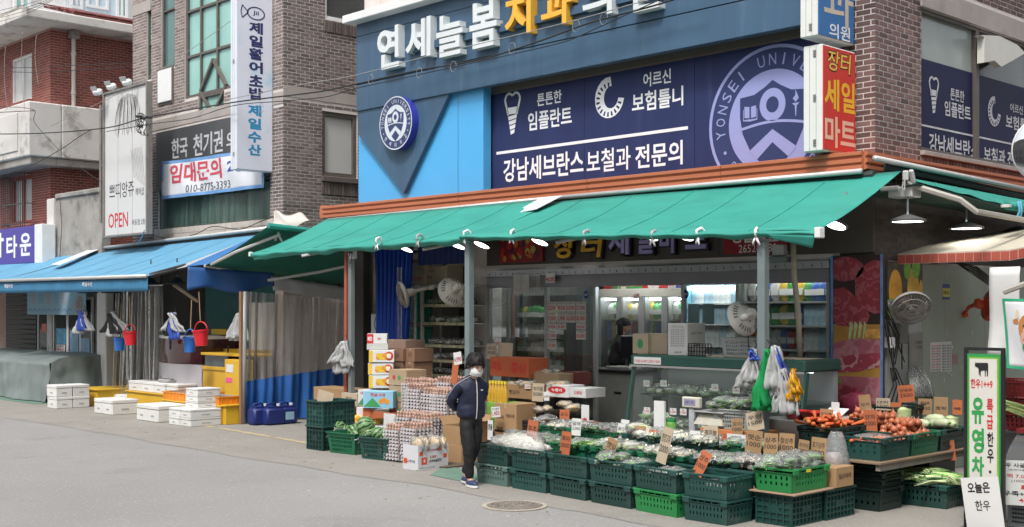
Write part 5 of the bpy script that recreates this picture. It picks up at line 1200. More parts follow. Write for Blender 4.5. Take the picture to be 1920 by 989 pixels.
bundle('bundle of white, black and blue bags hung in front of the fish tank',327,587,11.2,[(wb,-.14,.24,.34),(kb,-.06,.2,.42),(ub,.05,.24,.50),(wb,.16,.2,.36)],seed=3)
bundle('white bag bundle half hidden behind the rolled vinyl edge',449,588,11.75,[(wb,.0,.40,.5),(wb,-.08,.34,.46)],seed=4)
bundle('white plastic bags tied to the post beside the fruit cartons',648,640,11.25,[(wb,-.06,.30,.50),(wb,.04,.26,.40),(wb,-.12,.2,.34)],s=1.0,seed=5)
for px,py,lb,lit in((283,534,'small lit lamp at the end of the blue awning rail',1),(332,533,'black lamp shade with lit rim beside the timber brace',1),(165,550,'black lamp shade under the awning over the menu banner',0),(209,550,'black lamp shade under the awning above the black bags',0)):
 p=PY(px,py,11.6);o=thing('shade_lamp',lb,'lamp','lamps under the blue awning',loc=(p.x,p.y,p.z))
 M().lathe([(.22,0),(.225,.01),(.12,.05),(.06,.12),(.03,.14)],20,close=False).bd('shade',black_m,o,smooth=40)
 M().lathe([(.17,.008),(.17,.012)],20).bd('diffuser',lampw if lit else greyglass,o);M().tube([(0,0,.12),(0,0,.5)],.012).bd('stem',cable,o)
p0,p1=PY(325,534,11.9),PY(371,566,12.3);tag(M().tube([p0,p1],.035,4).bd('timber_brace',mat('pale_timber',(.42,.33,.24),.7,var=.1)),'pale timber brace slanting down behind the hanging strings','brace')
gt_m=mat('grey_tarpaulin',(.16,.19,.185),.55,var=.12,vs=2,bump=.15,bs=7)
tx0,tx1,ty0,ty1,tzz=-31.5,-26.35,11.2,12.35,.95
def tarp(u,v):
 """one sheet: front skirt, top, back"""
 x=lerp(tx0,tx1,u)
 s=v*2.3
 if s<1:z=lerp(.03,tzz-.08,s);y=ty0-.14*(1-s)**1.3-.05*math.sin(x*2.2)*(1-s)+.05*noise.noise(V3((x*1.7,s*2,0)))-.09*abs(noise.noise(V3((x*2.1+s*.8,s*.7,8))))-.04*abs(noise.noise(V3((x*5,s*1.5,3))))
 else:q=min(1,(s-1)/1.3);y=lerp(ty0,ty1,q);z=tzz+.1*q-.08*(1-min(1,q*6))+.035*noise.noise(V3((x*1.3,y*2,4)))+.05*abs(noise.noise(V3((x*2.5,y*3+x,7))))
 return V3((x,y,z))
tp=thing('covered_stall_table','closed stall table wrapped in a crumpled grey green tarpaulin','stall table',at=(-28,11.8,0))
M().grid(tarp,70,30).bd('tarpaulin',gt_m,tp,smooth=True)
def tarp2(u,v):
 y=lerp(ty0-.12*(1-v),ty1,u);z=lerp(.05,tarp(1,.45+.5*u).z,v)
 return V3((tx1+.16*(1-v)**1.2+.05*math.sin(y*8)*(1-v)+.03*noise.noise(V3((y*3,v*3,2)))+.07*abs(noise.noise(V3((y*4+v,v*1.5,5)))),y,z))
M().grid(tarp2,26,14).bd('tarpaulin_side',gt_m,tp,smooth=True)
foam=mat('white_styrofoam',(.70,.70,.68),.8,var=.04,vs=8,bump=.2,bs=120,rnd=.05,stain=((.50,.47,.42),4,.56,.6))
fbp=thing('foam_box',None,None)
mb=M();mb.box(-.5,.5,-.5,.5,0,.74,.03);mb.bd('body',foam,fbp)
mb=M();mb.box(-.51,.51,-.51,.51,.755,1.0,.03);mb.box(-.42,.42,-.40,.40,.99,1.02,.01);mb.bd('lid',foam,fbp)
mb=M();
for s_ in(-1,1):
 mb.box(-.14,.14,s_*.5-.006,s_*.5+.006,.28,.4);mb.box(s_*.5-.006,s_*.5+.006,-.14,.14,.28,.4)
mb.bd('grip_shade',mat('foam_shadow_grey',(.36,.36,.35),.9),fbp)  # grip hollows drawn as grey patches, their shade put into the colour
LV={1:[''],2:['lower ','upper '],3:['bottom ','middle ','top ']}
def foams(px,py,nx,ny,nz,sx,sy,sz,where,z=0.006,at=None,jit=.01):
 """px, py: the foot of the corner nearest the camera"""
 c=V3(at)if at else PZ(px,py,z)
 for i in range(nx):
  for j in range(ny):
   for k in range(nz):
    o=dup(fbp,loc=(c.x-sx*(i+.5)+RU(-jit,jit),c.y+sy*(j+.5)+RU(-jit,jit),z+k*sz+.001),rot=RU(-.02,.02),scale=(sx-.008,sy-.008,sz*.99))
    w=('' if nz==1 else(LV.get(nz)or['']*nz)[k])+'white foam fish box'
    if ny>1:w+=[' at the road side',' at the stall side',' far back'][j]if nx==1 else ', '+['road side','stall side','far back'][j]
    if nx>1:w+=', '+['nearer the vinyl curtain','nearer the grey tarpaulin','farthest along'][i]
    o['label']=w+' '+where;o['category']='foam box';o['group']='white foam fish boxes'
foams(105,767,1,2,2,.46,.36,.24,'next to the tarpaulin')
foams(210,779,2,1,1,.40,.55,.29,'in front of the yellow table',jit=.005)
foams(246,765,2,1,1,.44,.5,.24,'behind the low pair')
foams(296,793,2,1,1,.42,.65,.30,'with stained lid, beside the tall stack')
foams(356,801,2,1,2,.38,.62,.15,'under the tall stack')
foams(0,0,1,1,3,.42,.48,.115,'in the tall stack in front',z=.31,at=PZ(360,800)+V3((-.04,.12,0)))
remove=[]
def table(label,name,c,sx,sy,h,m,top=.03,board=None):
 o=thing(name,label,'table',at=(c[0]-sx/2,c[1]+sy/2,0));x1,y0=c[0],c[1]
 M().box(x1-sx,x1,y0,y0+sy,h-top,h,.006).bd('top',m,o);M().box(x1-sx+.03,x1-.03,y0+.03,y0+sy-.03,.01,h-top-.002).bd('skirt',m,o);return o
table('long yellow box table behind the foam boxes','yellow_table',(-24.6,11.44,0),1.0,1.3,.37,yelm)
table('yellow shelf carrying the rear row of foam boxes','yellow_table',(-21.5,11.6,0),2.15,.5,.40,yelm);table('low yellow stand under the orange fish crates','yellow_table',(-19.3,11.28,0),2.2,.65,.35,yelm)
table('small yellow box at the foot of the vinyl curtain','yellow_table',(-19.2,11.32,0),.5,.4,.36,yelm)
foams(0,0,3,1,1,.52,.42,.20,'in the row on the yellow shelf',z=.402,at=(-22.0,11.63,0))
foams(0,0,1,1,1,.46,.42,.20,'at the orange crate end of the yellow shelf',z=.402,at=(-21.52,11.63,0))
orc=mat('orange_plastic_crate',(.72,.25,.02),.45,var=.06);fishm=mat('silver_fish_skin',(.30,.33,.36),.3,metal=.3,var=.4,vs=30)
fcp=thing('fish_crate',None,None)
mb=M();W_,D_,H_c,t=.5,.34,.15,.012
mb.box(-W_,W_,-D_,D_,0,t);
for y in(-D_,D_-t):mb.box(-W_,W_,y,y+t,t,H_c)
for x in(-W_,W_-t):mb.box(x,x+t,-D_+t,D_-t,t,H_c)
for k in range(8):
 x=lerp(-W_+.06,W_-.06,k/7);mb.box(x-.008,x+.008,-D_-.012,-D_,.01,H_c-.02)
for k in range(6):
 y=lerp(-D_+.06,D_-.06,k/5);mb.box(W_,W_+.012,y-.008,y+.008,.01,H_c-.02)
mb.box(-W_-.016,W_+.016,-D_-.016,-D_,H_c-.02,H_c);mb.box(W_,W_+.016,-D_,D_,H_c-.02,H_c);mb.box(-W_-.016,-W_,-D_,D_,H_c-.02,H_c);mb.box(-W_,W_,D_,D_+.016,H_c-.02,H_c)
mb.bd('tray',orc,fcp)
M().box(-W_+t,W_-t,-D_+t,D_-t,H_c-.05,H_c-.035).bd('blue_lining',mat('violet_lining',(.10,.04,.14),.5,bump=.4,bs=30),fcp)
fshp=tag(M().ell((0,0,0),(.15,.022,.02),10,6).bd('mackerel',fishm),None,'fish','mackerel laid in the orange crates')
mb=M().prism([(.14,-.01,0),(.2,-.04,0),(.18,0,0),(.2,.04,0),(.14,.01,0)],(0,0,.004));mb.bd('tail',fishm,fshp)
for i,(x,y,z,lb)in enumerate(((-20.93,11.60,.353,'orange fish crate behind the tall foam stack, nearer the white pillar'),(-19.85,11.60,.353,'orange fish crate of mackerel beside the vinyl curtain'),(-20.1,12.35,.355,'orange fish crate farther back by the yellow counter'))):
 dup(fcp,loc=(x,y,z),rot=RU(-.03,.03),label=lb,scale=(1.02,.9,1));
for o in[o for o in bpy.data.objects if o.name.startswith('fish_crate')and o.get('label')]:o['category']='crate';o['group']='orange fish crates'
remove_tree(fcp)
for i in range(26):
 x,y=(-19.85,11.45)if i<16 else(-20.93,11.45);k=i%16
 o=dup(fshp,loc=(x-.36+.1*(k%8),y+.03+.24*(k//8),(.353 if i<16 else.355)+.128),rot=(0,0,PI/2+RU(-.15,.15)),label='silver mackerel laid in an orange crate by the vinyl curtain' if i<16 else 'silver mackerel in the orange crate behind the tall foam stack',scale=.72)
remove_tree(fshp)
o=thing('paper_bundle','grey bundle of wrapped papers on top of the rear foam boxes','bundle',loc=(-22.3,11.85,.604));M().box(-.2,.2,-.12,.12,0,.07,.02).bd('papers',mat('newsprint',(.35,.34,.33),.8,var=.3,vs=20),o);M().box(-.21,.21,-.02,.02,.071,.076).bd('string',cable,o)
remove_tree(fbp)
dgc=mat('dark_green_crate',(.014,.058,.050),.42,var=.12,vs=6,rnd=.28,stain=((.10,.13,.115),5,.60,.6));bgc=mat('bright_green_crate',(.018,.20,.055),.4,var=.06,vs=6,rnd=.06,stain=((.12,.2,.12),7,.64,.5))
mgc=mat('green_crate',(.012,.12,.058),.42,var=.08,rnd=.1);ggc=mat('grey_green_crate',(.10,.17,.15),.5,var=.08);blkc=mat('black_green_crate',(.008,.022,.019),.45,var=.1)
redclip=mat('red_clip',(.5,.02,.03),.4)
def slot_wall(mb,w,h,place,cols,rows=((.30,.44),(.56,.70)),sl=.34):
 """wall with rows of upright slots; place maps (u, v, depth) to a point"""
 hs_=[]
 for r0,r1 in rows:
  for k in range(cols):
   c=lerp(-w*.36,w*.36,k/(cols-1));q=w*.72/(cols-1)*sl*.5;hs_.append((c-q,c+q,h*r0,h*r1))
 us=sorted({-w/2,w/2,*[e for q in hs_ for e in q[:2]]});vs=sorted({0,h,*[e for q in hs_ for e in q[2:]]})
 for c,d in zip(vs,vs[1:]):
  run=None
  for a,b in list(zip(us,us[1:]))+[(None,None)]:
   hit=a is None or any(q[0]<(a+b)/2<q[1]and q[2]<(c+d)/2<q[3]for q in hs_)
   if not hit:run=(run[0],b)if run else(a,b)
   if hit and run:
    e=[place(x,z,t)for t in(0,.006)for x,z in((run[0],c),(run[1],c),(run[1],d),(run[0],d))]
    mb._add(e,[(0,1,2,3),(7,6,5,4),(0,4,5,1),(1,5,6,2),(2,6,7,3),(3,7,4,0)]);run=None
def crate_proto(name,W_,D_,H_,kind='slot',taper=.94,cols=10,scol=6):
 o=thing(name,None,None)
 def pl(side):
  def f(u,v,t):
   k=lerp(taper,1,v/H_)
   if side==0:return V3((u*k,(-D_/2+t)*k,v))
   if side==1:return V3((-u*k,(D_/2-t)*k,v))
   if side==2:return V3(((W_/2-t)*k,u*k,v))
   return V3(((-W_/2+t)*k,-u*k,v))
  return f
 mb=M()
 if kind=='slot':
  for s_ in(0,1):slot_wall(mb,W_,H_*.82,pl(s_),cols,((.34,.50),(.64,.82)))
  for s_ in(2,3):slot_wall(mb,D_,H_*.82,pl(s_),scol,((.34,.50),(.64,.82)))
 elif kind=='grid':
  for s_,w,c in((0,W_,cols),(1,W_,cols),(2,D_,scol),(3,D_,scol)):
   f=pl(s_)
   slot_wall(mb,w,H_,f,c,rows=((.1,.24),(.30,.44),(.50,.64),(.70,.84)),sl=.62)
 elif kind=='rib':
  for s_,w,c in((0,W_,cols),(1,W_,cols),(2,D_,scol),(3,D_,scol)):
   f=pl(s_)
   def bar(a,b,c0,d,t0,t1):e=[f(x,z,t)for t in(t0,t1)for x,z in((a,c0),(b,c0),(b,d),(a,d))];mb._add(e,[(0,1,2,3),(7,6,5,4),(0,4,5,1),(1,5,6,2),(2,6,7,3),(3,7,4,0)])
   bar(-w/2+.01,w/2-.01,.004,H_-.004,.014,.02)
   for k in range(c+1):x=lerp(-w/2+.012,w/2-.012,k/c);bar(x-.006,x+.006,.002,H_-.002,0,.0138)
   for k in range(6):z=lerp(.008,H_-.012,k/5);bar(-w/2+.003,w/2-.003,z-.006,z+.006,.001,.0139)
   bar(-w*.16,w*.16,H_*.4,H_*.6,.002,.0137)
 k=taper;mb.box(-W_/2*k+.008,W_/2*k-.008,-D_/2*k+.008,D_/2*k-.008,.004,.014);mb.bd('body',dgc,o)
 mb=M();e=.012
 for z0,z1,q in((H_-.022,H_,e),(H_*.80,H_*.82,e*.7)):
  mb.box(-W_/2-q,W_/2+q,-D_/2-q,-D_/2+.002,z0,z1,.003);mb.box(-W_/2-q,W_/2+q,D_/2-.002,D_/2+q,z0,z1,.003);mb.box(-W_/2-q,-W_/2+.002,-D_/2+.002,D_/2-.002,z0,z1,.003);mb.box(W_/2-.002,W_/2+q,-D_/2+.002,D_/2-.002,z0,z1,.003)
 if kind=='slot':
  for i in range(7):x=lerp(-W_/2+.02,W_/2-.02,i/6);mb.box(x-.005,x+.005,-D_/2-e*.8,-D_/2+.001,H_*.82+.001,H_-.023);mb.box(x-.005,x+.005,D_/2-.001,D_/2+e*.8,H_*.82+.001,H_-.023)
  for i in range(5):y=lerp(-D_/2+.02,D_/2-.02,i/4);mb.box(W_/2-.001,W_/2+e*.8,y-.005,y+.005,H_*.82+.001,H_-.023)
  for sx in(-1,1):
   for sy in(-1,1):mb.box(sx*(W_/2-.05)-.045,sx*(W_/2-.05)+.045,sy*(D_/2+.008)-.010,sy*(D_/2+.008)+.010,H_-.06,H_-.003,.006)
 mb.bd('rim',dgc,o)
 return o
def setmat(o,m,only=None):
 for ch in o.children:
  if ch.type=='MESH' and(only is None or ch.name.split('.')[0]in only):
   for s_ in ch.material_slots:s_.link='OBJECT';s_.material=m
  setmat(ch,m,only)
cp_s=crate_proto('vegetable_crate',.62,.42,.235);cp_r=crate_proto('folding_crate',.52,.34,.30,'rib',taper=1,cols=8,scol=5);cp_g=crate_proto('basket_crate',.70,.46,.36,'grid',taper=.86,cols=12,scol=8)
CR=[]
def crate(proto,label,loc,rot=0,m=None,scale=None,group='green produce crates'):
 o=dup(proto,loc=loc,rot=rot,label=label,group=group,scale=scale);o['category']='crate'
 if m:setmat(o,m,('body','rim'))
 CR.append(o);return o
leafm=mat('leaf_green',(.15,.36,.06),.55,var=.35,vs=14,rnd=.25,isl=.35);palem=mat('pale_stalk',(.55,.64,.34),.5,var=.25,vs=12,rnd=.15,isl=.25);whitev=mat('white_root',(.74,.71,.60),.5,var=.1,vs=10,rnd=.1,isl=.1)
darkleaf=mat('dark_leaf',(.035,.13,.03),.55,var=.35,vs=14,rnd=.25,isl=.3);bag=film('produce_bag_film',(.99,1,.99),.17,.10,col=(.95,.97,.97),fold=30,refl=.9)
def wisp(mb,n,L,r,seed,curl=.5,m=0,spread=.5):
 rr=random.Random(seed)
 for i in range(n):
  mb.m=m if isinstance(m,int)else rr.choice(m);a=rr.uniform(-.5,.5)*spread;x=rr.uniform(-r,r);z=rr.uniform(0,r*.9);l=L*rr.uniform(.7,1.05);w=rr.uniform(.006,.016)
  pts=[V3((-l/2,x*.6,z)),V3((-l*.15,x,z+.01)),V3((l*.2,x+a*l*.3,z+.01+rr.uniform(-.01,.02))),V3((l/2,x+a*l*.8,z+rr.uniform(-.02,.03)*curl))]
  mb.tube(pts,[w*.5,w,w*.9,w*.3],4)
def packet(name,cat,label,kind,seed,L=.26,bagged=True):
 """a bunch of vegetable in a clear twisted bag"""
 o=thing(name,label,cat);rr=random.Random(seed)
 mb=M()
 if kind=='leaf':
  wisp(mb,22,L,.05,seed,m=[0,0,1,2]);
  for k in range(16):
   c=V3((rr.uniform(.02,L/2),rr.uniform(-.06,.06),rr.uniform(.01,.06)));a=rr.uniform(0,6);w=rr.uniform(.02,.04)
   q=[c+V3((w*math.cos(a+t)*1.5,w*math.sin(a+t),rr.uniform(-.008,.012)))for t in(0,1.2,2.4,3.6,4.9)];mb.m=rr.choice([0,2]);mb._add(q,[(0,1,2,3,4)])
  mats=[leafm,palem,darkleaf]
 elif kind=='cucumber':
  for k in range(4):mb.tube([(-L/2,-.05+k*.034,.022+.02*(k%2)),(0,-.045+k*.034,.03+.02*(k%2)),(L/2,-.05+k*.034,.022+.02*(k%2))],[.012,.02,.012],8)
  mats=[darkleaf]
 elif kind=='sprout':
  wisp(mb,46,L*.8,.07,seed,m=0,spread=1.6);wisp(mb,30,L*.8,.06,seed+1,m=1,spread=2.2);mats=[whitev,palem,whitev]
 elif kind=='mushroom':
  for k in range(26):c=(rr.uniform(-L*.4,L*.4),rr.uniform(-.07,.07),rr.uniform(.01,.06));mb.m=rr.choice([0,1]);mb.ell(c,(.022,.022,.016),7,4)
  mats=[whitev,mat('tan_mushroom',(.30,.20,.13),.6,var=.2,isl=.25)]
 elif kind=='garlic':
  for k in range(30):c=(rr.uniform(-L*.4,L*.4),rr.uniform(-.08,.08),rr.uniform(.01,.06));mb.ell(c,(.022,.02,.02),7,5)
  mats=[mat('cream_garlic',(.62,.55,.42),.55,var=.15,isl=.15)]
 elif kind=='tofu':
  mb.box(-L*.38,L*.38,-.06,.06,.0,.05,.006);mats=[mat('cream_pack',(.55,.56,.40),.4,var=.2,rnd=.2)]
 elif kind=='dark':
  for k in range(12):c=(rr.uniform(-L*.35,L*.35),rr.uniform(-.07,.07),rr.uniform(.01,.05));mb.ell(c,(.03,.025,.02),7,5,.5,k)
  mats=[mat('brown_dried',(.10,.055,.035),.5,var=.4,isl=.4)]
 mb.bd('contents',mats,o,smooth=60)
 if bagged:
  b=M()
  def sk(u,v):
   a=2*PI*u;t=PI*v-PI/2;n_=1+.30*noise.noise(V3((math.cos(a)*2.2+seed,math.sin(a)*2.2,v*4)))+.22*noise.noise(V3((math.cos(a)*6+seed,math.sin(a)*6,v*13)))
   ww=.095*n_*math.cos(t)**.5 if math.cos(t)>0 else 0
   x=(v-.5)*L*1.12+(.05 if v>.97 else 0);return V3((x,ww*math.cos(a),.042+max(-.040,ww*.58*math.sin(a))))
  b.grid(sk,20,14);b.tube([(L*.5,0,.045),(L*.56,.01,.06),(L*.62,-.01,.055)],[.012,.02,.03],6);b.bd('clear_bag',bag,o,smooth=60)
 return o
PK={k:packet('vegetable_packet','vegetable packet',None,k,11+i*7)for i,k in enumerate(('leaf','cucumber','sprout','mushroom','garlic','tofu','dark'))}
PK['stalk']=packet('vegetable_bunch','vegetable bunch',None,'leaf',93,L=.34,bagged=False)
def fill(kind,where,c,sx,sy,z,n,layers=1,s=1.0,rz=PI/2,group=None,lab=None):
 """lay packets in a crate: each one its own thing"""
 cols=max(1,int(round(sx/.15)));rows=max(1,math.ceil(n/cols/layers));i=0
 for l in range(layers):
  for r in range(rows):
   for q in range(cols):
    if i>=n:return
    k=kind if isinstance(kind,str)else R.choice(kind)
    x=c[0]+(q+.5-cols/2)*sx/cols+RU(-.02,.02);y=c[1]+(r+.5-rows/2)*sy/rows+RU(-.02,.02)
    o=dup(PK[k],loc=(x,y,z+l*.06+RU(0,.015)),rot=(RU(-.15,.15),RU(-.15,.15),rz+RU(-.5,.5)+(PI if R.random()<.5 else 0)),label=(lab or 'clear bag of vegetables')+' '+where,group=group or('packets '+where),scale=s*RU(.85,1.1));i+=1
def heap(proto,where,c,sx,sy,z,n,hgt=.1,s=1.0,label='',group=''):
 """rounded heap of single fruits on a loose lattice, layer on layer"""
 pts=[];r=.07*s
 l=0
 while len(pts)<n and l<5:
  k=1-l*.13;nx=max(1,int(sx*k/r/1.02));ny=max(1,int(sy*k/r/1.02))
  for i in range(nx):
   for j in range(ny):pts.append((c[0]+(i+.5-nx/2)*r*1.0+(l%2)*r*.5+RU(-.017,.017),c[1]+(j+.5-ny/2)*r+RU(-.017,.017),z+l*r*.74+RU(-.014,.010)))
  l+=1
 for p in pts[:n]:
  o=dup(proto,loc=p,rot=(RU(-.6,.6),RU(-.6,.6),RU(0,6)),label=label,group=group,scale=s*RU(.9,1.08))
def carton(label,c,w,d,h,m,rz=0,text=(),flaps=False,name='carton',cat='carton',group='cartons',tape=True,tm=None,side=(),inner=None,art=None):
 """c: bottom corner nearest the camera (max x, min y) before turning; text=(string,u0,u1,v0,v1,mat,bold) on the street face, side= on the other"""
 o=thing(name,label,cat,group,loc=c,rz=rz)
 mb=M();t=.006
 if flaps:
  mb.box(-w,0,0,t,0,h);mb.box(-w,0,d-t,d,0,h);mb.box(-w,-w+t,t,d-t,0,h);mb.box(-t,0,t,d-t,0,h);mb.box(-w+t,-t,t,d-t,0,.006);mb.bd('body',m,o)
  fl=M();f=min(w,d)*.45
  fl.prism([(-w,0,h),(0,0,h),(0,-f*.55,h+f*.5),(-w,-f*.55,h+f*.5)][:0]or[(-w,d,h+.001),(0,d,h+.001),(0,d+f*.5,h+f*.75),(-w,d+f*.5,h+f*.75)],(0,.004,0))
  fl.prism([(-w,t,h+.001),(-w,d-t,h+.001),(-w-f*.5,d-t,h+f*.7),(-w-f*.5,t,h+f*.7)],(.004,0,0));fl.prism([(0,t,h+.001),(0,d-t,h+.001),(f*.6,d-t,h+f*.35),(f*.6,t,h+f*.35)],(.004,0,0))
  tag(fl.bd('flap',m,o))
  if inner:M().box(-w+t*1.5,-t*1.5,t*1.5,d-t*1.5,.01,h*.8).bd('contents',inner,o)
 else:
  mb.box(-w,0,0,d,0,h,.004).bd('body',m,o)
  if tape:M().box(-w/2-.025,-w/2+.025,-.001,d+.001,h*.86,h+.0015).box(-w-.001,.001,d/2-.003,d/2+.003,h-.0,h+.001).bd('tape',mat('packing_tape',(.40,.32,.2),.3,var=.05),o)
 if text or side or art:
  tb=M()
  for s_,a,b,e,f_,mi,bo in text:tb.text(s_,(-w+w*a,-.0022,h*e),*AXY,w*(b-a),h*(f_-e),bold=bo,m=mi)
  for s_,a,b,e,f_,mi,bo in side:tb.text(s_,(.0022,d*a,h*e),*AXX,d*(b-a),h*(f_-e),bold=bo,m=mi)
  if art:art(tb,w,d,h)
  tb.bd('print',tm or[mat('carton_ink',(.10,.06,.04),.7),red_t,white_t,mat('carton_orange',(.70,.28,.03),.5),mat('carton_green',(.05,.30,.10),.5),mat('carton_yellow',(.75,.48,.04),.5)],o)
 return o
def onground(px,py,z=0.0):return PZ(px,py,z)
def ring_pts(cx,cz,r,n=20,sx=1):return[(cx+sx*r*math.cos(2*PI*i/n),cz+r*math.sin(2*PI*i/n))for i in range(n)]
c1=PZ(607,847)
for k,(z,lb)in enumerate(((.006,'lower dark green folding crate at the alley end of the display'),(.37,'upper dark green folding crate with a pale board standing in it'))):
 crate(cp_r,lb,(c1.x-.22,c1.y+.28,z),rot=PI/2,scale=(1.12,1.25,1.2),m=dgc)
P=V3((c1.x-.2,c1.y+.2,.62));card('pale_board','blank pale cardboard sheet leaning in the upper folding crate','cardboard',PY(591,763,c1.y+.15),(1,0,0),.40,.27,pale_k,th=.006,rot=-.12,lean=.15)
for px0,px1,py,lb,m in((607,663,855,'bright green basket crate heaped with watermelons, nearest the folding crates',mgc),(666,724,866,'dark green basket crate of watermelons beside the egg trays',dgc)):
 a=PZ(px0+1,py-6);b=PZ(px1,py);w=(b-a).length;o=crate(cp_g,lb,((a.x+b.x)/2,(a.y+b.y)/2+.26,.006),rot=math.atan2(b.y-a.y,b.x-a.x),m=m,scale=(w/.72,1.1,.84))
 hm=M();hm.tube([(-.35,.1,.36),(-.37,-.05,.39),(-.37,-.20,.27),(-.34,-.24,.26)],.008,5);hm.tube([(.35,.1,.36),(.37,-.05,.39),(.37,-.20,.27),(.34,-.24,.26)],.008,5);hm.bd('wire_handle',alu,o)
def wmelon(seed,s):
 o=thing('watermelon',None,'watermelon','watermelons in the basket crates')
 m=MATS.get('watermelon_skin')
 if not m:
  m=mat('watermelon_skin',(.10,.22,.09),.4,var=.1);n=m.node_tree.nodes;l=m.node_tree.links;b=n['Principled BSDF']
  tc=n.new('ShaderNodeTexCoord');sp=n.new('ShaderNodeSeparateXYZ');l.new(tc.outputs['Object'],sp.inputs[0]);at_=n.new('ShaderNodeMath');at_.operation='ARCTAN2';l.new(sp.outputs[0],at_.inputs[0]);l.new(sp.outputs[1],at_.inputs[1])
  no=n.new('ShaderNodeTexNoise');no.inputs['Scale'].default_value=22;no.inputs['Detail'].default_value=6;l.new(tc.outputs['Object'],no.inputs[0])
  ad=n.new('ShaderNodeMath');ad.operation='MULTIPLY_ADD';l.new(no.outputs[0],ad.inputs[0]);ad.inputs[1].default_value=.55;l.new(at_.outputs[0],ad.inputs[2])
  mu=n.new('ShaderNodeMath');mu.operation='MULTIPLY';mu.inputs[1].default_value=11;l.new(ad.outputs[0],mu.inputs[0]);si=n.new('ShaderNodeMath');si.operation='SINE';l.new(mu.outputs[0],si.inputs[0])
  mr=n.new('ShaderNodeMapRange');mr.inputs[1].default_value=.0;mr.inputs[2].default_value=.5;l.new(si.outputs[0],mr.inputs[0])
  mx=n.new('ShaderNodeMix');mx.data_type='RGBA';l.new(mr.outputs[0],mx.inputs[0]);mx.inputs[6].default_value=(.17,.30,.12,1);mx.inputs[7].default_value=(.012,.05,.018,1);l.new(mx.outputs[2],b.inputs['Base Color'])
 M().ell((0,0,0),(.145*s,.145*s,.13*s),20,14,.04,seed).bd('rind',m,o,smooth=True);M().tube([(0,0,.12*s),(.01,0,.14*s),(.03,.01,.15*s)],.006,5).bd('stalk',palem,o)
 return o
a=PZ(640,851);b=PZ(697,862)
wp_=wmelon(1,1)
wl=[((630,800),.0,'striped watermelon on top, over the folding crates end'),((612,802),.15,'watermelon half sunk in the crate nearest the folding crates'),((645,808),.1,'watermelon between the two big striped ones'),((664,806),.2,'small pale watermelon between the two crates'),((686,797),.0,'big dark striped watermelon on top of the second crate'),((690,811),.0,'watermelon at the front under the big dark one'),((710,812),.0,'watermelon near the egg trays at the crate front'),((722,818),.05,'watermelon in the crate corner touching the egg trays'),((668,815),.1,'watermelon low in the crate with only its top showing')]
for i,((px,py),dy,lb)in enumerate(wl):
 Y=(a.y if px<664 else b.y)+.25+dy;p=PY(px,py,Y);o=dup(wp_,loc=p-V3((0,0,.02)),rot=(RU(-1.2,1.2),RU(-1.2,1.2),RU(0,6)),label=lb,scale=[.95,.8,.85,.75,1.0,.85,.8,.7,.7][i])
remove_tree(wp_)
mel=thing('oriental_melon',None,'melon','oriental melons in the open carton');mm=mat('yellow_melon',(.80,.42,.03),.35,var=.08,vs=8,rnd=.06)
M().ell((0,0,0),(.065,.048,.048),12,8,.03).bd('fruit',mm,mel,smooth=True);M().cyl((.06,0,0),(.07,0,0),.012,n=6).bd('stem_end',palem,mel)
mc_=PY(700,800,11.0)
mk=thing('melon_carton','open carton with bright orange flaps full of yellow oriental melons','carton','cartons',at=mc_)
x0,x1=PY(638,0,10.95).x,PY(712,0,10.95).x;zm_=PY(675,797,10.95).z
M().box(x0,x1,10.95,11.45,.30,zm_,.004).bd('body',cardw,mk)
flp=M();flp.prism([PY(648,788,11.4),PY(712,795,11.4),PY(706,765,11.55),PY(646,763,11.55)],(0,.006,0));flp.prism([PY(680,788,11.2),PY(696,790,11.2),PY(692,736,11.25),PY(682,741,11.25)],(0,.006,0));flp.prism([PY(695,770,11.0),PY(742,775,11.0),PY(744,782,11.0),PY(694,786,11.0)],(0,.006,0));flp.bd('flap',orange_c,mk)
M().box(x0+.2,x1-.2,11.0,11.4,.02,.298).bd('supporting_box',kraft,mk)
sp=[(644,787),(656,783),(668,784),(650,793),(663,793),(677,790),(640,796),(655,799),(670,799),(690,786),(700,783),(710,788),(695,793),(705,795),(684,797)]
for i,(px,py)in enumerate(sp):p=PY(px,py,11.05+.1*(i%3));dup(mel,loc=p,rot=(0,RU(-.3,.3),RU(0,6)),label='yellow oriental melon in the open carton with orange flaps')
remove_tree(mel)
card('blank_sign','blank white board standing beside the melon carton','board',PY(719,803,10.9),(1,.1,0),.24,.22,cardw,th=.006,rot=-.03)
def melon_art(tb,w,d,h):
 rr=random.Random(3)
 for k in range(8):
  tb.m=5 if k%3 else 3;cx,cz=-w*.62+.04*(k%4)*w/.3,h*(.38+.2*(k//4));r=.034
  tb._add([(cx+r*1.2*math.cos(t),-.0022-.0001*k,cz+r*math.sin(t))for t in[2*PI*i/12 for i in range(12)]],[tuple(range(12))])
 tb.m=1;cx,cz,r=-w*.2,h*.52,h*.36;tb._add([(cx+r*math.cos(t),-.0025,cz+r*math.sin(t))for t in[2*PI*i/20 for i in range(20)]],[tuple(range(20))])
 tb.text('참',(cx-r*.55,-.0035,cz-r*.5),*AXY,r*1.1,r*1.0,bold=.08,m=2);tb.m=5;tb.box(-w+.002,-w+.06,-.0012,0,.004,h-.004)
def apple_art(tb,w,d,h):
 tb.m=4;tb._add([(-w*.98,-.0022,h*.08),(-w*.4,-.0022,h*.08),(-w*.68,-.0022,h*.62)],[(0,1,2)]);tb.m=3
 for k in range(3):cx,cz,r=-w*(.2+.1*k),h*(.4+.1*(k==1)),h*.15;tb._add([(cx+r*math.cos(t),-.0024-.0001*k,cz+r*math.sin(t))for t in[2*PI*i/14 for i in range(14)]],[tuple(range(14))])
Yc=11.25
fx=PY(719,0,Yc).x;wC=.38;RZ=rad(48)
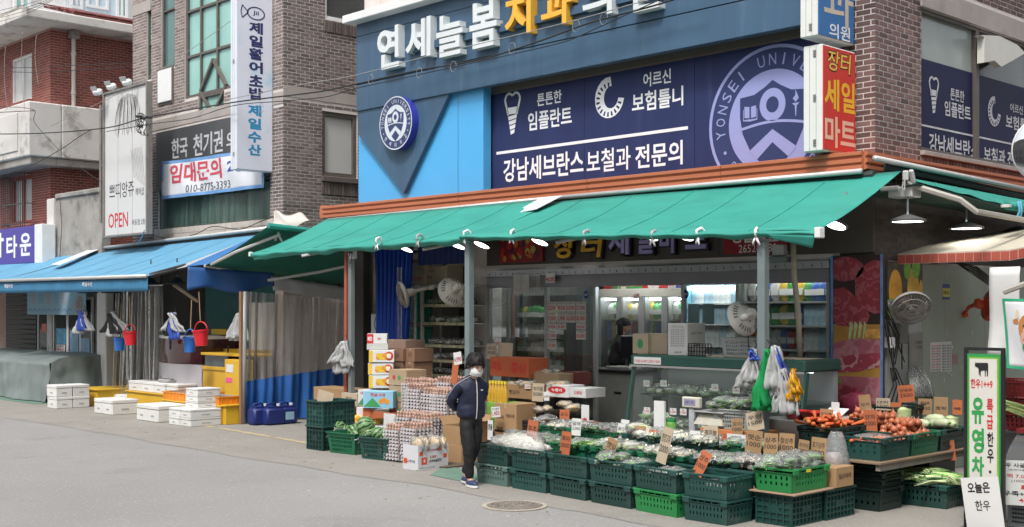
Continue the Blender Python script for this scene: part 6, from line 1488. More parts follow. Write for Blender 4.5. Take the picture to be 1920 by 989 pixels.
zs_=[(PY(690,y1,Yc).z,PY(690,y0,Yc).z)for y0,y1 in((703,727),(680,702),(656,679))]
for(z0,z1),lb in zip(zs_,('white fruit carton with yellow melon print, lowest of the three','white fruit carton with yellow melon print, middle of the three','white fruit carton with yellow melon print, top of the three')):
 carton(lb,(fx+RU(-.02,.02),Yc+.2,z0),wC,.26,z1-z0-.004,cardw,rz=RZ,art=melon_art,tape=False,group='fruit cartons by the post')
carton('low white lidded carton under the red printed one',(PY(708,0,Yc).x,Yc+.2,zs_[2][1]),wC*.85,.26,.09,mat('white_grey_card',(.50,.50,.48),.6),rz=RZ,tape=False,group='fruit cartons by the post')
carton('white carton with a red printed end on top of the fruit stack',(PY(704,0,Yc).x,Yc+.22,zs_[2][1]+.092),wC*.80,.24,.15,cardw,rz=RZ,tape=False,group='fruit cartons by the post',text=(('RED',.04,.26,.3,.7,2,.05),('포도',.52,.7,.4,.62,1,.05)),art=lambda tb,w,d,h:(setattr(tb,'m',1),tb.box(-w+.001,-w*.68,-.0012,0,.003,h-.003)))
zb1_=zs_[0][0]
carton('blue and green apple carton below the melon cartons',(PY(737,0,11.15).x,11.15,zb1_-.27),PY(737,0,11.15).x-PY(692,0,11.15).x-.12,.28,.25,mat('sky_blue_card',(.25,.50,.66),.6),rz=rad(35),art=apple_art,text=(('햇살 사과',.25,.75,.7,.9,1,.06),),tape=False,group='fruit cartons by the post')
carton('narrow white and green carton beside the apple carton',(PY(691,0,11.15).x,11.15,zb1_-.27),PY(691,0,11.15).x-PY(671,0,11.15).x,.28,.24,cardw,text=(('사과',.2,.8,.7,.9,1,.06),),art=lambda tb,w,d,h:(setattr(tb,'m',4),tb._add([(-w,-.0022,.01),(0,-.0022,.01),(-w*.4,-.0022,h*.6)],[(0,1,2)])),tape=False,group='fruit cartons by the post')
for i,(p0,p1,q,h,lb,m,tx_)in enumerate(((668,737,770,.28,'white carton with dark hand hole under the apple carton',cardw,''),(640,669,757,.20,'kraft carton with round stickers behind the melons',pale_k,'청과'),(668,0,737,0,'',None,''))):
 if m is None:continue
 carton(lb,(PY(p1,0,11.3).x,11.3,PY(690,q+(30 if i==0 else 8),11.3).z),PY(p1,0,11.3).x-PY(p0,0,11.3).x,.4,h,m,text=((tx_,.3,.7,.4,.7,0,.05),)if tx_ else(),tape=False,group='fruit cartons by the post')
carton('kraft produce carton lying across behind the melon carton',(PY(668,0,11.6).x,11.6,PY(650,756,11.6).z),PY(668,0,11.6).x-PY(588,0,11.6).x,.4,.22,kraft,tape=False,group='fruit cartons by the post')
carton('base carton hidden low behind the watermelons',(PY(715,0,11.6).x,11.6,.006),1.2,.5,.5,kraft,tape=False,group='fruit cartons by the post')
bc_cols=[mat('brown_carton',(.24,.135,.085),.8,var=.08,rnd=.12),mat('purplish_carton',(.26,.17,.135),.8,var=.08,rnd=.1),mat('kraft_light_carton',(.36,.26,.16),.8,var=.08,rnd=.08)]
Yb2=11.75;zz=.006
xr=PY(772,0,Yb2).x;xm_=PY(754,0,Yb2).x;xl=PY(716,0,Yb2).x
marks=['가지','표고','고구마','양파','사과','청과','감자','토마토','대추']
for i in range(9):
 h=.19+.02*(i%3);carton(f'{["lowest", "second", "third", "fourth", "fifth", "sixth", "seventh", "eighth", "topmost"][i]} brown produce carton in the stack behind the fruit cartons',(xm_+RU(-.03,.03),Yb2+RU(-.02,.02),zz),xm_-xl,.4,h-.004,bc_cols[1]if i%3==1 else bc_cols[0],text=((marks[i],.62,.85,.35,.7,0,.05),),group='stacked brown produce cartons');zz+=h
 if zz>PY(735,670,Yb2).z:break
carton('wide brown produce carton across the top of the stack',(PY(754,0,Yb2).x,Yb2+.06,zz),.62,.4,.14,bc_cols[1],group='stacked brown produce cartons')
zz=.006
for i in range(8):
 h=.21;carton(f'{["lowest", "second", "third", "fourth", "fifth", "sixth", "seventh", "topmost"][i]} small brown carton in the stack beside the shelf rack',(xr+RU(-.02,.02),Yb2+.05,zz),xr-xm_-.03,.38,h-.004,bc_cols[2 if i in(1,2)else 0],text=(('당근',.3,.7,.35,.7,0,.05),),group='stacked brown produce cartons');zz+=h
 if zz>PY(763,662,Yb2).z:break
for i in range(3):
 carton(f'{["lowest", "middle", "topmost"][i]} brown carton with a round red stamp, behind the egg trays',(PY(762,0,11.3).x,11.3,.45+.245*i),.42,.38,.235,bc_cols[2],art=lambda tb,w,d,h:[(setattr(tb,'m',q_),tb._add([(-w*cx_+.035*math.cos(t),-.0022,h*.5+.035*math.sin(t))for t in[2*PI*k/14 for k in range(14)]],[tuple(range(14))]))for cx_,q_ in((.7,1),(.4,4))],group='stacked brown produce cartons',tape=False)
carton('plain carton under the stamped ones behind the eggs',(PY(762,0,11.3).x,11.3,.006),.42,.38,.44,bc_cols[0],group='stacked brown produce cartons',tape=False)
pulp=mat('grey_pulp_tray',(.50,.47,.48),.9,var=.08,vs=12,rnd=.06);egg=mat('brown_eggs',(.40,.255,.20),.5,var=.12,vs=10,isl=.15)
et=thing('egg_tray',None,'egg tray');T_=.148
mb=M()
def tf(u,v):
 n_=5;x,y=(u-.5)*2*T_,(v-.5)*2*T_;return V3((x,y,.028+.016*math.cos(2*PI*u*n_)*math.cos(2*PI*v*n_)*(1)))
mb.grid(tf,20,20,(0,0,-.003))
for s_ in(0,1,2,3):
 def ef(u,v,s_=s_):
  a=(u-.5)*2*T_;z=.004+.032*v;w=T_+.004+.006*math.cos(2*PI*u*5)*(1-v)
  z=z*(1+.0)-.010*(1-v)*math.cos(2*PI*u*5)
  return V3(((a,-w,z),(-a,w,z),(w,a,z),(-w,-a,z))[s_])
 mb.grid(ef,30,2)
mb.bd('pulp',pulp,et,smooth=True)
mb=M()
for i in range(5):
 for j in range(5):
  if 0<i<4 and 0<j<4:continue
  mb.ell(((i-2)*.057,(j-2)*.057,.050),(.022,.022,.026),7,5)
mb.bd('eggs',egg,et,smooth=True)
eti=thing('egg_tray',None,'egg tray')
pl_=et.children[0].copy();COL.objects.link(pl_);pl_.parent=eti
mb=M()
for i in range(5):
 for j in range(5):mb.ell(((i-2)*.057,(j-2)*.057,.034),(.021,.021,.020),8,6)
mb.bd('eggs',egg,eti,smooth=True)
def eggstack(px,py,Y,n,where,rz=0,z0=.03):
 p=PY(px-7,0,Y)
 for k in range(n):
  top=k==n-1
  o=dup(eti if top else et,loc=(p.x+RU(-.006,.006),Y+.15+RU(-.006,.006),z0+k*.046),rot=rz+RU(-.03,.03),scale=(1.12,1.12,1.0),group='egg trays '+where,label=('top egg tray ' if top else 'grey egg tray ')+where)
c_=PZ(724,868)
def stack_n(py,Y,px):return max(2,int((PY(px,py,Y).z-.03)/.046+.8))
for px,top,Y,wh_s in((742,803,10.28,'in the low front stack beside the watermelons'),(775,800,10.3,'in the low front stack behind the white snack carton'),(762,779,10.62,'in the second row stack, watermelon side'),(795,779,10.62,'in the second row stack, next to the brown cartons'),(782,728,10.95,'in the tall stack, watermelon side'),(812,731,10.95,'in the tall stack behind the walking person'),(833,737,10.95,'in the tall stack half hidden by the walking person'),(775,712,11.28,'in the rear stack, alley side'),(806,716,11.28,'in the rear stack under the orange price card'),(838,712,11.28,'in the rear stack beside the post')):
 eggstack(px,0,Y,stack_n(top,Y,px),wh_s)
pal=M();pal.box(PY(722,0,10.3).x,PY(835,0,10.3).x,10.3,11.6,.006,.028);tag(pal.bd('pallet_board',mat('dark_ply',(.10,.075,.055),.8)),'dark board under the egg tray stacks','board')
remove_tree(et);remove_tree(eti)
a,b=PZ(784,884),PZ(841,873);c0=PZ(784,884)
sc_=carton('white snack carton with red squares and price tag, full of snack bags',(0,0,0),.46,.26,.30,cardw,flaps=False,tape=False,group='cartons on the pavement',text=(('고구마형과자',.28,.97,.28,.42,0,.04),('3,000',.30,.55,.62,.76,1,.06)),side=())
remove_tree(sc_)
o=thing('snack_carton','white snack carton with red squares and price tag, full of snack bags','carton',loc=(c0.x,c0.y,.006),rz=rad(2))
wS,dS,hS=.30,.52,.32
mb=M();t=.006;mb.box(-wS,0,0,t,0,hS);mb.box(-t,0,t,dS,0,hS);mb.box(-wS,-wS+t,t,dS,0,hS);mb.box(-wS,0,dS,dS+t,0,hS);mb.box(-wS+t,-t,t,dS-t,0,hS-.06);mb.bd('body',mat('snack_carton_white',(.60,.60,.63),.55,var=.03),o)
mb=M();q=.0022
mb.text('고구마형과자',(q,dS*.36,hS*.26),*AXX,dS*.42,hS*.15,bold=.04,m=0);mb.text('2봉 2,000원',(q,dS*.26,hS*.72),*AXX,dS*.4,hS*.11,bold=.04,m=1);mb.text('480 g 30봉',(q,dS*.05,hS*.06),*AXX,dS*.5,hS*.05,m=0)
mb.m=2
for u,v,r in((.2,.36,.05),(.1,.66,.03),(.9,.5,.03),(.72,.82,.033)):mb.box(.001,.002,dS*u-r,dS*u+r,hS*v-r*.9,hS*v+r*.9,.0)
mb.text('꿀',(.0035,dS*.17,hS*.3),*AXX,.035,.04,bold=.05,m=3);mb.text('고구마',(-wS*.8,-q,hS*.28),*AXY,wS*.6,hS*.12,bold=.03,m=0);mb.m=2;mb.box(-wS*.95,-wS*.72,-.002,-.001,hS*.24,hS*.46)
mb.bd('print',[ink,purple_ink,mat('orange_red_print',(.62,.09,.04),.5),white_t],o)
M().box(.003,.006,dS*.34,dS*.62,hS*.38,hS*.62).bd('price_tag',cardw,o)
M().text('3,000',(.0075,dS*.37,hS*.42),*AXX,dS*.22,hS*.14,bold=.05).bd('tag_lettering',purple_ink,o)
snk=mat('snack_bag',(.62,.42,.22),.35,var=.35,vs=18,rnd=.2)
for i in range(7):
 s_=thing('snack_bag','clear bag of brown snacks standing in the white carton','snack bag','snack bags in the white carton',loc=(c0.x-.08-.14*(i%2),c0.y+.07+.07*i,.30),rz=RU(-.5,.5));M().ell((0,0,0),(.09,.03,.10),10,8,.4,i).bd('bag',snk,s_,smooth=True);M().ell((0,-.02,.02),(.10,.045,.11),10,8,.5,i+3).bd('film',bag,s_,smooth=True)
c=PZ(858,872);c2=PZ(868,872)
carton('lower kraft carton behind the snack carton',(c.x+.05,c.y+.02,.006),.36,.5,.26,kraft,text=(),side=(('무농약',.1,.6,.5,.65,0,.05),),group='cartons on the pavement',tape=False)
carton('upper open kraft carton behind the snack carton',(c.x+.02,c.y+.03,.27),.36,.5,.24,kraft,flaps=True,side=(('무농약',.1,.6,.5,.65,0,.05),),group='cartons on the pavement')
RA=[(-10.87,9.80),(-10.24,9.77),(-9.58,9.74),(-8.90,9.67),(-8.22,9.62),(-7.55,9.55),(-6.96,9.55)]
order=['first','second','third','fourth','fifth','sixth']
for i in range(6):
 (xa,ya),(xb,yb_)=RA[i],RA[i+1];rz=math.atan2(yb_-ya,xb-xa);w=math.hypot(xb-xa,yb_-ya)
 for k in range(2):
  m=ggc if(i==0 and k==0)else bgc if(i==4 and k==0)else dgc
  lb={(0,0):'pale grey green crate at the walking person\'s feet',(4,0):'bright green crate in the bottom front row'}.get((i,k),f'{order[i]} dark green crate from the walking person in the {"upper" if k else "bottom"} front row')
  crate(cp_s,lb,((xa+xb)/2,(ya+yb_)/2+.215,.006+k*.237),rot=rz+RU(-.035,.035)*k,m=m,scale=((w-.03)/.64,1,1))
for i in range(5):
 x=-10.35+i*.70;crate(cp_s,f'{order[i]} crate from the walking person in the second row of produce',(x,10.30,.31),rot=RU(-.02,.02),m=mgc if i in(1,2,3)else dgc)
 x=-10.3+i*.70;crate(cp_s,f'{order[i]} crate from the walking person in the third row of produce',(x,10.78,.43),rot=RU(-.02,.02),m=mgc if i in(0,1,4)else dgc)
for i,x in enumerate((-10.0,-8.6,-7.6)):
 crate(cp_r,f'{["first", "second", "third"][i]} folding crate holding up the back rows of produce',(x,10.32,.006),m=dgc,scale=(1.2,1.1,1.0))
for x0,x1,y0,y1,z,lb in((-10.7,-7.1,10.08,10.52,.30,'plank under the second row of produce crates'),(-10.65,-7.1,10.56,11.0,.42,'plank under the third row of produce crates')):
 o=thing('trestle_plank',lb,'plank',loc=(0,0,0));M().box(x0,x1,y0,y1,z-.025,z,.004).bd('plank',mat('ply_board',(.28,.20,.13),.8,var=.1),o)
 mb=M();[mb.box(q,q+.05,y0+.05,y1-.05,.01,z-.026)for q in(x0+.05,(x0+x1)/2,x1-.1)];mb.bd('trestle',darkwall,o)
M_=M().ell((-10.30,10.0,.47),(.42,.19,.14),26,14,.35,3);hb_=thing('sprout_bag','big open clear bag of white bean sprouts beside the walking person','bag of sprouts',at=(-10.3,10,.4));M_.bd('sprouts',mat('bean_sprouts',(.62,.60,.55),.6,var=.25,vs=40,bump=1.0,bs=45),hb_,smooth=True)
mb=M();wisp(mb,160,.14,.33,5,spread=3);mb.T=None
mb2=M()
for i in range(220):
 a=RU(0,2*PI);r=R.random()**.5;p=V3((-10.30+.40*r*math.cos(a),10.0+.18*r*math.sin(a),.475+.135*math.sqrt(max(0,1-r*r))));d=V3((RU(-1,1),RU(-1,1),RU(-.3,.5))).normalized()*.03;mb2.tube([p-d,p+V3((0,0,.008)),p+d],.0035,3)
mb2.bd('sprout_shreds',whitev,hb_);M().ell((-10.28,10.0,.475),(.45,.21,.17),20,10,.5,7).bd('bag',bag,hb_,smooth=True)
fill('dark','in the third upper crate, mostly empty',(-9.25,9.95),.5,.3,.27,0)
fill('leaf','in the fourth upper crate of the front row',(-8.56,9.90),.52,.34,.40,8,2,group='bagged greens in the fourth upper crate',lab='clear bag of greens')
fill('cucumber','low in the fifth upper crate of the front row',(-7.88,9.82),.45,.3,.36,5,1,group='bagged vegetables in the fifth upper crate',lab='clear bag of long green vegetables')
fill('dark','in the bottom of the sixth upper crate',(-7.25,9.85),.4,.25,.27,2,1,group='bags in the sixth upper crate',lab='small dark bag of dried vegetables')
fill('leaf','in the first crate of the second row',(-10.35,10.3),.55,.36,.50,8,1,lab='clear bag of green chives')
fill(['stalk','leaf'],'in the second crate of the second row',(-9.65,10.3),.55,.36,.50,8,1,lab='bag of pale stalks and greens')
fill(['leaf','sprout'],'in the third crate of the second row',(-8.95,10.3),.55,.36,.52,9,1,lab='clear bag of leafy greens')
fill(['sprout','mushroom','garlic'],'in the fourth crate of the second row',(-8.25,10.3),.55,.36,.50,9,1,lab='clear bag of pale mushrooms and roots')
fill(['mushroom','leaf'],'in the fifth crate of the second row',(-7.55,10.3),.55,.36,.50,9,1,lab='clear bag of fern shoots and greens')
fill(['dark','garlic'],'in the first crate of the third row',(-10.3,10.78),.55,.36,.62,9,2,lab='clear bag of nuts and grapes')
fill(['leaf','dark'],'in the second crate of the third row',(-9.6,10.78),.55,.36,.62,8,1,lab='clear bag of peppers')
fill(['leaf','sprout'],'in the third crate of the third row',(-8.9,10.78),.55,.36,.62,9,2,lab='clear bag of shredded greens')
fill(['garlic','sprout','leaf'],'in the fourth crate of the third row',(-8.2,10.78),.55,.36,.62,9,1,lab='clear bag of peeled roots')
fill(['leaf','cucumber'],'in the fifth crate of the third row',(-7.5,10.78),.55,.36,.62,9,1,lab='clear bag of cucumbers and greens')
for i,(x,y,lb)in enumerate(((-6.73,10.20,'ribbed dark folding crate under the bright crate of greens, at the road corner'),(-6.70,10.76,'ribbed dark folding crate behind the corner one, under the small kraft carton'))):
 crate(cp_r,lb,(x,y,.006),rot=PI/2,m=dgc,scale=(1.02,1.22,1.0))
for k in range(2):crate(cp_s,['bottom','upper'][k]+' dark crate between the front row and the ribbed folding crates',(-7.12,10.35,.006+k*.24),rot=PI/2,m=dgc)
o=thing('brown_board','thin brown board between the ribbed crate and the bright green crate','board',loc=(-6.72,10.25,.31));M().box(-.26,.26,-.36,.34,0,.015,.003).bd('sheet',mat('hardboard',(.33,.22,.15),.8),o)
bcr=crate(cp_s,'bright green crate of bagged greens on a board, nearest the road corner',(-6.72,10.24,.328),rot=PI/2,m=bgc,scale=(1.04,1.02,.98))
M().box(-.10,-.03,-.232,-.228,.19,.22).bd('yellow_label',mat('label_yellow',(.7,.5,.05),.5),bcr)
fill('leaf','in the bright green crate at the corner',(-6.72,10.24),.36,.54,.52,12,2,lab='clear bag of lettuce and greens',s=1.05)
fill('mushroom','behind the bright green crate',(-7.12,10.35),.38,.5,.47,9,2,lab='clear bag of shoots')
carton('small kraft box of leeks with brown lettering beside the bright green crate',(-6.46,10.62,.315),.34,.33,.20,kraft,side=(('일산대파',.15,.85,.42,.68,0,.05),),tape=False,group='cartons among the crates')
pen=[mat('marker_black',(.02,.02,.025),.7),purple_ink]
def pcard(label,p0,p1,q0,q1,Y,m,lines,rot=0.0,lean=.1,X=None):
 c=PY((p0+p1)/2,q1,Y);w=PY(p1,q1,Y).x-PY(p0,q1,Y).x;h=PY((p0+p1)/2,q0,Y).z-c.z
 ln=[(t,.08,.92,*((.58,.82)if len(lines)==2 and i==0 else(.30,.50)if len(lines)==2 else(.4,.7)),0,.02)for i,t in enumerate(lines)]
 return card('price_card',label,'price card',(c.x-w/2,Y,c.z),(1,0,0),w,h,m,'handwritten price cards',ln,.004,pen,rot,lean=lean)
pcard('orange handwritten card reading 2500 in the second upper front crate',984,1003,787,840,9.95,orange_c,('부추','2500'),-.09)
pcard('orange handwritten card reading 3000 in the third upper front crate',1049,1067,809,852,9.93,orange_c,('쪽파','3000'),-.06)
pcard('kraft card tilted in the fourth upper front crate',1128,1147,816,864,9.90,kraft,('깻잎','1000'),-.30)
pcard('tall grey card folded over an orange top, in the fifth upper crate',1229,1248,797,866,9.90,pale_k,('청양고추','2000'),-.22)
pcard('orange diamond shaped card tilted in the sixth upper crate',1297,1317,838,886,9.75,orange_c,('상추','1000'),-.38,.25)
pcard('white card reading 2,000 standing among the second row greens',1071,1088,785,817,10.45,cardw,('달래','2,000'),.0)
pcard('pale kraft card in the first third row crate',1017,1032,784,809,10.9,pale_k,('우엉','1000'),.03)
pcard('small orange card behind the grapes',1049,1067,769,788,11.1,orange_c,('포도',),.05)
pcard('orange card reading 1500 in the second third row crate',1111,1129,791,821,10.95,orange_c,('고추','1500'),-.05)
pcard('tall white card reading 2000 beside a shorter one',1155,1172,794,828,10.6,cardw,('쑥갓','2000'),-.06)
pcard('white card behind the tall one reading 2000',1163,1178,787,810,10.95,cardw,('취나물',),-.03)
pcard('kraft and orange card reading 1000 over the shredded greens',1180,1209,799,835,10.6,kraft,('시금치','1000'),.02)
pcard('narrow white card reading 1500 by the scale',1291,1310,808,844,10.6,cardw,('애호박','1500'),-.02)
pcard('greyish kraft card reading 500 in front of the kitchen scale',1319,1346,800,842,10.65,pale_k,('쪽마늘','500'),.08)
pcard('big kraft card over the shoots, folded at its foot',1396,1426,806,850,10.4,kraft,('깻순','1000'),-.06)
pcard('kraft card reading 1000 left of its pair at the bright crate',1431,1457,813,855,10.35,kraft,('상추','1000'),.01)
pcard('kraft card reading 1000 with longer text, the second of the pair',1459,1488,813,858,10.45,kraft,('청상추','1000'),.0)
pcard('kraft card reading 1000 at the corner of the bright green crate',1518,1546,820,868,10.55,kraft,('포기상추','1000'),-.04)
pcard('grey kraft card reading 1500 above the shoots',1403,1434,776,812,10.95,pale_k,('우엉','1500'),.25)
for lb,p0,q0,Y,m,l in(('small kraft card over the first second row crate',1002,812,10.55,kraft,'부추'),('small kraft card behind the white 2,000 card',1092,796,10.95,kraft,'풋고추'),('orange card between the shredded greens and the tall grey card',1213,806,10.6,orange_c,'미나리'),('small grey card left of the narrow white one',1268,812,10.6,pale_k,'더덕'),('orange card behind the greyish kraft card',1352,808,10.7,orange_c,'고사리'),('small kraft card at the back between scale and basket',1372,786,10.95,kraft,'오이'),('kraft card leaning at the end of the bright crate',1494,824,10.5,kraft,'치커리')):pcard(lb,p0,p0+20,q0,q0+34,Y,m,(l,'1000'),RU(-.12,.12))
o=card('price_list','white sheet printed with a small table of prices','sheet',PY(1363,848,10.7),(1,0,0),.24,.20,cardw,'printed sheets',[('가격표',.2,.8,.8,.92,0,.02)]+[('상추 깻잎 고추',.1,.9,.1+.13*k,.18+.13*k,0,0)for k in range(5)])
o=card('white_box_card','tall blank white cardboard standing beside the scale','board',PY(1226,820,10.9),(1,0,0),.15,.42,cardw,None,th=.03)
sc=thing('kitchen_scale','beige kitchen scale with a bag of green beans on its metal plate','scale',loc=(*PY(1342,0,11.2).xy,.78));M().prism([(-.2,-.15,0),(.2,-.15,0),(.15,-.1,.12),(-.15,-.1,.12)],(0,.26,0)).bd('body',mat('beige_scale',(.46,.44,.36),.5),sc);M().box(-.22,.22,-.16,.16,.135,.15,.008).bd('plate',alu,sc)
ps_=PY(1299,0,11.15);sd_=thing('scale_display','pole mounted beige price display with a lilac screen','display',loc=(ps_.x,11.15,.55));zt_=PY(1299,765,11.15).z-.55;M().box(-.04,.04,-.03,.03,0,zt_,.008).bd('pole',mat('pole_grey',(.42,.44,.46),.5),sd_)
M().box(-.125,.125,-.05,.02,zt_,zt_+.125,.012).bd('housing',mat('beige_housing',(.52,.50,.42),.5),sd_);M().box(-.085,.075,-.053,-.0505,zt_+.03,zt_+.10).bd('screen',mat('lilac_screen',(.26,.25,.40),.2),sd_)
M().text('0.000  1,500',(-.07,-.0545,zt_+.05),*AXY,.12,.03).bd('lettering',ink,sd_)
fill('leaf','on the kitchen scale',(PY(1342,0,11.2).x,11.2),.2,.2,.95,2,1,lab='clear bag of green beans',group='bags on the kitchen scale')
ks=crate(cp_g,'pale grey basket heaped with bagged greens behind the scale',(PY(1388,0,11.25).x,11.25,.75),m=mat('grey_basket',(.36,.38,.37),.5,var=.05),scale=(.72,.8,.62))
fill(['leaf','cucumber'],'heaped in the pale grey basket',(PY(1388,0,11.25).x,11.25),.46,.34,.95,9,2,lab='clear bag of spring onions')
o=thing('display_table','low dark table behind the third crate row','table',loc=(0,0,0));M().box(-10.0,-7.3,11.05,11.45,.50,.55,.005).bd('top',darkwall,o);M().box(-9.95,-7.35,11.1,11.4,.01,.499).bd('skirt',darkwall,o)
tag(M().box(PY(1316,0,11.1).x,PY(1425,0,11.1).x,11.06,11.44,.551,.745,.005).bd('orange_carton',mat('orange_box',(.50,.20,.06),.7)),'orange carton under the scale and the grey basket','carton')
jar=thing('green_jar','clear jar with green lid beside the tall grey card','jar',loc=(*PY(1258,0,11.0).xy,.62));M().lathe([(.06,0),(.065,.02),(.065,.15),(.055,.17)],14).bd('body',mat('green_contents',(.12,.3,.06),.3,var=.5,vs=20),jar,smooth=40);M().cyl((0,0,.17),(0,0,.2),.06,n=14).bd('lid',bgc,jar)
pb_=PY(1431,655,11.0)
bundle('bunch of white and clear shopping bags tied to the steel post, alley side',1415,655,10.98,[(wb,-.10,.22,.42),(wb,-.02,.2,.36),(ub,.03,.1,.12)],seed=7)
bundle('big green shopping bags hanging from the steel post',1440,655,10.95,[(gb,-.02,.30,.66),(gb,.05,.28,.62)],seed=8,s=1.0)
bundle('white and blue shopping bags hanging on the side of the steel post nearest the corner',1456,650,10.95,[(wb,.05,.26,.54),(ub,.10,.16,.40),(wb,.0,.2,.45)],seed=9)
bundle('milky bags hanging low beside a yellow bag',1473,692,10.98,[(clr,-.02,.26,.46),(wb,.04,.24,.48)],seed=10)
bundle('yellow plastic bags hanging beside milky ones',1488,692,11.0,[(yb,.0,.16,.34),(yb,.05,.14,.26)],seed=11)
ct=thing('display_counter','dark green refrigerated counter with slanted glass and two shelves','display counter',at=(-8.9,12.1,0))
gdk=mat('dark_green_metal',(.022,.075,.060),.4,var=.08,vs=3);KX0,KX1,KY0,KY1=-10.2,-7.62,11.75,12.65
zc0,zc1=1.36,1.50
mb=M();mb.box(KX0,KX1,KY0+.12,KY1,zc0,zc1,.02);mb.bd('canopy',gdk,ct);M().box(KX0,KX1,KY0+.105,KY0+.119,zc0-.012,zc0+.012).bd('canopy_trim',alu,ct)
M().box(KX0,KX1,KY0,KY1,.03,.55,.02).bd('base',gdk,ct);M().box(KX0+.05,KX1-.05,KY1-.08,KY1,.55,zc0-.002).bd('back_wall',mat('pegboard_grey',(.40,.43,.44),.5,var=.05),ct)
M().box(KX0+.05,KX1-.05,KY0+.02,KY1-.1,.551,.60).bd('deck',mat('deck_white',(.45,.46,.45),.5),ct)
M().box(KX0+.05,KX1-.05,KY0+.26,KY1-.1,.98,1.0).bd('glass_shelf',film('shelf_glass',(.85,.94,.9),.12,.05,col=(.3,.42,.38)),ct)
M().box(KX0+.15,KX1-.15,KY0+.5,KY0+.54,zc0-.02,zc0-.003).bd('lit_tube',mat('dim_tube',(1,1,.97),.5,emit=2.2,var=0),ct)
for xx in(KX0+.015,KX1-.015):
 M().prism([(xx,KY0-.02,.55),(xx,KY0+.05,.55),(xx,KY0+.2,zc0),(xx,KY0+.14,zc0)],(.03,0,0)).bd('end_post',gdk,ct)
M().grid(lambda u,v:V3((lerp(KX0+.05,KX1-.03,u),KY0-.01+.15*v,lerp(.62,zc0,v))),2,2,(0,.004,0)).bd('front_glass',film('counter_glass',(.93,.98,.96),.015,.03,refl=.45),ct)
fill(['tofu','leaf'],'on the glass shelf of the green counter, cashier end',(-9.55,12.25),1.1,.36,1.005,12,1,lab='clear packet of noodles and greens',s=1.1)
fill(['mushroom','dark','leaf'],'on the glass shelf of the green counter, middle',(-8.55,12.25),.9,.36,1.005,9,1,lab='clear packet of mushrooms')
fill(['sprout','mushroom','garlic'],'on the deck of the green counter, cashier end',(-9.55,12.1),1.1,.4,.605,16,2,lab='clear bag of bean sprouts',s=1.1)
fill(['dark','leaf','cucumber'],'on the deck of the green counter, corner end',(-8.35,12.1),1.1,.4,.605,16,2,lab='clear bag of vegetables',s=1.1)
for px,q,lb in((1212,719,'price tag with green text clipped to the counter shelf, nearest the diagonal end post'),(1244,719,'price tag reading 1500 clipped to the counter shelf'),(1340,727,'price tag clipped to the counter shelf, middle'),(1380,732,'price tag clipped to the counter shelf, nearest the bags'),(1213,770,'price tag on the counter deck, nearest the end post'),(1262,772,'price tag on the counter deck beside the display pole'),(1281,773,'second price tag on the counter deck by the display pole')):
 p=PY(px,q+6,11.93 if q<740 else 11.70);card('price_tag',lb,'price tag',(p.x-.05,p.y,p.z),(1,0,0),.10,.08,cardw,'price tags on the green counter',[('1,500',.1,.9,.2,.6,1,.03),('국산',.3,.7,.7,.9,0,0)])
p=PY(1187,678,11.84);card('price_strip','row of red printed prices on the canopy of the green counter','price strip',(p.x,11.855,zc0+.025),(1,0,0),.44,.09,cardw,None,[('7,000 8,500 5,000 7,000',.03,.97,.15,.6,1,.02)])
zc=zc1+.003
carton('kraft box with a round green emblem on the green counter',(PY(1215,0,12.1).x,12.1,zc),.26,.4,.26,pale_k,tape=False,group='cartons on the green counter',art=lambda tb,w,d,h:(setattr(tb,'m',4),tb._add([(-w*.5+.05*math.cos(t),-.0022,h*.5+.06*math.sin(t))for t in[2*PI*k/18 for k in range(18)]],[tuple(range(18))])))
carton('open end kraft box beside the one with the emblem',(PY(1251,0,12.15).x,12.15,zc),.30,.35,.26,pale_k,tape=False,group='cartons on the green counter')
carton('tall white carton with a printed table on the green counter',(PY(1289,0,12.0).x,12.0,zc),.31,.36,.40,cardw,tape=False,group='cartons on the green counter',text=[('기기 사양',.2,.8,.86,.92,0,0)]+[('품명 중량 제조',.15,.85,.28+.07*k,.32+.07*k,0,0)for k in range(8)]+[('ㅛ ㅛ ㅛ',.35,.7,.08,.14,0,.05)],side=(('ㅛㅛ',.3,.7,.3,.4,0,.05),('전기 기기',.2,.8,.65,.72,0,.04)))
mb=M();
for k in range(9):mb.box(.0+.04*k-.004,.04*k+.004,-.005,.005,0,.15)
for z in(0,.05,.10,.148):mb.box(-.004,.324,-.006,.004,z,z+.01)
o=thing('black_basket','small black lattice basket front on the green counter','basket',loc=(PY(1291,0,11.98).x,11.98,zc),rz=.1);mb.bd('lattice',black_m,o)
mb=M().box(-9.3,-7.7,12.0,12.4,zc,zc+.006);tag(mb.bd('flattened_cardboard',pale_k),'flattened cardboard sheet lying on the green counter','cardboard')
o=crate(cp_g,'grey lattice basket standing on the counter in front of the bags',(PY(1398,0,12.15).x,12.15,zc+.008),m=MATS['grey_basket'],scale=(.72,.7,.62))
mb=thing('steel_cabinet','scratched steel cabinet with a padlock behind the lettuce crate','cabinet',loc=(*PY(1505,0,11.5).xy,0));M().box(-.55,.05,0,.5,.01,.86,.01).bd('body',mat('scratched_steel',(.30,.30,.29),.35,metal=.6,var=.2,vs=3),mb);M().box(-.5,-.44,-.015,0,.62,.70,.004).bd('padlock',alu,mb);M().box(.055,.45,0,.45,.01,.8,.01).bd('side_body',MATS['dark_green_metal'],mb)
rp=mat('red_bowl_plastic',(.42,.02,.02),.35,var=.1)
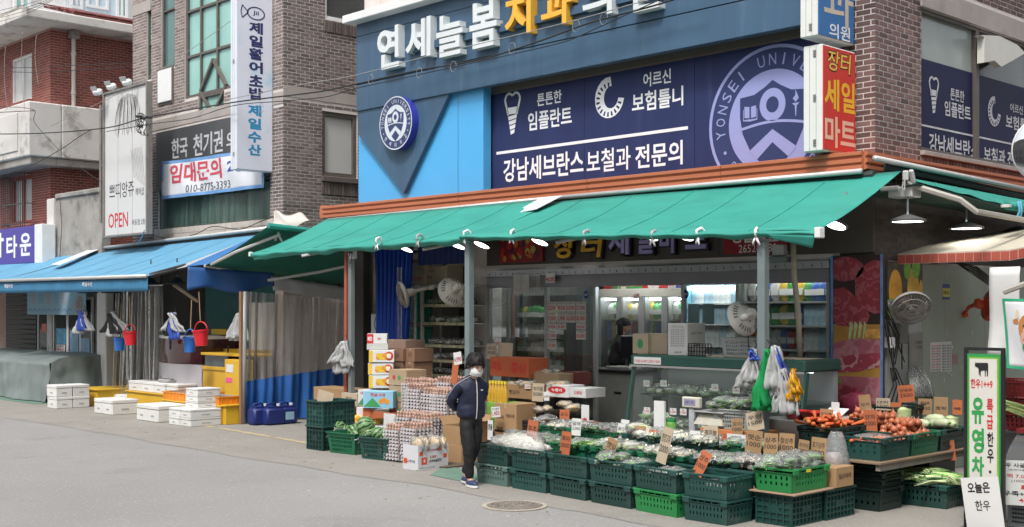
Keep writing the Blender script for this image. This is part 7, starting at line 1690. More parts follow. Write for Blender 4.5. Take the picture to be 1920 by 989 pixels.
for px,q,r,lb in((1492,768,.15,'shallow red plastic bowl on the steel cabinet'),(1527,762,.17,'deeper red plastic bowl beside the white scale')):
 p=PY(px,q,11.65);o=thing('plastic_bowl',lb,'bowl','red bowls on the steel cabinet',loc=(p.x,11.65,.862));M().lathe([(.001,0),(r*.6,0),(r,.09),(r*1.04,.095),(r*.95,.09),(r*.55,.01),(.001,.01)],20,close=False).bd('bowl',rp,o,smooth=40);M().ell((0,0,.05),(r*.7,r*.7,.03),10,6,.4).bd('contents',bag,o,smooth=True)
p=PY(1557,770,11.7);o=thing('small_scale','small white scale with a paper slip beside the red bowls','scale',loc=(p.x,11.7,.862));M().prism([(-.12,0,0),(.12,0,0),(.12,.2,.0),(-.12,.2,0)],(0,0,.05)).bd('base',white_m,o);M().prism([(-.12,.02,.051),(.12,.02,.051),(.12,.18,.12),(-.12,.18,.12)],(0,0,.01)).bd('head',white_m,o);M().box(-.05,.05,.1,.102,.1,.2).bd('paper_slip',cardw,o)
tb_=thing('display_table','low wooden display table between the egg trays and the glass door','table',at=(-12.2,12,0));M().box(-13.9,-10.6,11.35,12.9,.40,.44,.005).bd('top',mat('table_wood',(.25,.18,.12),.7),tb_);M().box(-13.8,-10.7,11.4,12.85,.01,.399).bd('skirt',darkwall,tb_)
def cart_px(lb,p0,p1,q0,q1,Y,d,m,**k):
 a=PY(p0,0,Y).x;b=PY(p1,0,Y).x;z0=PY((p0+p1)/2,q1,Y).z;z1=PY((p0+p1)/2,q0,Y).z;return carton(lb,(b,Y,z0),b-a,d,z1-z0,m,**k)
cart_px('big orange red carton with dark red lettering tilted on the goods',917,991,671,707,12.3,.4,mat('orange_red_carton',(.46,.105,.035),.7,var=.1,vs=4),rz=-.02,text=(('과일',.05,.3,.3,.8,1,.04),('홍삼',.55,.95,.2,.8,1,.04)),tape=False,group='cartons on the display table')
pcard('kraft card standing behind the orange red carton, nearer the post',912,930,645,674,12.55,pale_k,('국산','7000'),.05)
pcard('blank grey card standing behind the orange red carton',933,960,643,670,12.6,pale_k,(' ',),0)
cart_px('open brown carton with packets on top and a price tag',950,1000,722,748,12.0,.42,kraft,tape=False,group='cartons on the display table',text=(('햇감자',.1,.5,.3,.6,0,.04),))
cart_px('brown carton behind with dried goods heaped on it',1000,1048,700,722,12.4,.4,bc_cols[2],tape=False,group='cartons on the display table')
cart_px('white carton with a red oval and white lettering, holding rice crackers',1024,1066,722,745,12.0,.32,cardw,tape=False,flaps=False,group='cartons on the display table',art=lambda tb,w,d,h:(setattr(tb,'m',1),tb._add([(-w*.52+w*.40*math.cos(t),-.0022,h*.58+h*.30*math.sin(t))for t in[2*PI*k/22 for k in range(22)]],[tuple(range(22))]),tb.text('누룽지',(-w*.75,-.0032,h*.45),*AXY,w*.46,h*.26,bold=.05,m=2),tb.text('대용량',(-w*.6,-.0032,h*.1),*AXY,w*.2,h*.14,m=0)))
cart_px('open white carton with a red price, next to the red oval carton',1067,1098,728,746,12.0,.40,cardw,tape=False,group='cartons on the display table',text=(('3,800',.3,.8,.3,.7,1,.04),))
cart_px('dark red open carton behind the glass door edge',1052,1082,698,722,12.7,.3,mat('maroon_carton',(.14,.03,.025),.7),tape=False,group='cartons on the display table')
cart_px('kraft carton with brown lettering below the oil bottles',927,968,757,822,11.35,.38,kraft,tape=True,group='cartons on the display table',text=(('명동식초',.1,.45,.55,.66,0,.05),('명동식초',.55,.92,.60,.71,0,.05),('명동',.1,.4,.2,.32,0,.05)))
card('price_tag','white tag reading 1,450 in purple red by the oil bottles','price tag',PY(922,783,11.2),(1,0,0),.17,.14,cardw,None,[('1,450',.05,.95,.1,.6,1,.05),('콩나물콩',.1,.9,.7,.9,0,0)],tm=[ink,purple_ink],rot=.1)
card('price_tag','white tag reading 6,900 behind the tall orange red carton','price tag',PY(927,651,12.9),(1,0,0),.14,.15,cardw,None,[('6,900',.05,.95,.1,.6,1,.05)],tm=[ink,purple_ink],rot=-.05)
card('price_tag','white tall sign with black handwriting under the tag reading 1,450','price tag',PY(914,825,11.1),(1,0,0),.10,.27,cardw,None,[('콩물',.1,.9,.5,.8,0,.05)],rot=-.03)
pcard('kraft card with handwriting in front of the brown carton',997,1018,719,753,11.7,pale_k,('보리쌀','5000'),.0)
card('price_tag','small white tag under the red oval carton','price tag',PY(1020,752,11.6),(1,0,0),.1,.12,cardw,None,[('4,500',.1,.9,.3,.6,0,.02)],rot=.1)
card('price_tag','white tag reading 1,500 on the open brown carton','price tag',PY(984,729,11.98),(1,0,0),.11,.06,cardw,None,[('1,500',.1,.9,.2,.7,0,.04)],tm=[purple_ink])
card('white_board','white board with a red round emblem under the dark packets','board',PY(1090,798,11.15),(1,0,0),.13,.26,cardw,None,[('♨',.15,.85,.1,.4,1,.05)])
card('price_tag','orange edged white price card high over the egg trays','price tag',PY(852,685,11.0),(1,0,0),.16,.17,cardw,None,[('4,990',.05,.95,.15,.6,1,.05)],tm=[ink,purple_ink],rot=.15)
card('orange_card','tall orange card standing behind the price card over the egg trays','board',PY(845,719,11.2),(1,0,0),.13,.33,orange_c,None,rot=-.15)
ob=thing('oil_bottle',None,'bottle','cooking oil bottles');M().lathe([(.04,0),(.042,.02),(.042,.17),(.018,.22),(.016,.25)],12).bd('body',mat('golden_oil',(.50,.30,.03),.15,var=.1,spec=.8),ob,smooth=40);M().cyl((0,0,.25),(0,0,.28),.019,n=10).bd('cap',mat('yellow_cap',(.80,.62,.05),.4),ob)
for i in range(12):
 p=PY(919+(i%6)*5.6,0,11.45+.12*(i//6));dup(ob,loc=(p.x,11.45+.12*(i//6),.80),label='golden cooking oil bottle with yellow cap beside the walking person')
remove_tree(ob)
tag(M().box(PY(914,0,11.4).x,PY(950,0,11.4).x,11.38,11.7,.445,.799,.004).bd('bottle_carton',mat('green_carton',(.16,.34,.06),.6,var=.3,vs=8)),'green printed carton under the cooking oil bottles','carton')
pm=mat('black_pack',(.02,.02,.022),.25,var=.2);bp=thing('black_pack',None,'food pack','black food packs');M().box(-.12,.12,-.09,.09,0,.045,.012).bd('tray',pm,bp);M().box(-.118,-.03,-.092,-.091,.01,.036).bd('label',cardw,bp)
for i in range(18):
 k=i//6;dup(bp,loc=(-11.75+.25*(i%3)+RU(-.01,.01),11.55+.2*((i//3)%2),.445+k*.047),rot=RU(-.08,.08),label='shiny black food pack with a white label, stacked behind the bean sprouts')
remove_tree(bp)
ORD='first second third fourth fifth sixth seventh eighth ninth tenth eleventh twelfth thirteenth fourteenth'.split()
pch=thing('grain_pouch',None,'pouch','clear pouches of grain');M().ell((0,0,.05),(.12,.09,.045),12,8,.5).bd('grain',mat('mixed_grain',(.42,.30,.16),.6,var=.5,vs=60,rnd=.35),pch,smooth=True);M().ell((0,0,.055),(.14,.10,.055),14,10,.6,2).bd('pouch_film',bag,pch,smooth=True)
for i,(px,q,Y)in enumerate(((958,722,12.15),(975,720,12.2),(990,722,12.1),(1012,701,12.55),(1026,700,12.5),(1040,699,12.6),(1041,722,12.1),(1054,722,12.15),(1010,770,11.5),(1025,768,11.6),(968,768,11.6),(985,765,11.7),(1060,760,11.6),(1075,766,11.5))):
 p=PY(px,q,Y);dup(pch,loc=p-V3((0,0,.03)),rot=RU(0,3),scale=.85,label=f'{ORD[sorted((958, 975, 990, 1012, 1026, 1040, 1041, 1054, 1010, 1025, 968, 985, 1060, 1075)).index(px) if px != 1040 or i < 6 else 8]} clear pouch of grain on the display table, counted from the walking person')
remove_tree(pch)
tag(M().box(-11.1,-10.75,11.5,11.8,.441,.62,.005).bd('book_stack_carton',mat('stacked_sheets',(.42,.38,.33),.7,var=.3,vs=30)),'stack of pale flat packs beside the glass door','packs')
bay=thing('rear_bay_wall','dark wall at the back of the open bay beside the mart glass','wall',at=(-16,15,0))
M().box(XL+.3,SX0-.3,15.2,15.3,0,3.2).bd('wall',darkwall,bay)
rk=thing('shelf_rack','white steel rack with five shelves of bagged vegetables','shelf rack',at=(-15.3,12.8,0));RYK=12.75
x0,x1=PY(788,0,RYK).x,PY(876,0,RYK).x;zr=PY(830,534,RYK).z
mb=M()
for x in(x0,x1-.045):
 for y in(RYK,RYK+.42):mb.box(x,x+.045,y,y+.045,.01,zr)
mb.bd('upright',mat('cream_rack',(.50,.49,.45),.5,var=.06,stain=((.35,.33,.3),8,.62,.5)),rk)
xg0=PY(776,0,RYK).x;M().box(xg0,xg0+.03,RYK,RYK+.03,.01,zr).box(xg0,x0,RYK+.002,RYK+.03,zr-.06,zr).bd('side_upright',white_m,rk)
shz=[PY(830,q,RYK).z for q in(572,606,648,676,704)];M().box(x0,x1,RYK,RYK+.45,zr-.05,zr,.004).bd('top_beam',MATS['cream_rack'],rk)
for z in shz:
 M().box(x0+.046,x1-.046,RYK+.01,RYK+.45,z-.02,z,.003).bd('shelf',MATS['cream_rack'],rk)
 M().box(x0+.05,x1-.05,RYK,RYK+.008,z-.035,z+.012).bd('price_rail',mat('yellowish_price_rail',(.45,.42,.26),.5,var=.5,vs=14,stretch=(1,1,.1)),rk)
for k,z in enumerate(shz):fill([['dark','leaf'],['sprout','leaf'],['tofu','mushroom'],['dark','tofu'],['leaf','dark']][k],['on the top shelf of the rack','on the second shelf of the rack','on the third shelf of the rack','on the fourth shelf of the rack','on the lowest shelf of the rack'][k],((x0+x1)/2,RYK+.22),.85,.34,z+.003,12,1,lab='clear bag of vegetables',s=1.05)
for k,(q,lb)in enumerate(((604,'upper teal basket at the side of the shelf rack'),(645,'lower teal basket at the side of the shelf rack'),(574,'small teal basket behind the clip-on fan'))):
 z=PY(783,q,RYK+.02).z;crate(cp_g,lb,(PY(783,0,RYK+.2).x+.05,RYK+.24,z),rot=PI/2,m=mat('teal_basket',(.02,.30,.20),.4),scale=(.5,.42,.75))
carton('flat beige carton with green and red lettering on top of the rack',(PY(796,0,12.78).x,12.78,zr+.003),PY(796,0,12.78).x-PY(762,0,12.78).x,.35,.34,mat('beige_card',(.46,.40,.28),.7),tape=False,group='cartons on the rack',text=(('영양만점',.2,.8,.72,.84,4,.02),('생밤고구마',.15,.85,.2,.4,1,.03)))
carton('open printed carton on top of the rack',(PY(838,0,12.85).x,12.85,zr+.003),PY(838,0,12.85).x-PY(798,0,12.85).x,.35,.30,MATS['beige_card'],flaps=True,group='cartons on the rack',text=(('주의',.1,.3,.3,.5,0,.03),('취급 주의',.15,.45,.7,.8,0,.02)))
bcur=thing('blue_curtain','royal blue cloth curtain hanging in folds beside the shelf rack','curtain',at=(PY(738,0,12.4).x,12.4,1.4));ba,bb2=PY(702,0,12.4).x,PY(776,0,12.4).x
rbm=mat('royal_blue_cloth',(.012,.07,.42),.6,var=.1,vs=3,tr=.1)
M().grid(lambda u,v:V3((lerp(ba,bb2,u*(1-.25*v)if u>.0 else 0)+.08*v,12.4+.055*math.sin(u*55+v*1.2)*(.6+.4*v)+.03*math.sin(u*110),lerp(3.15,1.42+.12*math.sin(u*9),v))),150,14).bd('cloth',rbm,bcur,smooth=True)
M().grid(lambda u,v:V3((lerp(bb2-.02,PY(880,0,12.45).x,u),12.5+.03*math.sin(u*60),lerp(3.2,2.78,v))),60,3).bd('upper_cloth',mat('navy_cloth_band',(.008,.025,.14),.6,tr=.05),bcur,smooth=True)
M().tube([(ba-.1,12.4,3.16),(PY(900,0,12.4).x,12.4,3.2)],.02).bd('curtain_rail',steel_gr,bcur)
xq=PY(745,0,12.32);M().grid(lambda u,v:V3((xq.x+.16*u,12.3+.02*math.sin(u*12),lerp(2.75,1.5,v))),12,4).bd('vinyl_strip',vin,bcur,smooth=True)
a=PY(696,668,12.9);eb=thing('emblem_banner','small white banner with a navy round emblem on the dark alley wall','banner',at=a)
b_=PY(717,668,12.9);z1=PY(705,589,12.9).z;M().box(a.x,b_.x,12.9,12.91,a.z,z1).bd('cloth',mat('dull_white_banner',(.50,.52,.54),.7),eb)
ccc=PY(708,607,12.898);crest(eb,(ccc.x,12.897,ccc.z),.14,.10,*AXY,(mat('emblem_navy',(.03,.04,.13),.5),mat('emblem_white',(.5,.52,.54),.5)),name='emblem')
M().text('연세늘',(a.x+.03,12.898,a.z+.22),*AXY,.15,.10,bold=.08).text('치과',(a.x+.03,12.898,a.z+.08),*AXY,.13,.10,bold=.08).bd('lettering',ink,eb)
tag(M().box(XL-.1,XL+.3,12.95,13.1,.0,3.3).bd('alley_screen',darkwall),'dark board screen closing the alley behind the fruit cartons','screen')
def fan(label,at_,direction,m,r=.2,solid_back=True,arm_to=None,cage=None):
 o=thing('wall_fan',label,'fan','fans under the awnings',loc=at_);o.rotation_euler=V3(direction).to_track_quat('Z','Y').to_euler();cage=cage or m
 mb=M()
 for rr,zz in((r,.02),(r*.72,.055),(r*.42,.07),(r*.18,.075)):mb.tube([(rr*math.cos(t),rr*math.sin(t),zz)for t in[2*PI*k/28 for k in range(29)]],.0035,4)
 for k in range(36):t=2*PI*k/36;mb.tube([(r*math.cos(t),r*math.sin(t),.02),(r*.7*math.cos(t),r*.7*math.sin(t),.058),(r*.18*math.cos(t),r*.18*math.sin(t),.076)],.0022,3)
 mb.bd('front_grille',cage,o)
 mb=M()
 if solid_back:
  mb.lathe([(r*1.01,.02),(r*1.02,.0),(r*.95,-.035),(r*.6,-.07),(r*.25,-.085)],28,close=False);k=mb.bd('rear_shell',m,o,smooth=True)
  sl2=M()
  for q in range(28):
   t=2*PI*q/28
   if q%7>4:continue
   sl2.prism([V3((rr*math.cos(t+e),rr*math.sin(t+e),z-.0015))for rr,z,e in((r*.9,-.045,-.03),(r*.9,-.045,.03),(r*.66,-.068,.03),(r*.66,-.068,-.03))],(0,0,-.002))
  sl2.bd('rear_slot',black_m,k)
 else:
  for k in range(30):t=2*PI*k/30;mb.tube([(r*math.cos(t),r*math.sin(t),.015),(r*.8*math.cos(t),r*.8*math.sin(t),-.05),(r*.25*math.cos(t),r*.25*math.sin(t),-.07)],.0022,3)
  mb.bd('rear_grille',m,o)
 for k in range(3):
  b_=M();t0_=2*PI*k/3;b_.grid(lambda u,v,t0_=t0_:V3(((.03+(r*.85-.03)*v)*math.cos(t0_+(u-.5)*1.3*(.5+v*.5)),(.03+(r*.85-.03)*v)*math.sin(t0_+(u-.5)*1.3*(.5+v*.5)),.02*(u-.5)*2-.005)),5,4,(0,0,.002));b_.bd('blade',mat('smoky_blade',(.30,.25,.22),.3),o,smooth=True)
 M().cyl((0,0,-.03),(0,0,.045),.035,n=14).bd('hub',cage,o)
 M().lathe([(.001,-.20),(.05,-.195),(.065,-.17),(.068,-.10),(.05,-.07)],16).bd('motor',m,o,smooth=35)
 if arm_to is not None:
  inv=V3(direction).to_track_quat('Z','Y').inverted();a=inv@(V3(arm_to)-V3(at_));M().tube([(0,0,-.15),lerp(V3((0,0,-.18)),a,.4)+V3((0,0,-.03)),a],[.03,.028,.022],8).bd('arm',m,o,smooth=True)
  M().ell(a,(.045,.045,.06),10,6).bd('mount',m,o,smooth=True)
 return o
wfan=mat('cream_fan_plastic',(.56,.53,.47),.4,var=.06);gfan=mat('grey_fan_cage',(.42,.38,.35),.45);rfan=mat('orange_red_fan',(.60,.07,.025),.35)
p=PY(755,553,12.2);fan('cream fan facing the road beside the blue curtain',p,(-.45,-.85,-.3),wfan,.215,arm_to=p+V3((.25,.4,.12)),cage=gfan)
p=PY(848,548,12.2);fan('cream fan seen from behind in front of the rack',p,(-.75,.15,-.35),wfan,.235,arm_to=p+V3((.27,-.2,.03)))
p=PY(1392,598,11.9);fan('white fan seen from behind beside the steel post',p,(-.80,.1,-.35),mat('white_fan_plastic',(.60,.59,.55),.4),.215,arm_to=p+V3((.24,-.3,.02)))
p=PX(1708,578,-7.1);fan('grey wall fan tilted down in front of the melon picture',p,(.55,-.6,-.62),mat('silver_fan',(.36,.35,.33),.4),.235,arm_to=p+V3((-.35,.1,.05)))
p=PX(1856,573,-7.0);fan('orange red wall fan on the pale green wall',p,(.6,.6,-.15),rfan,.20,arm_to=PX(1808,590,XR+.04),cage=mat('dark_cage',(.08,.08,.08),.5))
for px,q0,q1,Y in((1390,610,660,11.9),):
 a=PY(px+22,590,Y);tag(M().tube([a,a+V3((-.08,0,-.15)),a+V3((-.05,0,-.5)),a+V3((.02,0,-.62))],.006,5).bd('fan_cord',cable),'black cord hanging from the white fan','cord')
def shelf_unit(label,x0,x1,y,d,zs,ztop,m,name='product_shelf',back=True):
 o=thing(name,label,'shelf',at=((x0+x1)/2,y,0));
 M().box(x0,x0+.03,y,y+d,.02,ztop).bd('side_panel',m,o);M().box(x1-.03,x1,y,y+d,.02,ztop).bd('side_panel',m,o)
 for z in zs:M().box(x0+.03,x1-.03,y,y+d,z-.025,z,.003).bd('shelf',m,o)
 if back:M().box(x0+.03,x1-.03,y+d-.02,y+d,.02,ztop).bd('back_panel',m,o)
 return o
sm=mat('grey_shelving',(.30,.31,.30),.5);
def goods(proto,label,x0,x1,y,z,n,s=1,rows=1,cols=None,group='goods on the mart shelves'):
 for r in range(rows):
  for i in range(n):
   o=dup(proto,loc=(lerp(x0,x1,(i+.5)/n)+RU(-.01,.01),y+r*.1,z+.001),rot=RU(-.1,.1),label=label,group=group,scale=s*RU(.93,1.05))
   if cols:setmat(o,R.choice(cols),('body',))
gp=thing('milk_carton',None,'carton');M().box(-.045,.045,-.04,.04,0,.17,.004).prism([(-.045,-.04,.171),(.045,-.04,.171),(.045,0,.215),(-.045,0,.215)],(0,.01,0)).bd('body',mat('milk_pale_blue',(.36,.52,.62),.5,var=.3,vs=14),gp)
pk=thing('snack_pack',None,'packet');M().ell((0,0,.10),(.075,.03,.10),8,6,.2).bd('body',mat('pack_multi',(.4,.3,.1),.35,var=.5,vs=20),pk,smooth=True);M().box(-.04,.04,-.034,-.03,.06,.12).bd('label',cardw,pk)
bx_=thing('food_box',None,'box');M().box(-.08,.08,-.05,.05,0,.13,.003).bd('body',mat('box_multi',(.5,.5,.5),.5,var=.3,vs=12),bx_);M().box(-.05,.05,-.052,-.051,.03,.09).bd('label',red_t,bx_)
cols=[mat('pk_red',(.42,.03,.03),.35,var=.3,vs=14),mat('pk_yel',(.55,.40,.06),.35,var=.3,vs=14),mat('pk_grn',(.06,.26,.08),.35,var=.3,vs=14),mat('pk_wht',(.5,.5,.48),.4,var=.3,vs=14),mat('pk_blu',(.05,.12,.38),.35,var=.3,vs=14)]
wcols=[mat('pk_white2',(.5,.52,.52),.4,var=.3,vs=16),mat('pk_ice',(.30,.42,.50),.4,var=.3,vs=16)]
x0,x1=PY(1392,0,13.85).x,-7.95
shelf_unit('shelf of pale blue milk cartons behind the end pane',x0,x1,13.85,.4,(.9,1.22,1.54,1.86,2.18),2.5,sm)
lv=['lowest','second','middle','fourth','top']
for k,z in enumerate((.9,1.22,1.54,1.86,2.18)):goods(gp if k<4 else pk,f'pale blue milk carton on the {lv[k]} shelf behind the end pane' if k<4 else 'bright green or blue packet on the top shelf behind the end pane',lerp(x0,x1,.5),x1-.05,13.93,z,9,1.35,2,wcols if k<4 else[cols[2],cols[4]],group='milk cartons')
for k,z in enumerate((.9,1.22,1.54,1.86,2.18)):goods(pk,f'bright snack packet on the {lv[k]} shelf behind the steel post',x0+.05,lerp(x0,x1,.48),13.95,z,7,1.4,2,[cols[2],cols[4],cols[1],cols[3]]if k>2 else cols,group='snack packets behind the post')
x0,x1=PY(1284,0,14.4).x,PY(1390,0,14.4).x
fr=thing('open_fridge','blue lined open fridge behind the ADT sticker pane','fridge',at=((x0+x1)/2,15.2,0));bl2=mat('fridge_blue_lining',(.13,.33,.42),.4,var=.1)
M().box(x0,x1,14.9,14.95,.02,2.6).bd('back',bl2,fr);M().box(x0,x1,14.4,14.9,2.42,2.62).bd('canopy',bl2,fr);M().box(x0,x0+.04,14.4,14.9,.02,2.42).bd('side',bl2,fr);M().box(x1-.04,x1,14.4,14.9,.02,2.42).bd('side',bl2,fr)
M().box(x0+.06,x1-.06,14.45,14.5,2.37,2.415).bd('lit_tube',tube_m,fr)
for z in(.9,1.22,1.54,1.86,2.16):M().box(x0+.04,x1-.04,14.45,14.9,z-.02,z).bd('shelf',white_m,fr)
for z in(.9,1.22,1.54,1.86,2.16):goods(gp,'pale carton in the blue lined open fridge',x0+.05,x1-.05,14.55,z,9,1.35,2,wcols,group='cartons in the open fridge')
for i,(a,b)in enumerate(((1290,1311),(1317,1339))):flat_sign('notice_sheet',['pale blue notice sheet on the glass, nearer the alarm sticker','pale blue notice sheet on the glass, farther from the alarm sticker'][i],'sheet','Y',YF+.03,a,b,570,608,mat('ice_sheet',(.36,.52,.56),.5),'pale notice sheets')
x0,x1=PY(1120,0,15.6).x,PY(1290,0,15.6).x;zf_=PY(1225,557,15.6).z
wf=thing('glass_door_fridge','white display fridge with glass doors and with goods piled on top, seen through the doorway','fridge',at=((x0+x1)/2,15.6,0))
M().box(x0,x1,16.1,16.2,.02,zf_+.14).bd('back',white_m,wf);M().box(x0,x1,15.6,16.1,zf_,zf_+.14,.01).bd('header',mat('cream_header',(.58,.57,.50),.4),wf);M().box(x0,x1,15.6,16.1,.02,.3).bd('base',white_m,wf)
xs3=[lerp(x0,x1,k/4)for k in range(5)]
for a,b in zip(xs3,xs3[1:]):
 mb=M();mb.box(a,a+.06,15.6,16.1,.3,zf_);mb.box(b-.06,b-.001,15.6,15.66,.3,zf_);q=mb.bd('door_frame',mat('fridge_grey',(.33,.34,.34),.4),wf);M().box(a+.06,b-.06,15.62,15.63,.3,zf_).bd('glass',film('fridge_glass',(.9,.95,.95),.08,.04),q)
 M().box(a+.1,b-.1,15.7,15.73,zf_-.05,zf_-.02).bd('lit_tube',tube_m,wf)
for k,z in enumerate((.5,.85,1.2,1.55,1.9)):
 M().box(x0+.07,x1-.01,15.7,16.1,z-.02,z).bd('shelf',mat('wire_shelf_yellow',(.45,.45,.25),.5),wf)
 goods([pk,pk,pk,gp,pk][k],'packet or carton in the three door fridge',x0+.1,x1-.1,15.8,z,16,1.45,1,cols if k%2 else[cols[2],cols[1],cols[3]],group='goods in the three door fridge')
goods(bx_,'box piled on top of the three door fridge',x0+.05,x1-.05,15.8,zf_+.14,11,1.5,1,cols+wcols,group='boxes on top of the fridge')
card('price_tag','tilted white tag reading 5,000 hanging in the doorway','price tag',PY(1188,561,14.5),(1,0,0),.13,.09,cardw,None,[('5,000',.1,.9,.2,.8,1,.04)],rot=.1)
x0,x1=PY(965,0,14.0).x,PY(1060,0,14.0).x;shelf_unit('dark shelf of white packets behind the price sheets',x0,x1,14.0,.4,(.75,1.03,1.31,1.59,1.87),2.3,mat('black_shelving',(.03,.03,.032),.5))
for k,z in enumerate((.75,1.03,1.31,1.59,1.87)):goods(pk,f'white packet on the {lv[k]} dark shelf behind the price sheets',x0+.05,x1-.05,14.06,z,11,1.25,1,[wcols[0],wcols[0],cols[2]]if k<4 else cols[1:3],group='white packets on the dark shelf')
x0,x1=PY(925,0,14.4).x,PY(962,0,14.4).x;shelf_unit('shelf of jars and brown packets near the first pane',x0,x1,14.4,.4,(.5,.95,1.4,1.85),2.4,sm)
for k,z in enumerate((.5,.95,1.4,1.85)):goods(pk,f'brown or green packet on the {lv[k]} shelf near the first pane',x0+.04,x1-.04,14.45,z,5,1.4,1,[cols[1],cols[2],cols[0]],group='packets near the first pane')
x0,x1=PY(1030,0,15.8).x,PY(1108,0,15.8).x;shelf_unit('shelf of mixed goods deep behind the sliding door',x0,x1,15.8,.4,(.5,.95,1.4,1.85),2.3,sm)
for k,z in enumerate((.5,.95,1.4,1.85)):goods(bx_,f'box on the {lv[k]} shelf deep behind the sliding door',x0+.06,x1-.06,15.9,z,7,1.3,1,cols+wcols,group='boxes deep behind the sliding door')
kx0,kx1=PY(1113,0,13.75).x,PY(1188,0,13.75).x;co=thing('checkout_counter','worn white checkout counter with a black top just inside the doorway','counter',at=(-11.6,13.9,0))
M().box(kx0,kx1,13.75,14.2,.02,1.12,.006).bd('cabinet',mat('worn_white_cabinet',(.42,.42,.39),.5,var=.1,stain=((.15,.14,.13),3,.6,.7)),co);M().box(kx0-.05,kx1+.05,13.68,14.25,1.122,1.18,.01).bd('top',black_m,co);M().box(kx0+.3,kx1-.05,13.7,14.0,1.182,1.22,.005).bd('keyboard_tray',mat('pale_tray',(.45,.45,.42),.5),co)
M().box((kx0+kx1)/2+.02,(kx0+kx1)/2+.16,13.742,13.749,.80,.84).bd('vent',black_m,co)
mo=thing('monitor','black flat monitor seen from the side behind the emblem carton','monitor',loc=(PY(1180,0,13.9).x,13.9,1.22));M().box(-.16,.16,-.02,.02,.1,.46,.01).bd('screen',mat('dark_screen',(.02,.022,.035),.25),mo);M().box(-.02,.02,-.02,.03,0,.12).bd('stand',black_m,mo)
pl=thing('floor_platform','low platform behind the checkout counter','platform',loc=(-11.8,14.3,.02));M().box(-.9,.9,.0,1.2,0,.36,.01).bd('deck',darkwall,pl)
remove_tree(gp);remove_tree(pk);remove_tree(bx_)
def skinned(name,pts,edges,m,parent,sub=2,fold=0):
 """one continuous surface grown round a skeleton; pts = {key: (x, y, z, rx, ry)}"""
 keys=list(pts);me=bpy.data.meshes.new('sk');me.from_pydata([pts[k][:3]for k in keys],[(keys.index(a),keys.index(b))for a,b in edges],[])
 o=bpy.data.objects.new('sk',me);COL.objects.link(o);md=o.modifiers.new('s','SKIN');md.use_smooth_shade=True;md.branch_smoothing=.4
 sv=me.skin_vertices[0].data
 for i,k in enumerate(keys):sv[i].radius=(pts[k][3],pts[k][4]if len(pts[k])>4 else pts[k][3]);sv[i].use_root=(i==0)
 s2=o.modifiers.new('u','SUBSURF');s2.levels=sub;s2.render_levels=sub
 dg=bpy.context.evaluated_depsgraph_get();dg.update();nm=bpy.data.meshes.new_from_object(o.evaluated_get(dg));bpy.data.objects.remove(o);bpy.data.meshes.remove(me)
 nm.materials.clear()
 for q in(m if isinstance(m,(list,tuple))else[m]):nm.materials.append(q)
 if fold:
  for v in nm.vertices:
   c=v.co;v.co=c+v.normal*fold*(noise.noise(V3((c.x*9,c.y*9,c.z*16)))+.9*(.35-abs(noise.noise(V3((c.x*6+3,c.y*6,c.z*11+c.y*9))))))
 nm.polygons.foreach_set('use_smooth',[True]*len(nm.polygons));r=bpy.data.objects.new(name,nm);COL.objects.link(r);attach(r,parent);return r
skin=mat('skin',(.50,.30,.21),.5,var=.05);hairm=mat('black_hair',(.006,.005,.005),.5,var=.3,vs=40,bump=.5,bs=70,spec=.3)
def hand(mb_pts,mb_e,side,w,d,tag_,curl=.5):
 """palm with four fingers and a thumb that leaves its side; w wrist point, d direction, all in the body's skeleton"""
 w=V3(w);d=V3(d).normalized();s=d.cross(V3((0,0,1))).normalized()*(1 if side>0 else-1);n=d.cross(s)
 pm_=w+d*.05;mb_pts['palm'+tag_]=(*pm_,.026,.016);mb_e.append(('wrist'+tag_,'palm'+tag_))
 for i,L in enumerate((.062,.070,.066,.052)):
  b_=pm_+s*(.024-.016*i)+d*.03;m_=b_+d*L*.5+n*.006;t_=m_+d*L*.4*(1-curl*.4)+n*L*.4*curl
  for nm_,p,r in(('a',b_,.0095),('b',m_,.0085),('c',t_,.007)):mb_pts[f'f{i}{nm_}{tag_}']=(*p,r)
  mb_e+=[('palm'+tag_,f'f{i}a{tag_}'),(f'f{i}a{tag_}',f'f{i}b{tag_}'),(f'f{i}b{tag_}',f'f{i}c{tag_}')]
 b_=w+d*.025+s*.028;t_=b_+d*.035+s*.018
 for nm_,p,r in(('a',b_,.011),('b',t_,.009)):mb_pts['th'+nm_+tag_]=(*p,r)
 mb_e+=[('palm'+tag_,'tha'+tag_),('tha'+tag_,'thb'+tag_)]
def head_mesh(c,s,tilt):
 """skull with jaw, brow, nose, eye hollows and ears"""
 mb=M();c=V3(c)
 def f(u,v):
  a=2*PI*u;t=PI*v-PI/2;x,y,z=math.cos(t)*math.cos(a),math.cos(t)*math.sin(a),math.sin(t)
  rx,ry,rz=.098,.076,.118
  if z<0:ry_=ry*(1-.30*(-z)**1.5);rx_=rx*(1-.12*(-z))
  else:rx_,ry_=rx,ry
  X,Y,Z=x*rx_,y*ry_,z*rz
  if x>.6:
   X+=.022*math.exp(-((Y/.014)**2+((Z+.012)/.026)**2))+.006*math.exp(-((Z-.03)/.012)**2)-.008*math.exp(-(((abs(Y)-.030)/.016)**2+((Z-.008)/.013)**2))+.006*math.exp(-((Y/.02)**2+((Z+.055)/.010)**2))
  p=V3((X,Y,Z));return c+(Matrix.Rotation(tilt,3,'Y')@p)*s
 mb.grid(f,36,26);
 for q in(-1,1):mb.ell(c+(Matrix.Rotation(tilt,3,'Y')@V3((-.005,q*.078,-.005)))*s,(.020*s,.009*s,.030*s),8,6)
 return mb
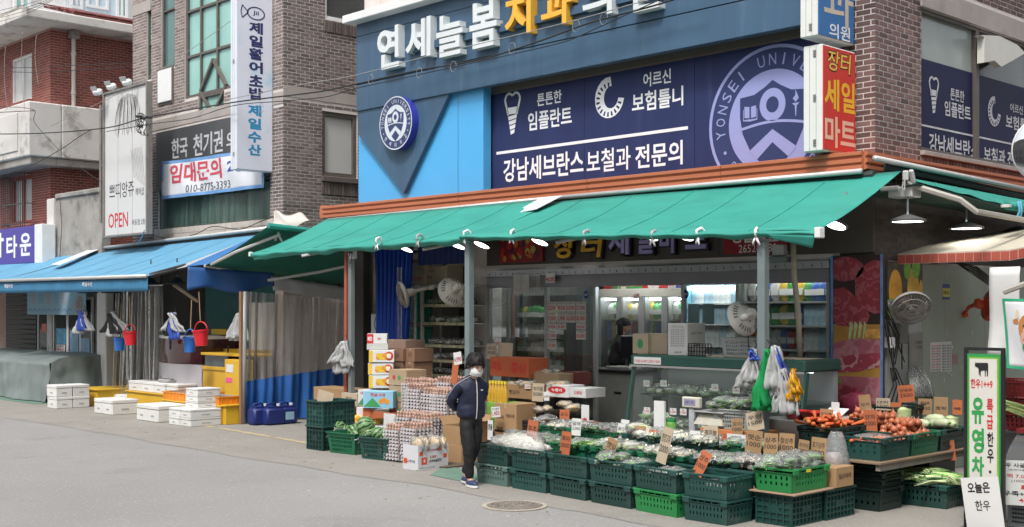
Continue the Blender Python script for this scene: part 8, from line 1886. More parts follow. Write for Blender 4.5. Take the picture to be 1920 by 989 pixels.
def person(label,loc,yaw,J,top_m,leg_m,hair,shoes=True,mask=False,tilt=.25,hs_=1.0,collar=None):
 o=thing('person',label,'person',loc=loc,rz=yaw)
 bp_={};e=[]
 for k in('pelvis','waist','chest','neck','head0'):bp_[k]=J[k]
 e+=[('pelvis','waist'),('waist','chest'),('chest','neck'),('neck','head0')]
 for s_ in('R','L'):
  bp_['shoulder'+s_]=(*lerp(V3(J['chest'][:3]),V3(J['shoulder'+s_][:3]),.8),.036);bp_['elbow'+s_]=(*J['elbow'+s_][:3],.036);bp_['wrist'+s_]=(*J['wrist'+s_][:3],.025,.020)
  bp_['hip'+s_]=(*J['hip'+s_][:3],.075);bp_['knee'+s_]=(*J['knee'+s_][:3],.052);bp_['ankle'+s_]=(*J['ankle'+s_][:3],.034);t=J['toe'+s_];bp_['toe'+s_]=(*t[:3],.030,.022)
  e+=[('chest','shoulder'+s_),('shoulder'+s_,'elbow'+s_),('elbow'+s_,'wrist'+s_),('pelvis','hip'+s_),('hip'+s_,'knee'+s_),('knee'+s_,'ankle'+s_),('ankle'+s_,'toe'+s_)]
  wv=V3(J['wrist'+s_][:3]);hand(bp_,e,1 if s_=='L' else-1,wv,(wv-V3(J['elbow'+s_][:3])),s_)
 skinned('body',bp_,e,skin,o)
 h=J['head'];hd_=head_mesh(h,hs_,tilt).bd('head',skin,o,smooth=True)
 Rt=Matrix.Rotation(tilt,3,'Y');hv=V3(h)
 mb=M()
 for q in(-1,1):mb.ell(hv+Rt@V3((.083,q*.029,.010))*hs_,(.008,.013,.007),8,5)
 mb.bd('eye',mat('dark_eye',(.02,.015,.012),.2),hd_)
 mb=M()
 for q in(-1,1):mb.tube([hv+Rt@V3((.092,q*.018,.032))*hs_,hv+Rt@V3((.088,q*.045,.036))*hs_],.003,4)
 mb.bd('brow',hairm,hd_);M().tube([hv+Rt@V3((.088,-.022,-.052))*hs_,hv+Rt@V3((.095,0,-.054))*hs_,hv+Rt@V3((.088,.022,-.052))*hs_],.004,5).bd('mouth',mat('lips',(.35,.12,.10),.5),hd_)
 mb=M()
 def hf_(u,v):
  a=2*PI*u;front=max(0,math.cos(a+.25));low=lerp(-.62 if hair!='long' else-.2,.30,front**1.6)+.10*noise.noise(V3((a*4,1,0)));z=math.sin(lerp(math.asin(low),PI/2,v));r=math.sqrt(max(0,1-z*z))if z>0 else 1-.12*abs(z)
  n_=1.03+.16*noise.noise(V3((math.cos(a)*2.5,math.sin(a)*2.5,z*3)))+.06*noise.noise(V3((math.cos(a)*11,math.sin(a)*11,z*2)))
  p=V3((r*math.cos(a)*.114*n_-.012,r*math.sin(a)*.094*n_,z*.118*n_+.010));return hv+Rt@p*hs_
 mb.grid(hf_,40,14)
 mb.bd('hair',hairm,o,smooth=True)
 if hair=='long':
  M().grid(lambda u,v:hv+V3((-.03-.075*math.cos((u-.5)*PI)*(1-.1*v)+.02*noise.noise(V3((u*6,v*2,1))),.105*math.sin((u-.5)*PI*1.25)*(1+.25*v),lerp(.06,-.26,v))),24,10,(.006,0,0)).bd('hair_length',hairm,o,smooth=True)
 if mask:
  M().grid(lambda u,v:hv+Rt@(V3(((.106-.052*abs((u-.5)*2)**2.4)-.016*abs(v-.45)*2+.0015*math.sin(v*22),(u-.5)*.150,lerp(-.088,.004,v))))*hs_,16,12,tuple((Rt@V3((.003,0,0))))).bd('face_mask',mat('mask_white',(.78,.80,.80),.7,var=.03),o,smooth=True)
  mb=M()
  for q in(-1,1):
   for zz in(-.065,-.015):mb.tube([hv+Rt@V3((.050,q*.072,zz))*hs_,hv+Rt@V3((.0,q*.084,-.005))*hs_],.0018,4)
  mb.bd('mask_loop',cardw,o)
 jp={'waist0':J['jk0'],'waist1':J['jk1'],'chest':J['jk2'],'upper':J['jk3'],'collar':J['jk4']};je=[('waist0','waist1'),('waist1','chest'),('chest','upper'),('upper','collar')]
 for s_ in('R','L'):
  a,b,c=(V3(J[k+s_][:3])for k in('shoulder','elbow','wrist'));jp['s'+s_]=(*(a+V3((0,0,-.02))),.078,.076);jp['m'+s_]=(*lerp(a,b,.5),.072);jp['e'+s_]=(*b,.066);jp['f'+s_]=(*lerp(b,c,.55),.060);jp['w'+s_]=(*lerp(b,c,.95),.038)
  je+=[('upper','s'+s_),('s'+s_,'m'+s_),('m'+s_,'e'+s_),('e'+s_,'f'+s_),('f'+s_,'w'+s_)]
 jk=skinned('jacket',jp,je,top_m,o,3,.011)
 tp_={'pelvis':(J['pelvis'][0],0,J['pelvis'][2],.145,.11),'belt':(J['waist'][0],0,J['pelvis'][2]+.09,.135,.105)};te=[('pelvis','belt')]
 for s_ in('R','L'):
  a,b,c=(V3(J[k+s_][:3])for k in('hip','knee','ankle'));tp_['h'+s_]=(*(a+V3((0,0,-.05))),.100,.098);tp_['t'+s_]=(*lerp(a,b,.55),.092);tp_['k'+s_]=(*b,.078);tp_['c'+s_]=(*lerp(b,c,.5),.062);tp_['a'+s_]=(*(c+V3((0,0,.0))),.054)
  te+=[('pelvis','h'+s_),('h'+s_,'t'+s_),('t'+s_,'k'+s_),('k'+s_,'c'+s_),('c'+s_,'a'+s_)]
 skinned('trousers',tp_,te,leg_m,o,3,.007)
 if shoes:
  for s_ in('R','L'):
   an,to=V3(J['ankle'+s_][:3]),V3(J['toe'+s_][:3]);d=(to-an);d.z=0;d.normalize();yw=math.atan2(d.y,d.x)
   old=M();old.T=Matrix.Translation((an.x,an.y,J['toe'+s_][2]-.03))@Matrix.Rotation(yw,4,'Z')
   old.ell((.055,0,.036),(.125,.048,.044),14,8);sh_=old.bd('shoe',mat('navy_shoe',(.03,.04,.10),.5),o,smooth=True)
   so_=M();so_.T=old.T;so_.prism([(.055+.130*math.cos(t)*(1),.052*math.sin(t)*(1 if math.cos(t)>-.3 else.85),0)for t in[2*PI*k/18 for k in range(18)]],(0,0,.024));so_.bd('sole',mat('white_sole',(.7,.7,.7),.5),sh_,smooth=30)
 return o,jk,jp
J={'pelvis':(0,0,.80,.12,.09),'waist':(.0,0,.93,.11,.085),'chest':(.03,0,1.12,.085,.075),'neck':(.075,0,1.30,.045,.045),'head0':(.095,0,1.38,.05,.05),'head':(.105,0,1.42),'shoulderR':(.03,-.15,1.215),'shoulderL':(.03,.15,1.215),'elbowR':(-.11,-.225,1.00),'elbowL':(-.11,.215,1.00),'wristR':(-.19,-.07,.88),'wristL':(-.18,.05,.90),'hipR':(0,-.075,.80),'hipL':(0,.075,.80),'kneeR':(.07,-.07,.44),'kneeL':(-.02,.06,.44),'ankleR':(.05,-.05,.085),'ankleL':(-.20,.03,.12),'toeR':(.17,-.055,.036),'toeL':(-.09,.03,.045),'jk0':(-.01,0,.76,.195,.155),'jk1':(-.0,0,.90,.185,.150),'jk2':(.02,0,1.05,.185,.150),'jk3':(.035,0,1.19,.15,.12),'jk4':(.065,0,1.31,.078,.075)}
J['toeR']=(.17,-.055,.036)
nj=mat('navy_jacket',(.009,.013,.038),.6,var=.1,vs=8,bump=.25,bs=18);bt=mat('black_trousers',(.007,.007,.008),.75,var=.15,vs=8,bump=.25,bs=14)
fp_=PZ(884,913);yaw0=math.atan2(-FY,-FX)+rad(32)
wk,jk,jp=person('woman in a navy zip jacket, black trousers and white mask walking past the crates',(fp_.x-.03,fp_.y+.02,.006),yaw0,J,nj,bt,'short',mask=True,tilt=.42,hs_=1.12)
from mathutils.bvhtree import BVHTree
bv=BVHTree.FromPolygons([v.co for v in jk.data.vertices],[tuple(p.vertices)for p in jk.data.polygons])
def on_jk(o_,d_):
 h_=bv.ray_cast(V3(o_),V3(d_));return h_[0]
zp=[]
for k in range(18):
 z=lerp(.77,1.30,k/17);h_=on_jk((.6,.0,z),(-1,0,0));
 if h_:zp.append(h_+V3((.003,0,0)))
M().tube(zp,.006,5).bd('zip',mat('pale_piping',(.60,.58,.48),.5),jk)
for s_,sy in(('R',-1),('L',1)):
 pts=[]
 for a,b in(('sh0','s'),('s','m'),('m','e'),('e','f'),('f','w')):
  A=V3((.065,sy*.05,1.30))if a=='sh0' else V3(jp[a+s_][:3]);B=V3(jp[b+s_][:3])
  for t in(0,.25,.5,.75):
   c=lerp(A,B,t);out=V3((.25,sy*1.0,.55));n_=on_jk(c+out.normalized()*.3,-out)
   if n_ and(n_-c).length<.12:pts.append(n_+out.normalized()*.002)
 if len(pts)>3:M().tube(pts,.0035,4).bd('sleeve_piping',cardw,jk)
h_=on_jk((.6,.07,1.13),(-1,0,0));
if h_:M().obox(h_+V3((.003,0,0)),(.004,.03,.012)).bd('chest_emblem',cardw,jk)
J2={k:tuple(v)for k,v in J.items()}
J2.update({'elbowR':(.05,-.21,.99),'elbowL':(.05,.21,.99),'wristR':(.26,-.12,1.0),'wristL':(.26,.10,1.0),'kneeR':(.02,-.08,.44),'kneeL':(.02,.08,.44),'ankleR':(0,-.08,.085),'ankleL':(0,.08,.085),'toeR':(.12,-.08,.036),'toeL':(.12,.08,.036)})
cp_=PY(1157,0,14.55);person('cashier in a black coat with long black hair, bent over the checkout counter',(cp_.x,14.55,.385),yaw0+rad(62),J2,mat('black_coat',(.012,.012,.013),.7),bt,'long',tilt=.3)
def marble(name,red,white,scale,amt=.5):
 if name in MATS:return MATS[name]
 m=mat(name,red,.4,var=.2,vs=6);n=m.node_tree.nodes;l=m.node_tree.links;b=n['Principled BSDF'];tc=n.new('ShaderNodeTexCoord');w=n.new('ShaderNodeTexWave');w.inputs['Scale'].default_value=scale;w.inputs['Distortion'].default_value=22;w.inputs['Detail'].default_value=6;w.inputs['Detail Scale'].default_value=2.5
 w.bands_direction='Z';l.new(tc.outputs['Object'],w.inputs[0]);mr=n.new('ShaderNodeMapRange');mr.inputs[1].default_value=.55;mr.inputs[2].default_value=.95;mr.inputs[4].default_value=amt;l.new(w.outputs['Fac'],mr.inputs[0])
 mx=n.new('ShaderNodeMix');mx.data_type='RGBA';l.new(mr.outputs[0],mx.inputs[0]);src=b.inputs['Base Color'].links[0].from_socket;l.new(src,mx.inputs[6]);mx.inputs[7].default_value=(*white,1);l.new(mx.outputs[2],b.inputs['Base Color']);return m
mY=YF-.05;mp=thing('meat_picture_panel','tall picture panel of marbled raw meat on the corner pillar','picture',at=(PY(1608,0,mY).x,mY,.6))
mx0,mx1=PY(1562,0,mY).x,-7.37;mz=lambda q:PY(1608,q,mY).z
M().box(mx0,mx1,mY,YF-.012,.5,mz(479)).bd('panel',mat('dark_print',(.035,.02,.018),.4,var=.3,vs=5),mp)
M().box(mx0-.03,mx0-.001,mY-.01,YF-.01,.5,mz(478)).box(mx1-.03,mx1-.001,mY-.012,mY-.001,.5,mz(478)).bd('blue_edge',mat('blue_white_edge',(.12,.25,.50),.4,var=.5,vs=5),mp)
beef=marble('beef_print',(.27,.035,.05),(.46,.16,.18),1.6,.5);pork=marble('pork_print',(.36,.11,.14),(.50,.27,.29),.8,.55);board=mat('board_print',(.42,.23,.05),.5,var=.2,vs=4)
W_=mx1-.034-mx0
def pp(pts,m,k):
 mb=M();mb._add([(mx0+.002+W_*u,mY-.0006-k*.0007,lerp(mz(770),mz(481),v))for u,v in pts],[tuple(range(len(pts)))[::1]]);mb.bd('print_layer',m,mp)
circ=lambda cx,cy,rx,ry,n=20,j=0:[(min(1,max(0,cx+rx*math.cos(2*PI*i/n)*(1+j*math.sin(i*2.3)))),cy+ry*math.sin(2*PI*i/n)*(1+j*math.sin(i*1.7)))for i in range(n)]
pp([(0,0),(1,0),(1,.56),(0,.56)],board,0);pp(circ(.88,.80,.42,.17,j=.04),beef,1);pp(circ(.25,.92,.4,.08),beef,1)
pp([(0,.79),(.25,.80),(.55,.72),(.78,.62),(.72,.56),(.4,.54),(.1,.55),(0,.58)],beef,2)
for k in range(4):pp([(.33+k*.10,.46),(.37+k*.10,.46),(.44+k*.09,.56),(.36+k*.10,.58)],mat('leek_print',(.42,.50,.25),.5,var=.3,vs=20),3)
pp([(.65,.47),(1,.47),(1,.53),(.7,.53)],mat('onion_print',(.60,.32,.08),.5,var=.4,vs=14),3)
pp([(0,.43),(.2,.45),(.55,.47),(1,.46),(1,.40),(1,.30),(.6,.27),(.2,.24),(0,.27)],pork,4);pp([(0,.33),(.4,.36),(1,.38),(1,.29),(.5,.25),(.1,.24),(0,.27)],marble('belly_print',(.32,.05,.075),(.55,.36,.35),1.1,.75),5)
pp([(.15,.22),(1,.22),(1,0),(0,0),(0,.2)],pork,5);pp([(0,.18),(.3,.16),(.7,.11),(.8,.02),(.7,0),(0,0)],beef,6);pp([(0,.22),(.12,.22),(.2,.17),(.0,.18)],mat('salad_print',(.12,.30,.04),.5,var=.4,vs=20),7)
sX=XR+.035;sy=lambda px:PX(px,0,sX).y
fpn=thing('melon_picture_panel','picture panel of yellow melons and green tops on the side wall','picture',at=(sX,sy(1697),1.8));ya,yb3=sy(1664),sy(1730);zA,zB=PX(1697,600,sX).z,2.66
M().box(XR+.012,sX,ya,yb3,zA,zB).bd('panel',mat('dark_olive_print',(.07,.055,.03),.4,var=.5,vs=8),fpn)
ym=mat('melon_print',(.80,.50,.04),.4,var=.3,vs=5);ym2=mat('mango_print',(.75,.36,.03),.4,var=.3,vs=5);gm2=mat('lime_print',(.25,.55,.04),.4,var=.5,vs=14)
def fe(cu,cv,ru,rv,m,k,n=20):mb=M();mb._add([(sX+.0006+k*.0006,min(yb3,max(ya,lerp(ya,yb3,cu)+ru*math.cos(2*PI*i/n))),lerp(zA,zB,cv)+rv*math.sin(2*PI*i/n))for i in range(n)],[tuple(range(n))]);mb.bd('fruit_print',m,fpn)
for q in((.22,.50,.16,.26,ym2,1),(.72,.52,.15,.28,ym,2),(.45,.18,.24,.16,ym2,3),(.95,.45,.06,.18,ym,3),(.1,.2,.10,.13,gm2,4),(.55,.88,.09,.13,gm2,3),(.80,.90,.10,.13,gm2,4)):fe(*q)
sw=thing('side_wall_cladding','scuffed pale green sheet cladding with tape marks on the side street wall','wall',at=(XR,15,0))
pg=mat('pale_green_sheet',(.30,.35,.29),.55,var=.08,vs=2,stain=((.16,.14,.10),3,.66,.6));M().box(XR+.012,XR+.03,sy(1663),yb3-.003,.01,zA-.004).bd('white_panel',mat('scuffed_white_sheet',(.38,.40,.39),.6,var=.1,stain=((.2,.2,.19),2,.56,.6)),sw)
ys4=[yb3+.002,sy(1771),sy(1846),sy(1925)]
for a,b in zip(ys4,ys4[1:]):M().box(XR+.012,XR+.032,a,b-.005,.01,2.64).bd('sheet_panel',pg,sw)
tk_=M()
for k in range(40):y=RU(sy(1740),sy(1850));z=RU(.9,2.0);w=RU(.01,.03);tk_.box(XR+.032,XR+.0335,y,y+w,z,z+RU(.015,.06))
tag(tk_.bd('tape_scraps',mat('tape_scraps',(.45,.46,.42),.4,var=.4,isl=.4),sw),kind='stuff')
flat_sign('sticker','yellow and blue upright sticker on the pale green wall','sticker','X',XR+.036,1768,1781,541,557,mat('sticker_yellow',(.60,.58,.05),.4),None,(('NECK',.08,.92,.3,.7,0,.03),));flat_sign('sticker','blue round ended sticker under the yellow one','sticker','X',XR+.036,1768,1781,557.5,562,mat('sticker_blue',(.04,.07,.30),.4),None,());flat_sign('sticker','blue round ended sticker above the yellow one','sticker','X',XR+.036,1768,1781,533,540.5,MATS['sticker_blue'],None,())
flat_sign('price_poster','small white poster printed with two columns of rows on the green wall','poster','X',XR+.036,1745,1764,642,697,cardw,None,[('한우 등심',.08,.92,.03+k*.09,.09+k*.09,k%2,.03)for k in range(10)]);flat_sign('price_poster','second column poster with black print beside the first','poster','X',XR+.036,1765,1784,641,697,cardw,None,[('돼지 갈비',.08,.92,.03+k*.09,.09+k*.09,0,.03)for k in range(10)])
flat_sign('grey_notice','grey card with faint pencil writing on the white panel','notice','X',XR+.05,1705,1731,625,698,mat('grey_notice_card',(.26,.26,.24),.7),None,(('6 3800',.4,.9,.72,.8,0,0),('7 1200',.4,.9,.6,.68,0,0)))
flat_sign('red_notice','small faded red notice on the green wall beside the standing banner','notice','X',XR+.036,1786,1796,664,684,mat('faded_notice',(.36,.22,.2),.6),None,())
eb_=thing('electric_box','grey electric box with a tangle of black cables beside the meat picture','electric box',at=PX(1682,620,XR));p=PX(1688,625,XR+.08);M().obox(p,(.12,.2,.26),bev=.01).bd('box',mat('grey_box',(.16,.16,.15),.5),eb_);p=PX(1667,643,XR+.08);M().obox(p,(.1,.12,.13),bev=.008).bd('white_box',white_m,eb_)
mb=M()
for i in range(8):
 a=PX(1655+i*1.2,480+RU(-5,5),XR+.06);b=PX(1661+RU(-4,5),570+RU(0,40),XR+.1);c=PX(1680+RU(-14,18),690+RU(-20,40),XR+.1);mb.tube([a,lerp(a,b,.6)+V3((.02,-.05,0)),b,lerp(b,c,.5)+V3((.03,RU(-.15,.15),0)),c],.008,4)
for i in range(4):a=PX(1670+i*3,690,XR+.1);b=PX(1662+i*9,755,XR+.1);mb.tube([a,lerp(a,b,.5)+V3((.05,.03,0)),b],.009,4)
mb.bd('cable',cable,eb_)
ka=thing('kiosk_awning','cream awning with a red tile patterned valance over the side stall','awning',at=(-6.6,13.8,2.7));A=PY(1683,478,13.62);B=PY(1893,470,13.62);C=PY(1990,452,14.1);D=PY(1990,410,15.4);E_=PY(1880,424,15.4);F_=PY(1683,470,13.7)
M().prism([A,B,C,PX(1990,425,-6.1),PX(1905,430,-7.2),PX(1740,462,-7.42)],(0,0,.01)).bd('cloth',mat('cream_cloth',(.60,.55,.44),.7,var=.05,tr=.1),ka)
tl2=mat('tile_red',(.40,.085,.055),.7,var=.1,rnd=.1);nT=13
M().prism([A,B,B-V3((0,0,.115)),A-V3((0,0,.115))],(0,.008,0)).prism([B,C,C-V3((0,0,.115)),B-V3((0,0,.115))],(0,.008,0)).bd('valance',mat('pink_grout',(.55,.36,.32),.7),ka)
q0_=None
for k in range(nT):
 w=(B.x-A.x)/nT
 if q0_ is None:q0_=M().box(.004,w-.004,-.004,0,0,.1,.001).bd('tile',tl2,ka);q=q0_
 else:q=q0_.copy();COL.objects.link(q)
 q.location=V3((A.x+k*w,A.y-.001,lerp(A.z,B.z,(k+.5)/nT)-.108))
for k in range(6):
 v=(C-B)/6;p=B+v*k-V3((0,0,.108));M().prism([p+v*.06,p+v*.94,p+v*.94+V3((0,0,.1)),p+v*.06+V3((0,0,.1))],(0,-.004,0)).bd('tile',tl2,ka)
mb=M()
for k in range(9):mb.tube([PY(1700+k*2,482+k%3,13.7),PY(1750,492+RU(-4,4),13.8),PY(1790,488+RU(-3,5),13.8),PY(1830+k,500+k*3,13.8),PY(1870,530+k*2,13.7)],.008,4)
tag(mb.bd('cable_bundle',cable),'loose bundle of black cables looping under the cream awning','cables')
sb_=thing('side_produce_stand','wooden board stand along the side wall carrying crates of onions and carrots','stand',at=(-6.6,12,0));M().box(-6.88,-6.26,11.12,13.3,.515,.54,.004).bd('board',mat('brown_plank',(.22,.15,.10),.8,var=.1),sb_);M().box(-6.33,-6.28,11.15,13.2,.45,.514).box(-6.85,-6.8,11.15,13.2,.45,.514).bd('batten',mat('weathered_batten',(.25,.22,.2),.8),sb_)
M().box(-6.85,-6.5,12.6,13.2,.01,.449).bd('support_box',blkc,sb_)
for k in range(5):crate(cp_s,f'{["lowest", "second", "third", "fourth", "topmost"][k]} crate in the nested stack under the onion board',(-6.62,11.56,.006+k*.068+(.0 if k==0 else.03)),rot=PI/2+RU(-.03,.03),m=blkc,scale=(.75,1.15,1))
for i,(y,lb,m)in enumerate(((11.50,'dark crate of packaged roots at the near end of the onion board',dgc),(12.12,'green crate heaped with brown onions on the onion board',mgc),(12.75,'dark crate at the far end of the onion board, with cabbages',dgc))):crate(cp_s,lb,(-6.57,y,.542),rot=PI/2,m=m,scale=(.97,1.32,1))
crate(cp_s,'dark crate of carrots behind the packaged roots',(-7.08,11.55,.60),rot=PI/2,m=blkc,scale=(1.0,1.05,1));crate(cp_s,'dark crate of onions against the meat picture',(-7.08,12.2,.66),rot=PI/2,m=blkc,scale=(1,1.05,1));crate(cp_s,'black crate standing against the white panel behind the onions',(-7.12,12.95,.74),rot=PI/2,m=blkc,scale=(1.1,.9,1))
tag(M().box(-7.32,-6.88,11.2,13.3,.01,.59,.01).bd('stand_box',darkwall),'dark box stand under the carrot and onion crates at the corner','stand')
tag(M().box(-7.32,-6.89,11.95,13.3,.592,.655,.01).bd('stand_box',darkwall),'dark riser under the onion crate against the meat picture','stand')
on=thing('onion',None,'onion');M().lathe([(.001,-.034),(.018,-.032),(.034,-.012),(.037,.004),(.026,.024),(.009,.034),(.004,.046),(.001,.048)],12).bd('bulb',mat('onion_skin',(.40,.12,.055),.35,var=.2,vs=18,rnd=.2,stretch=(4,4,.5)),on,smooth=True);M().tube([(0,0,.04),(.006,0,.06)],.003,4).bd('neck',pale_k,on)
heap(on,'',(-6.57,12.12,0),.52,.58,.70,110,label='brown onion heaped in the crates on the onion board',group='onions in the heap',s=1.1)
heap(on,'',(-6.95,12.15,0),.40,.6,.86,60,label='brown onion in the higher heap against the meat picture',group='onions in the higher heap',s=1.1)
heap(on,'',(-6.45,11.80,0),.30,.16,.70,10,label='brown onion spilling over the near edge of the heap',group='onions at the heap edge',s=1.1);remove_tree(on)
ct_=thing('carrot',None,'carrot');M().lathe([(.001,0),(.006,.01),(.014,.06),(.022,.14),(.026,.18),(.018,.20),(.001,.20)],10).bd('root',mat('carrot_orange',(.62,.13,.04),.45,var=.15,vs=20,rnd=.12),ct_,smooth=True);M().cyl((0,0,.195),(0,0,.21),.008,n=6).bd('top',leafm,ct_)
for i in range(34):
 x,y=-7.1+RU(-.17,.17),11.5+RU(-.24,.24);dup(ct_,loc=(x,y,.83+RU(0,.09)),rot=(PI/2+RU(-.35,.35),RU(-.3,.3),RU(-.8,.8)+(PI if i%2 else 0)),label='orange carrot in the crate at the corner of the side stand',group='carrots in the crate',scale=RU(.9,1.15))
for i in range(14):dup(ct_,loc=(-6.57+RU(-.15,.15),11.45+RU(-.18,.2),.73+RU(0,.03)),rot=(PI/2+RU(-.2,.2),0,RU(-.9,.9)),label='reddish root packed in the near crate of the onion board',group='roots in the near crate',scale=.7)
remove_tree(ct_)
M_c=M().ell((-6.57,11.48,.74),(.20,.24,.05),18,8,.3,4);tag(M_c.bd('plastic_wrap',bag,smooth=True),'crinkled clear film over the roots in the near crate','film')
rd=thing('radish',None,'radish');M().lathe([(.001,0),(.02,.01),(.05,.08),(.058,.16),(.045,.24),(.02,.27),(.001,.275)],14).bd('root',mat('pale_green_radish',(.50,.55,.36),.4,var=.15,vs=5,rnd=.08),rd,smooth=True);M().tube([(0,0,.26),(.01,0,.30)],.012,5).bd('crown',leafm,rd)
for i,(x,y,z)in enumerate(((-6.7,12.62,.80),(-6.6,12.75,.80),(-6.5,12.68,.82),(-6.45,12.85,.80),(-6.7,12.85,.84))):dup(rd,loc=(x,y,z),rot=(PI/2-.1,0,1.2+RU(-.4,.4)),label='pale green radish beside the onion heap',group='radishes beside the onions')
remove_tree(rd)
cb=thing('cabbage',None,'cabbage');M().ell((0,0,0),(.085,.085,.075),16,10,.15,2).bd('head',mat('pale_cabbage',(.44,.52,.26),.5,var=.2,vs=9,stretch=(1,1,4)),cb,smooth=True)
mb=M()
for k in range(5):a=k*1.25;mb.grid(lambda u,v,a=a:V3((.09*math.cos(a+(u-.5)*1.3)*(1+.05*v),.09*math.sin(a+(u-.5)*1.3)*(1+.05*v),lerp(-.06,.05,v))),5,4)
mb.bd('outer_leaf',MATS['pale_cabbage'],cb,smooth=True)
for i,(x,y,z,lb)in enumerate(((-6.62,13.0,.82,'pale cabbage at the far end of the onion board'),(-6.45,12.98,.82,'cabbage beside the standing banner'),(-6.9,12.75,.9,'small round cabbage behind the onion heap'))):dup(cb,loc=(x,y,z),rot=RU(0,6),label=lb,group='cabbages')
remove_tree(cb)
fr_=thing('film_rolls','clear wrapped greens standing against the grey notice','wrapped bundle',at=(-7.25,13.3,.9));mb=M()
for k in range(9):a=PX(1712+k*4.5,745,XR+.25);b=PX(1703+k*3.4,700-4*k%13,XR+.1);mb.tube([a,lerp(a,b,.5)+V3((.02,0,0)),b],[.03,.035,.02],6)
mb.bd('wrap',bag,fr_,smooth=True);mb=M();wisp_p=[(PX(1712+k*4.5,748,XR+.25),PX(1704+k*3.3,702,XR+.1))for k in range(9)]
for a,b in wisp_p:mb.tube([a,b],.015,5)
mb.bd('stems',darkleaf,fr_)
crate(cp_s,'dark crate of green onions on the ground beside the standing banner',(-6.30,12.2,.006),rot=.05,m=dgc,scale=(1.0,1.1,1.05));crate(cp_s,'dark crate behind the green onions under the board',(-6.05,12.75,.006),rot=.0,m=dgc,scale=(1,1,1.05))
go=thing('green_onion_bunch',None,'green onion bunch');mb=M();wisp(mb,34,.62,.07,3,m=[0,0,2,1],spread=1.2);mb.bd('leaves',[palem,leafm,darkleaf],go,smooth=True);M().tube([(0,-.08,.03),(0,0,.09),(0,.08,.03)],.006,5).bd('tie',cable,go)
for i,(x,y,z,r)in enumerate(((-6.55,12.1,.25,.1),(-6.4,12.2,.27,.35),(-6.45,12.3,.30,-.2),(-6.25,12.15,.28,.2),(-6.15,12.25,.27,-.1),(-6.1,12.1,.25,.4))):dup(go,loc=(x,y,z),rot=(0,RU(-.1,.1),r+PI*(i%2)),label=['limp green onion bunch drooping over the crate end','green onion bunch in the middle of the ground crate','green onion bunch lying on top of the others','pale green onion bunch with roots toward the road','green onion bunch at the banner end of the crate','green onion bunch at the front edge near the banner'][i],scale=.95)
remove_tree(go)
def pcx(label,p0,p1,q0,q1,X,m,lines,rot=0.0):
 c=PX((p0+p1)/2,q1,X);w=(PX(p1,q1,X)-PX(p0,q1,X)).length*.66;h=PX((p0+p1)/2,q0,X).z-c.z;return card('price_card',label,'price card',c-V3((w*.5,0,0)),(1,.35,0),w,h,m,'handwritten price cards',[(t,.1,.9,*((.58,.8)if i==0 and len(lines)>1 else(.3,.5)),0,.02)for i,t in enumerate(lines)],.004,pen,rot)
pcx('kraft card reading 1000 over the carrots',1537,1557,767,798,-7.15,kraft,('당근','1000'),-.05);pcx('dark orange card between the roots and the onions',1622,1641,770,812,-6.8,orange_c,('양파','3000'),.05);pcx('reddish card leaning on the meat picture',1614,1631,742,772,-7.2,kraft,('감자',),.12)
pcx('grey card reading 1500 behind the onion heap',1644,1664,747,772,-7.15,pale_k,('대파','1500'));pcx('orange card hanging on a cord behind the onions',1670,1686,755,774,-7.1,orange_c,('마늘',));pcx('orange card leaning on the black crate',1688,1710,724,756,-7.2,orange_c,('양배추','2500'),.1);pcx('dark kraft card behind the radishes',1724,1742,748,778,-6.9,kraft,('무','1000'));pcx('second dark kraft card behind the cabbages',1754,1772,745,780,-6.8,kraft,('호박',));pcx('red orange card standing over the green onions',1753,1784,830,868,-6.35,orange_c,('쪽파','3500'),.12);pcx('dark orange card next to the standing banner',1788,1800,750,778,-6.75,orange_c,('쑥',))
mbn_=thing('mesh_net_bag','magenta mesh net bag standing at the foot of the meat picture','net bag',loc=(PY(1605,0,12.9).x,12.9,.80));M().ell((0,0,.14),(.22,.12,.16),16,10,.2,3).bd('net',mat('magenta_net',(.22,.02,.05),.6,var=.5,vs=30),mbn_,smooth=True);M().tube([(0,0,.28),(.0,0,.36)],.03,6).bd('tied_neck',MATS['magenta_net'],mbn_)
mb=thing('clear_bag_roll','big clear plastic bag standing between the greens and the carrots','bag',loc=(*PY(1563,0,10.95).xy,.5));M().grid(lambda u,v:V3(((.05+.11*(1-v)**.7+.02*math.sin(u*2*PI*3))*math.cos(2*PI*u)+.02*v,(.05+.09*(1-v)**.7)*math.sin(2*PI*u),.34*v)),22,8).bd('film',bag,mb,smooth=True);M().ell((0,0,.06),(.12,.09,.07),10,6,.3).bd('contents',mat('pinkish_contents',(.45,.38,.38),.6),mb,smooth=True)
YB3=11.0;a,b=PY(1812,0,YB3).x,PY(1876,0,YB3).x;zt3=PY(1843,652,YB3).z
st=thing('standing_banner','black framed standing banner with green border, a cow silhouette and Korean lettering','banner',at=((a+b)/2,YB3,0));f=.028
mb=M();mb.box(a-f,a,YB3,YB3+.05,.03,zt3,.004);mb.box(b,b+f,YB3,YB3+.05,.03,zt3,.004);mb.box(a,b,YB3+.002,YB3+.048,zt3-f,zt3);mb.box(a,b,YB3+.002,YB3+.048,.03,.07);mb.bd('frame',black_m,st)
M().box(a-.06,b+.06,YB3-.2,YB3+.25,.006,.03,.004).bd('foot',black_m,st)
gB=mat('banner_green',(.03,.30,.07),.5,var=.05);gL=mat('banner_lime',(.20,.42,.05),.5);cB=mat('banner_cream',(.64,.62,.57),.5,var=.04)
M().box(a+.004,b-.004,YB3+.01,YB3+.014,.08,zt3-.06).bd('sheet',gB,st);M().box(a+.02,b-.02,YB3+.006,YB3+.009,.08,zt3-.09).bd('lime_border',gL,st);M().box(a+.03,b-.035,YB3+.002,YB3+.005,.08,zt3-.105).bd('cream_field',cB,st)
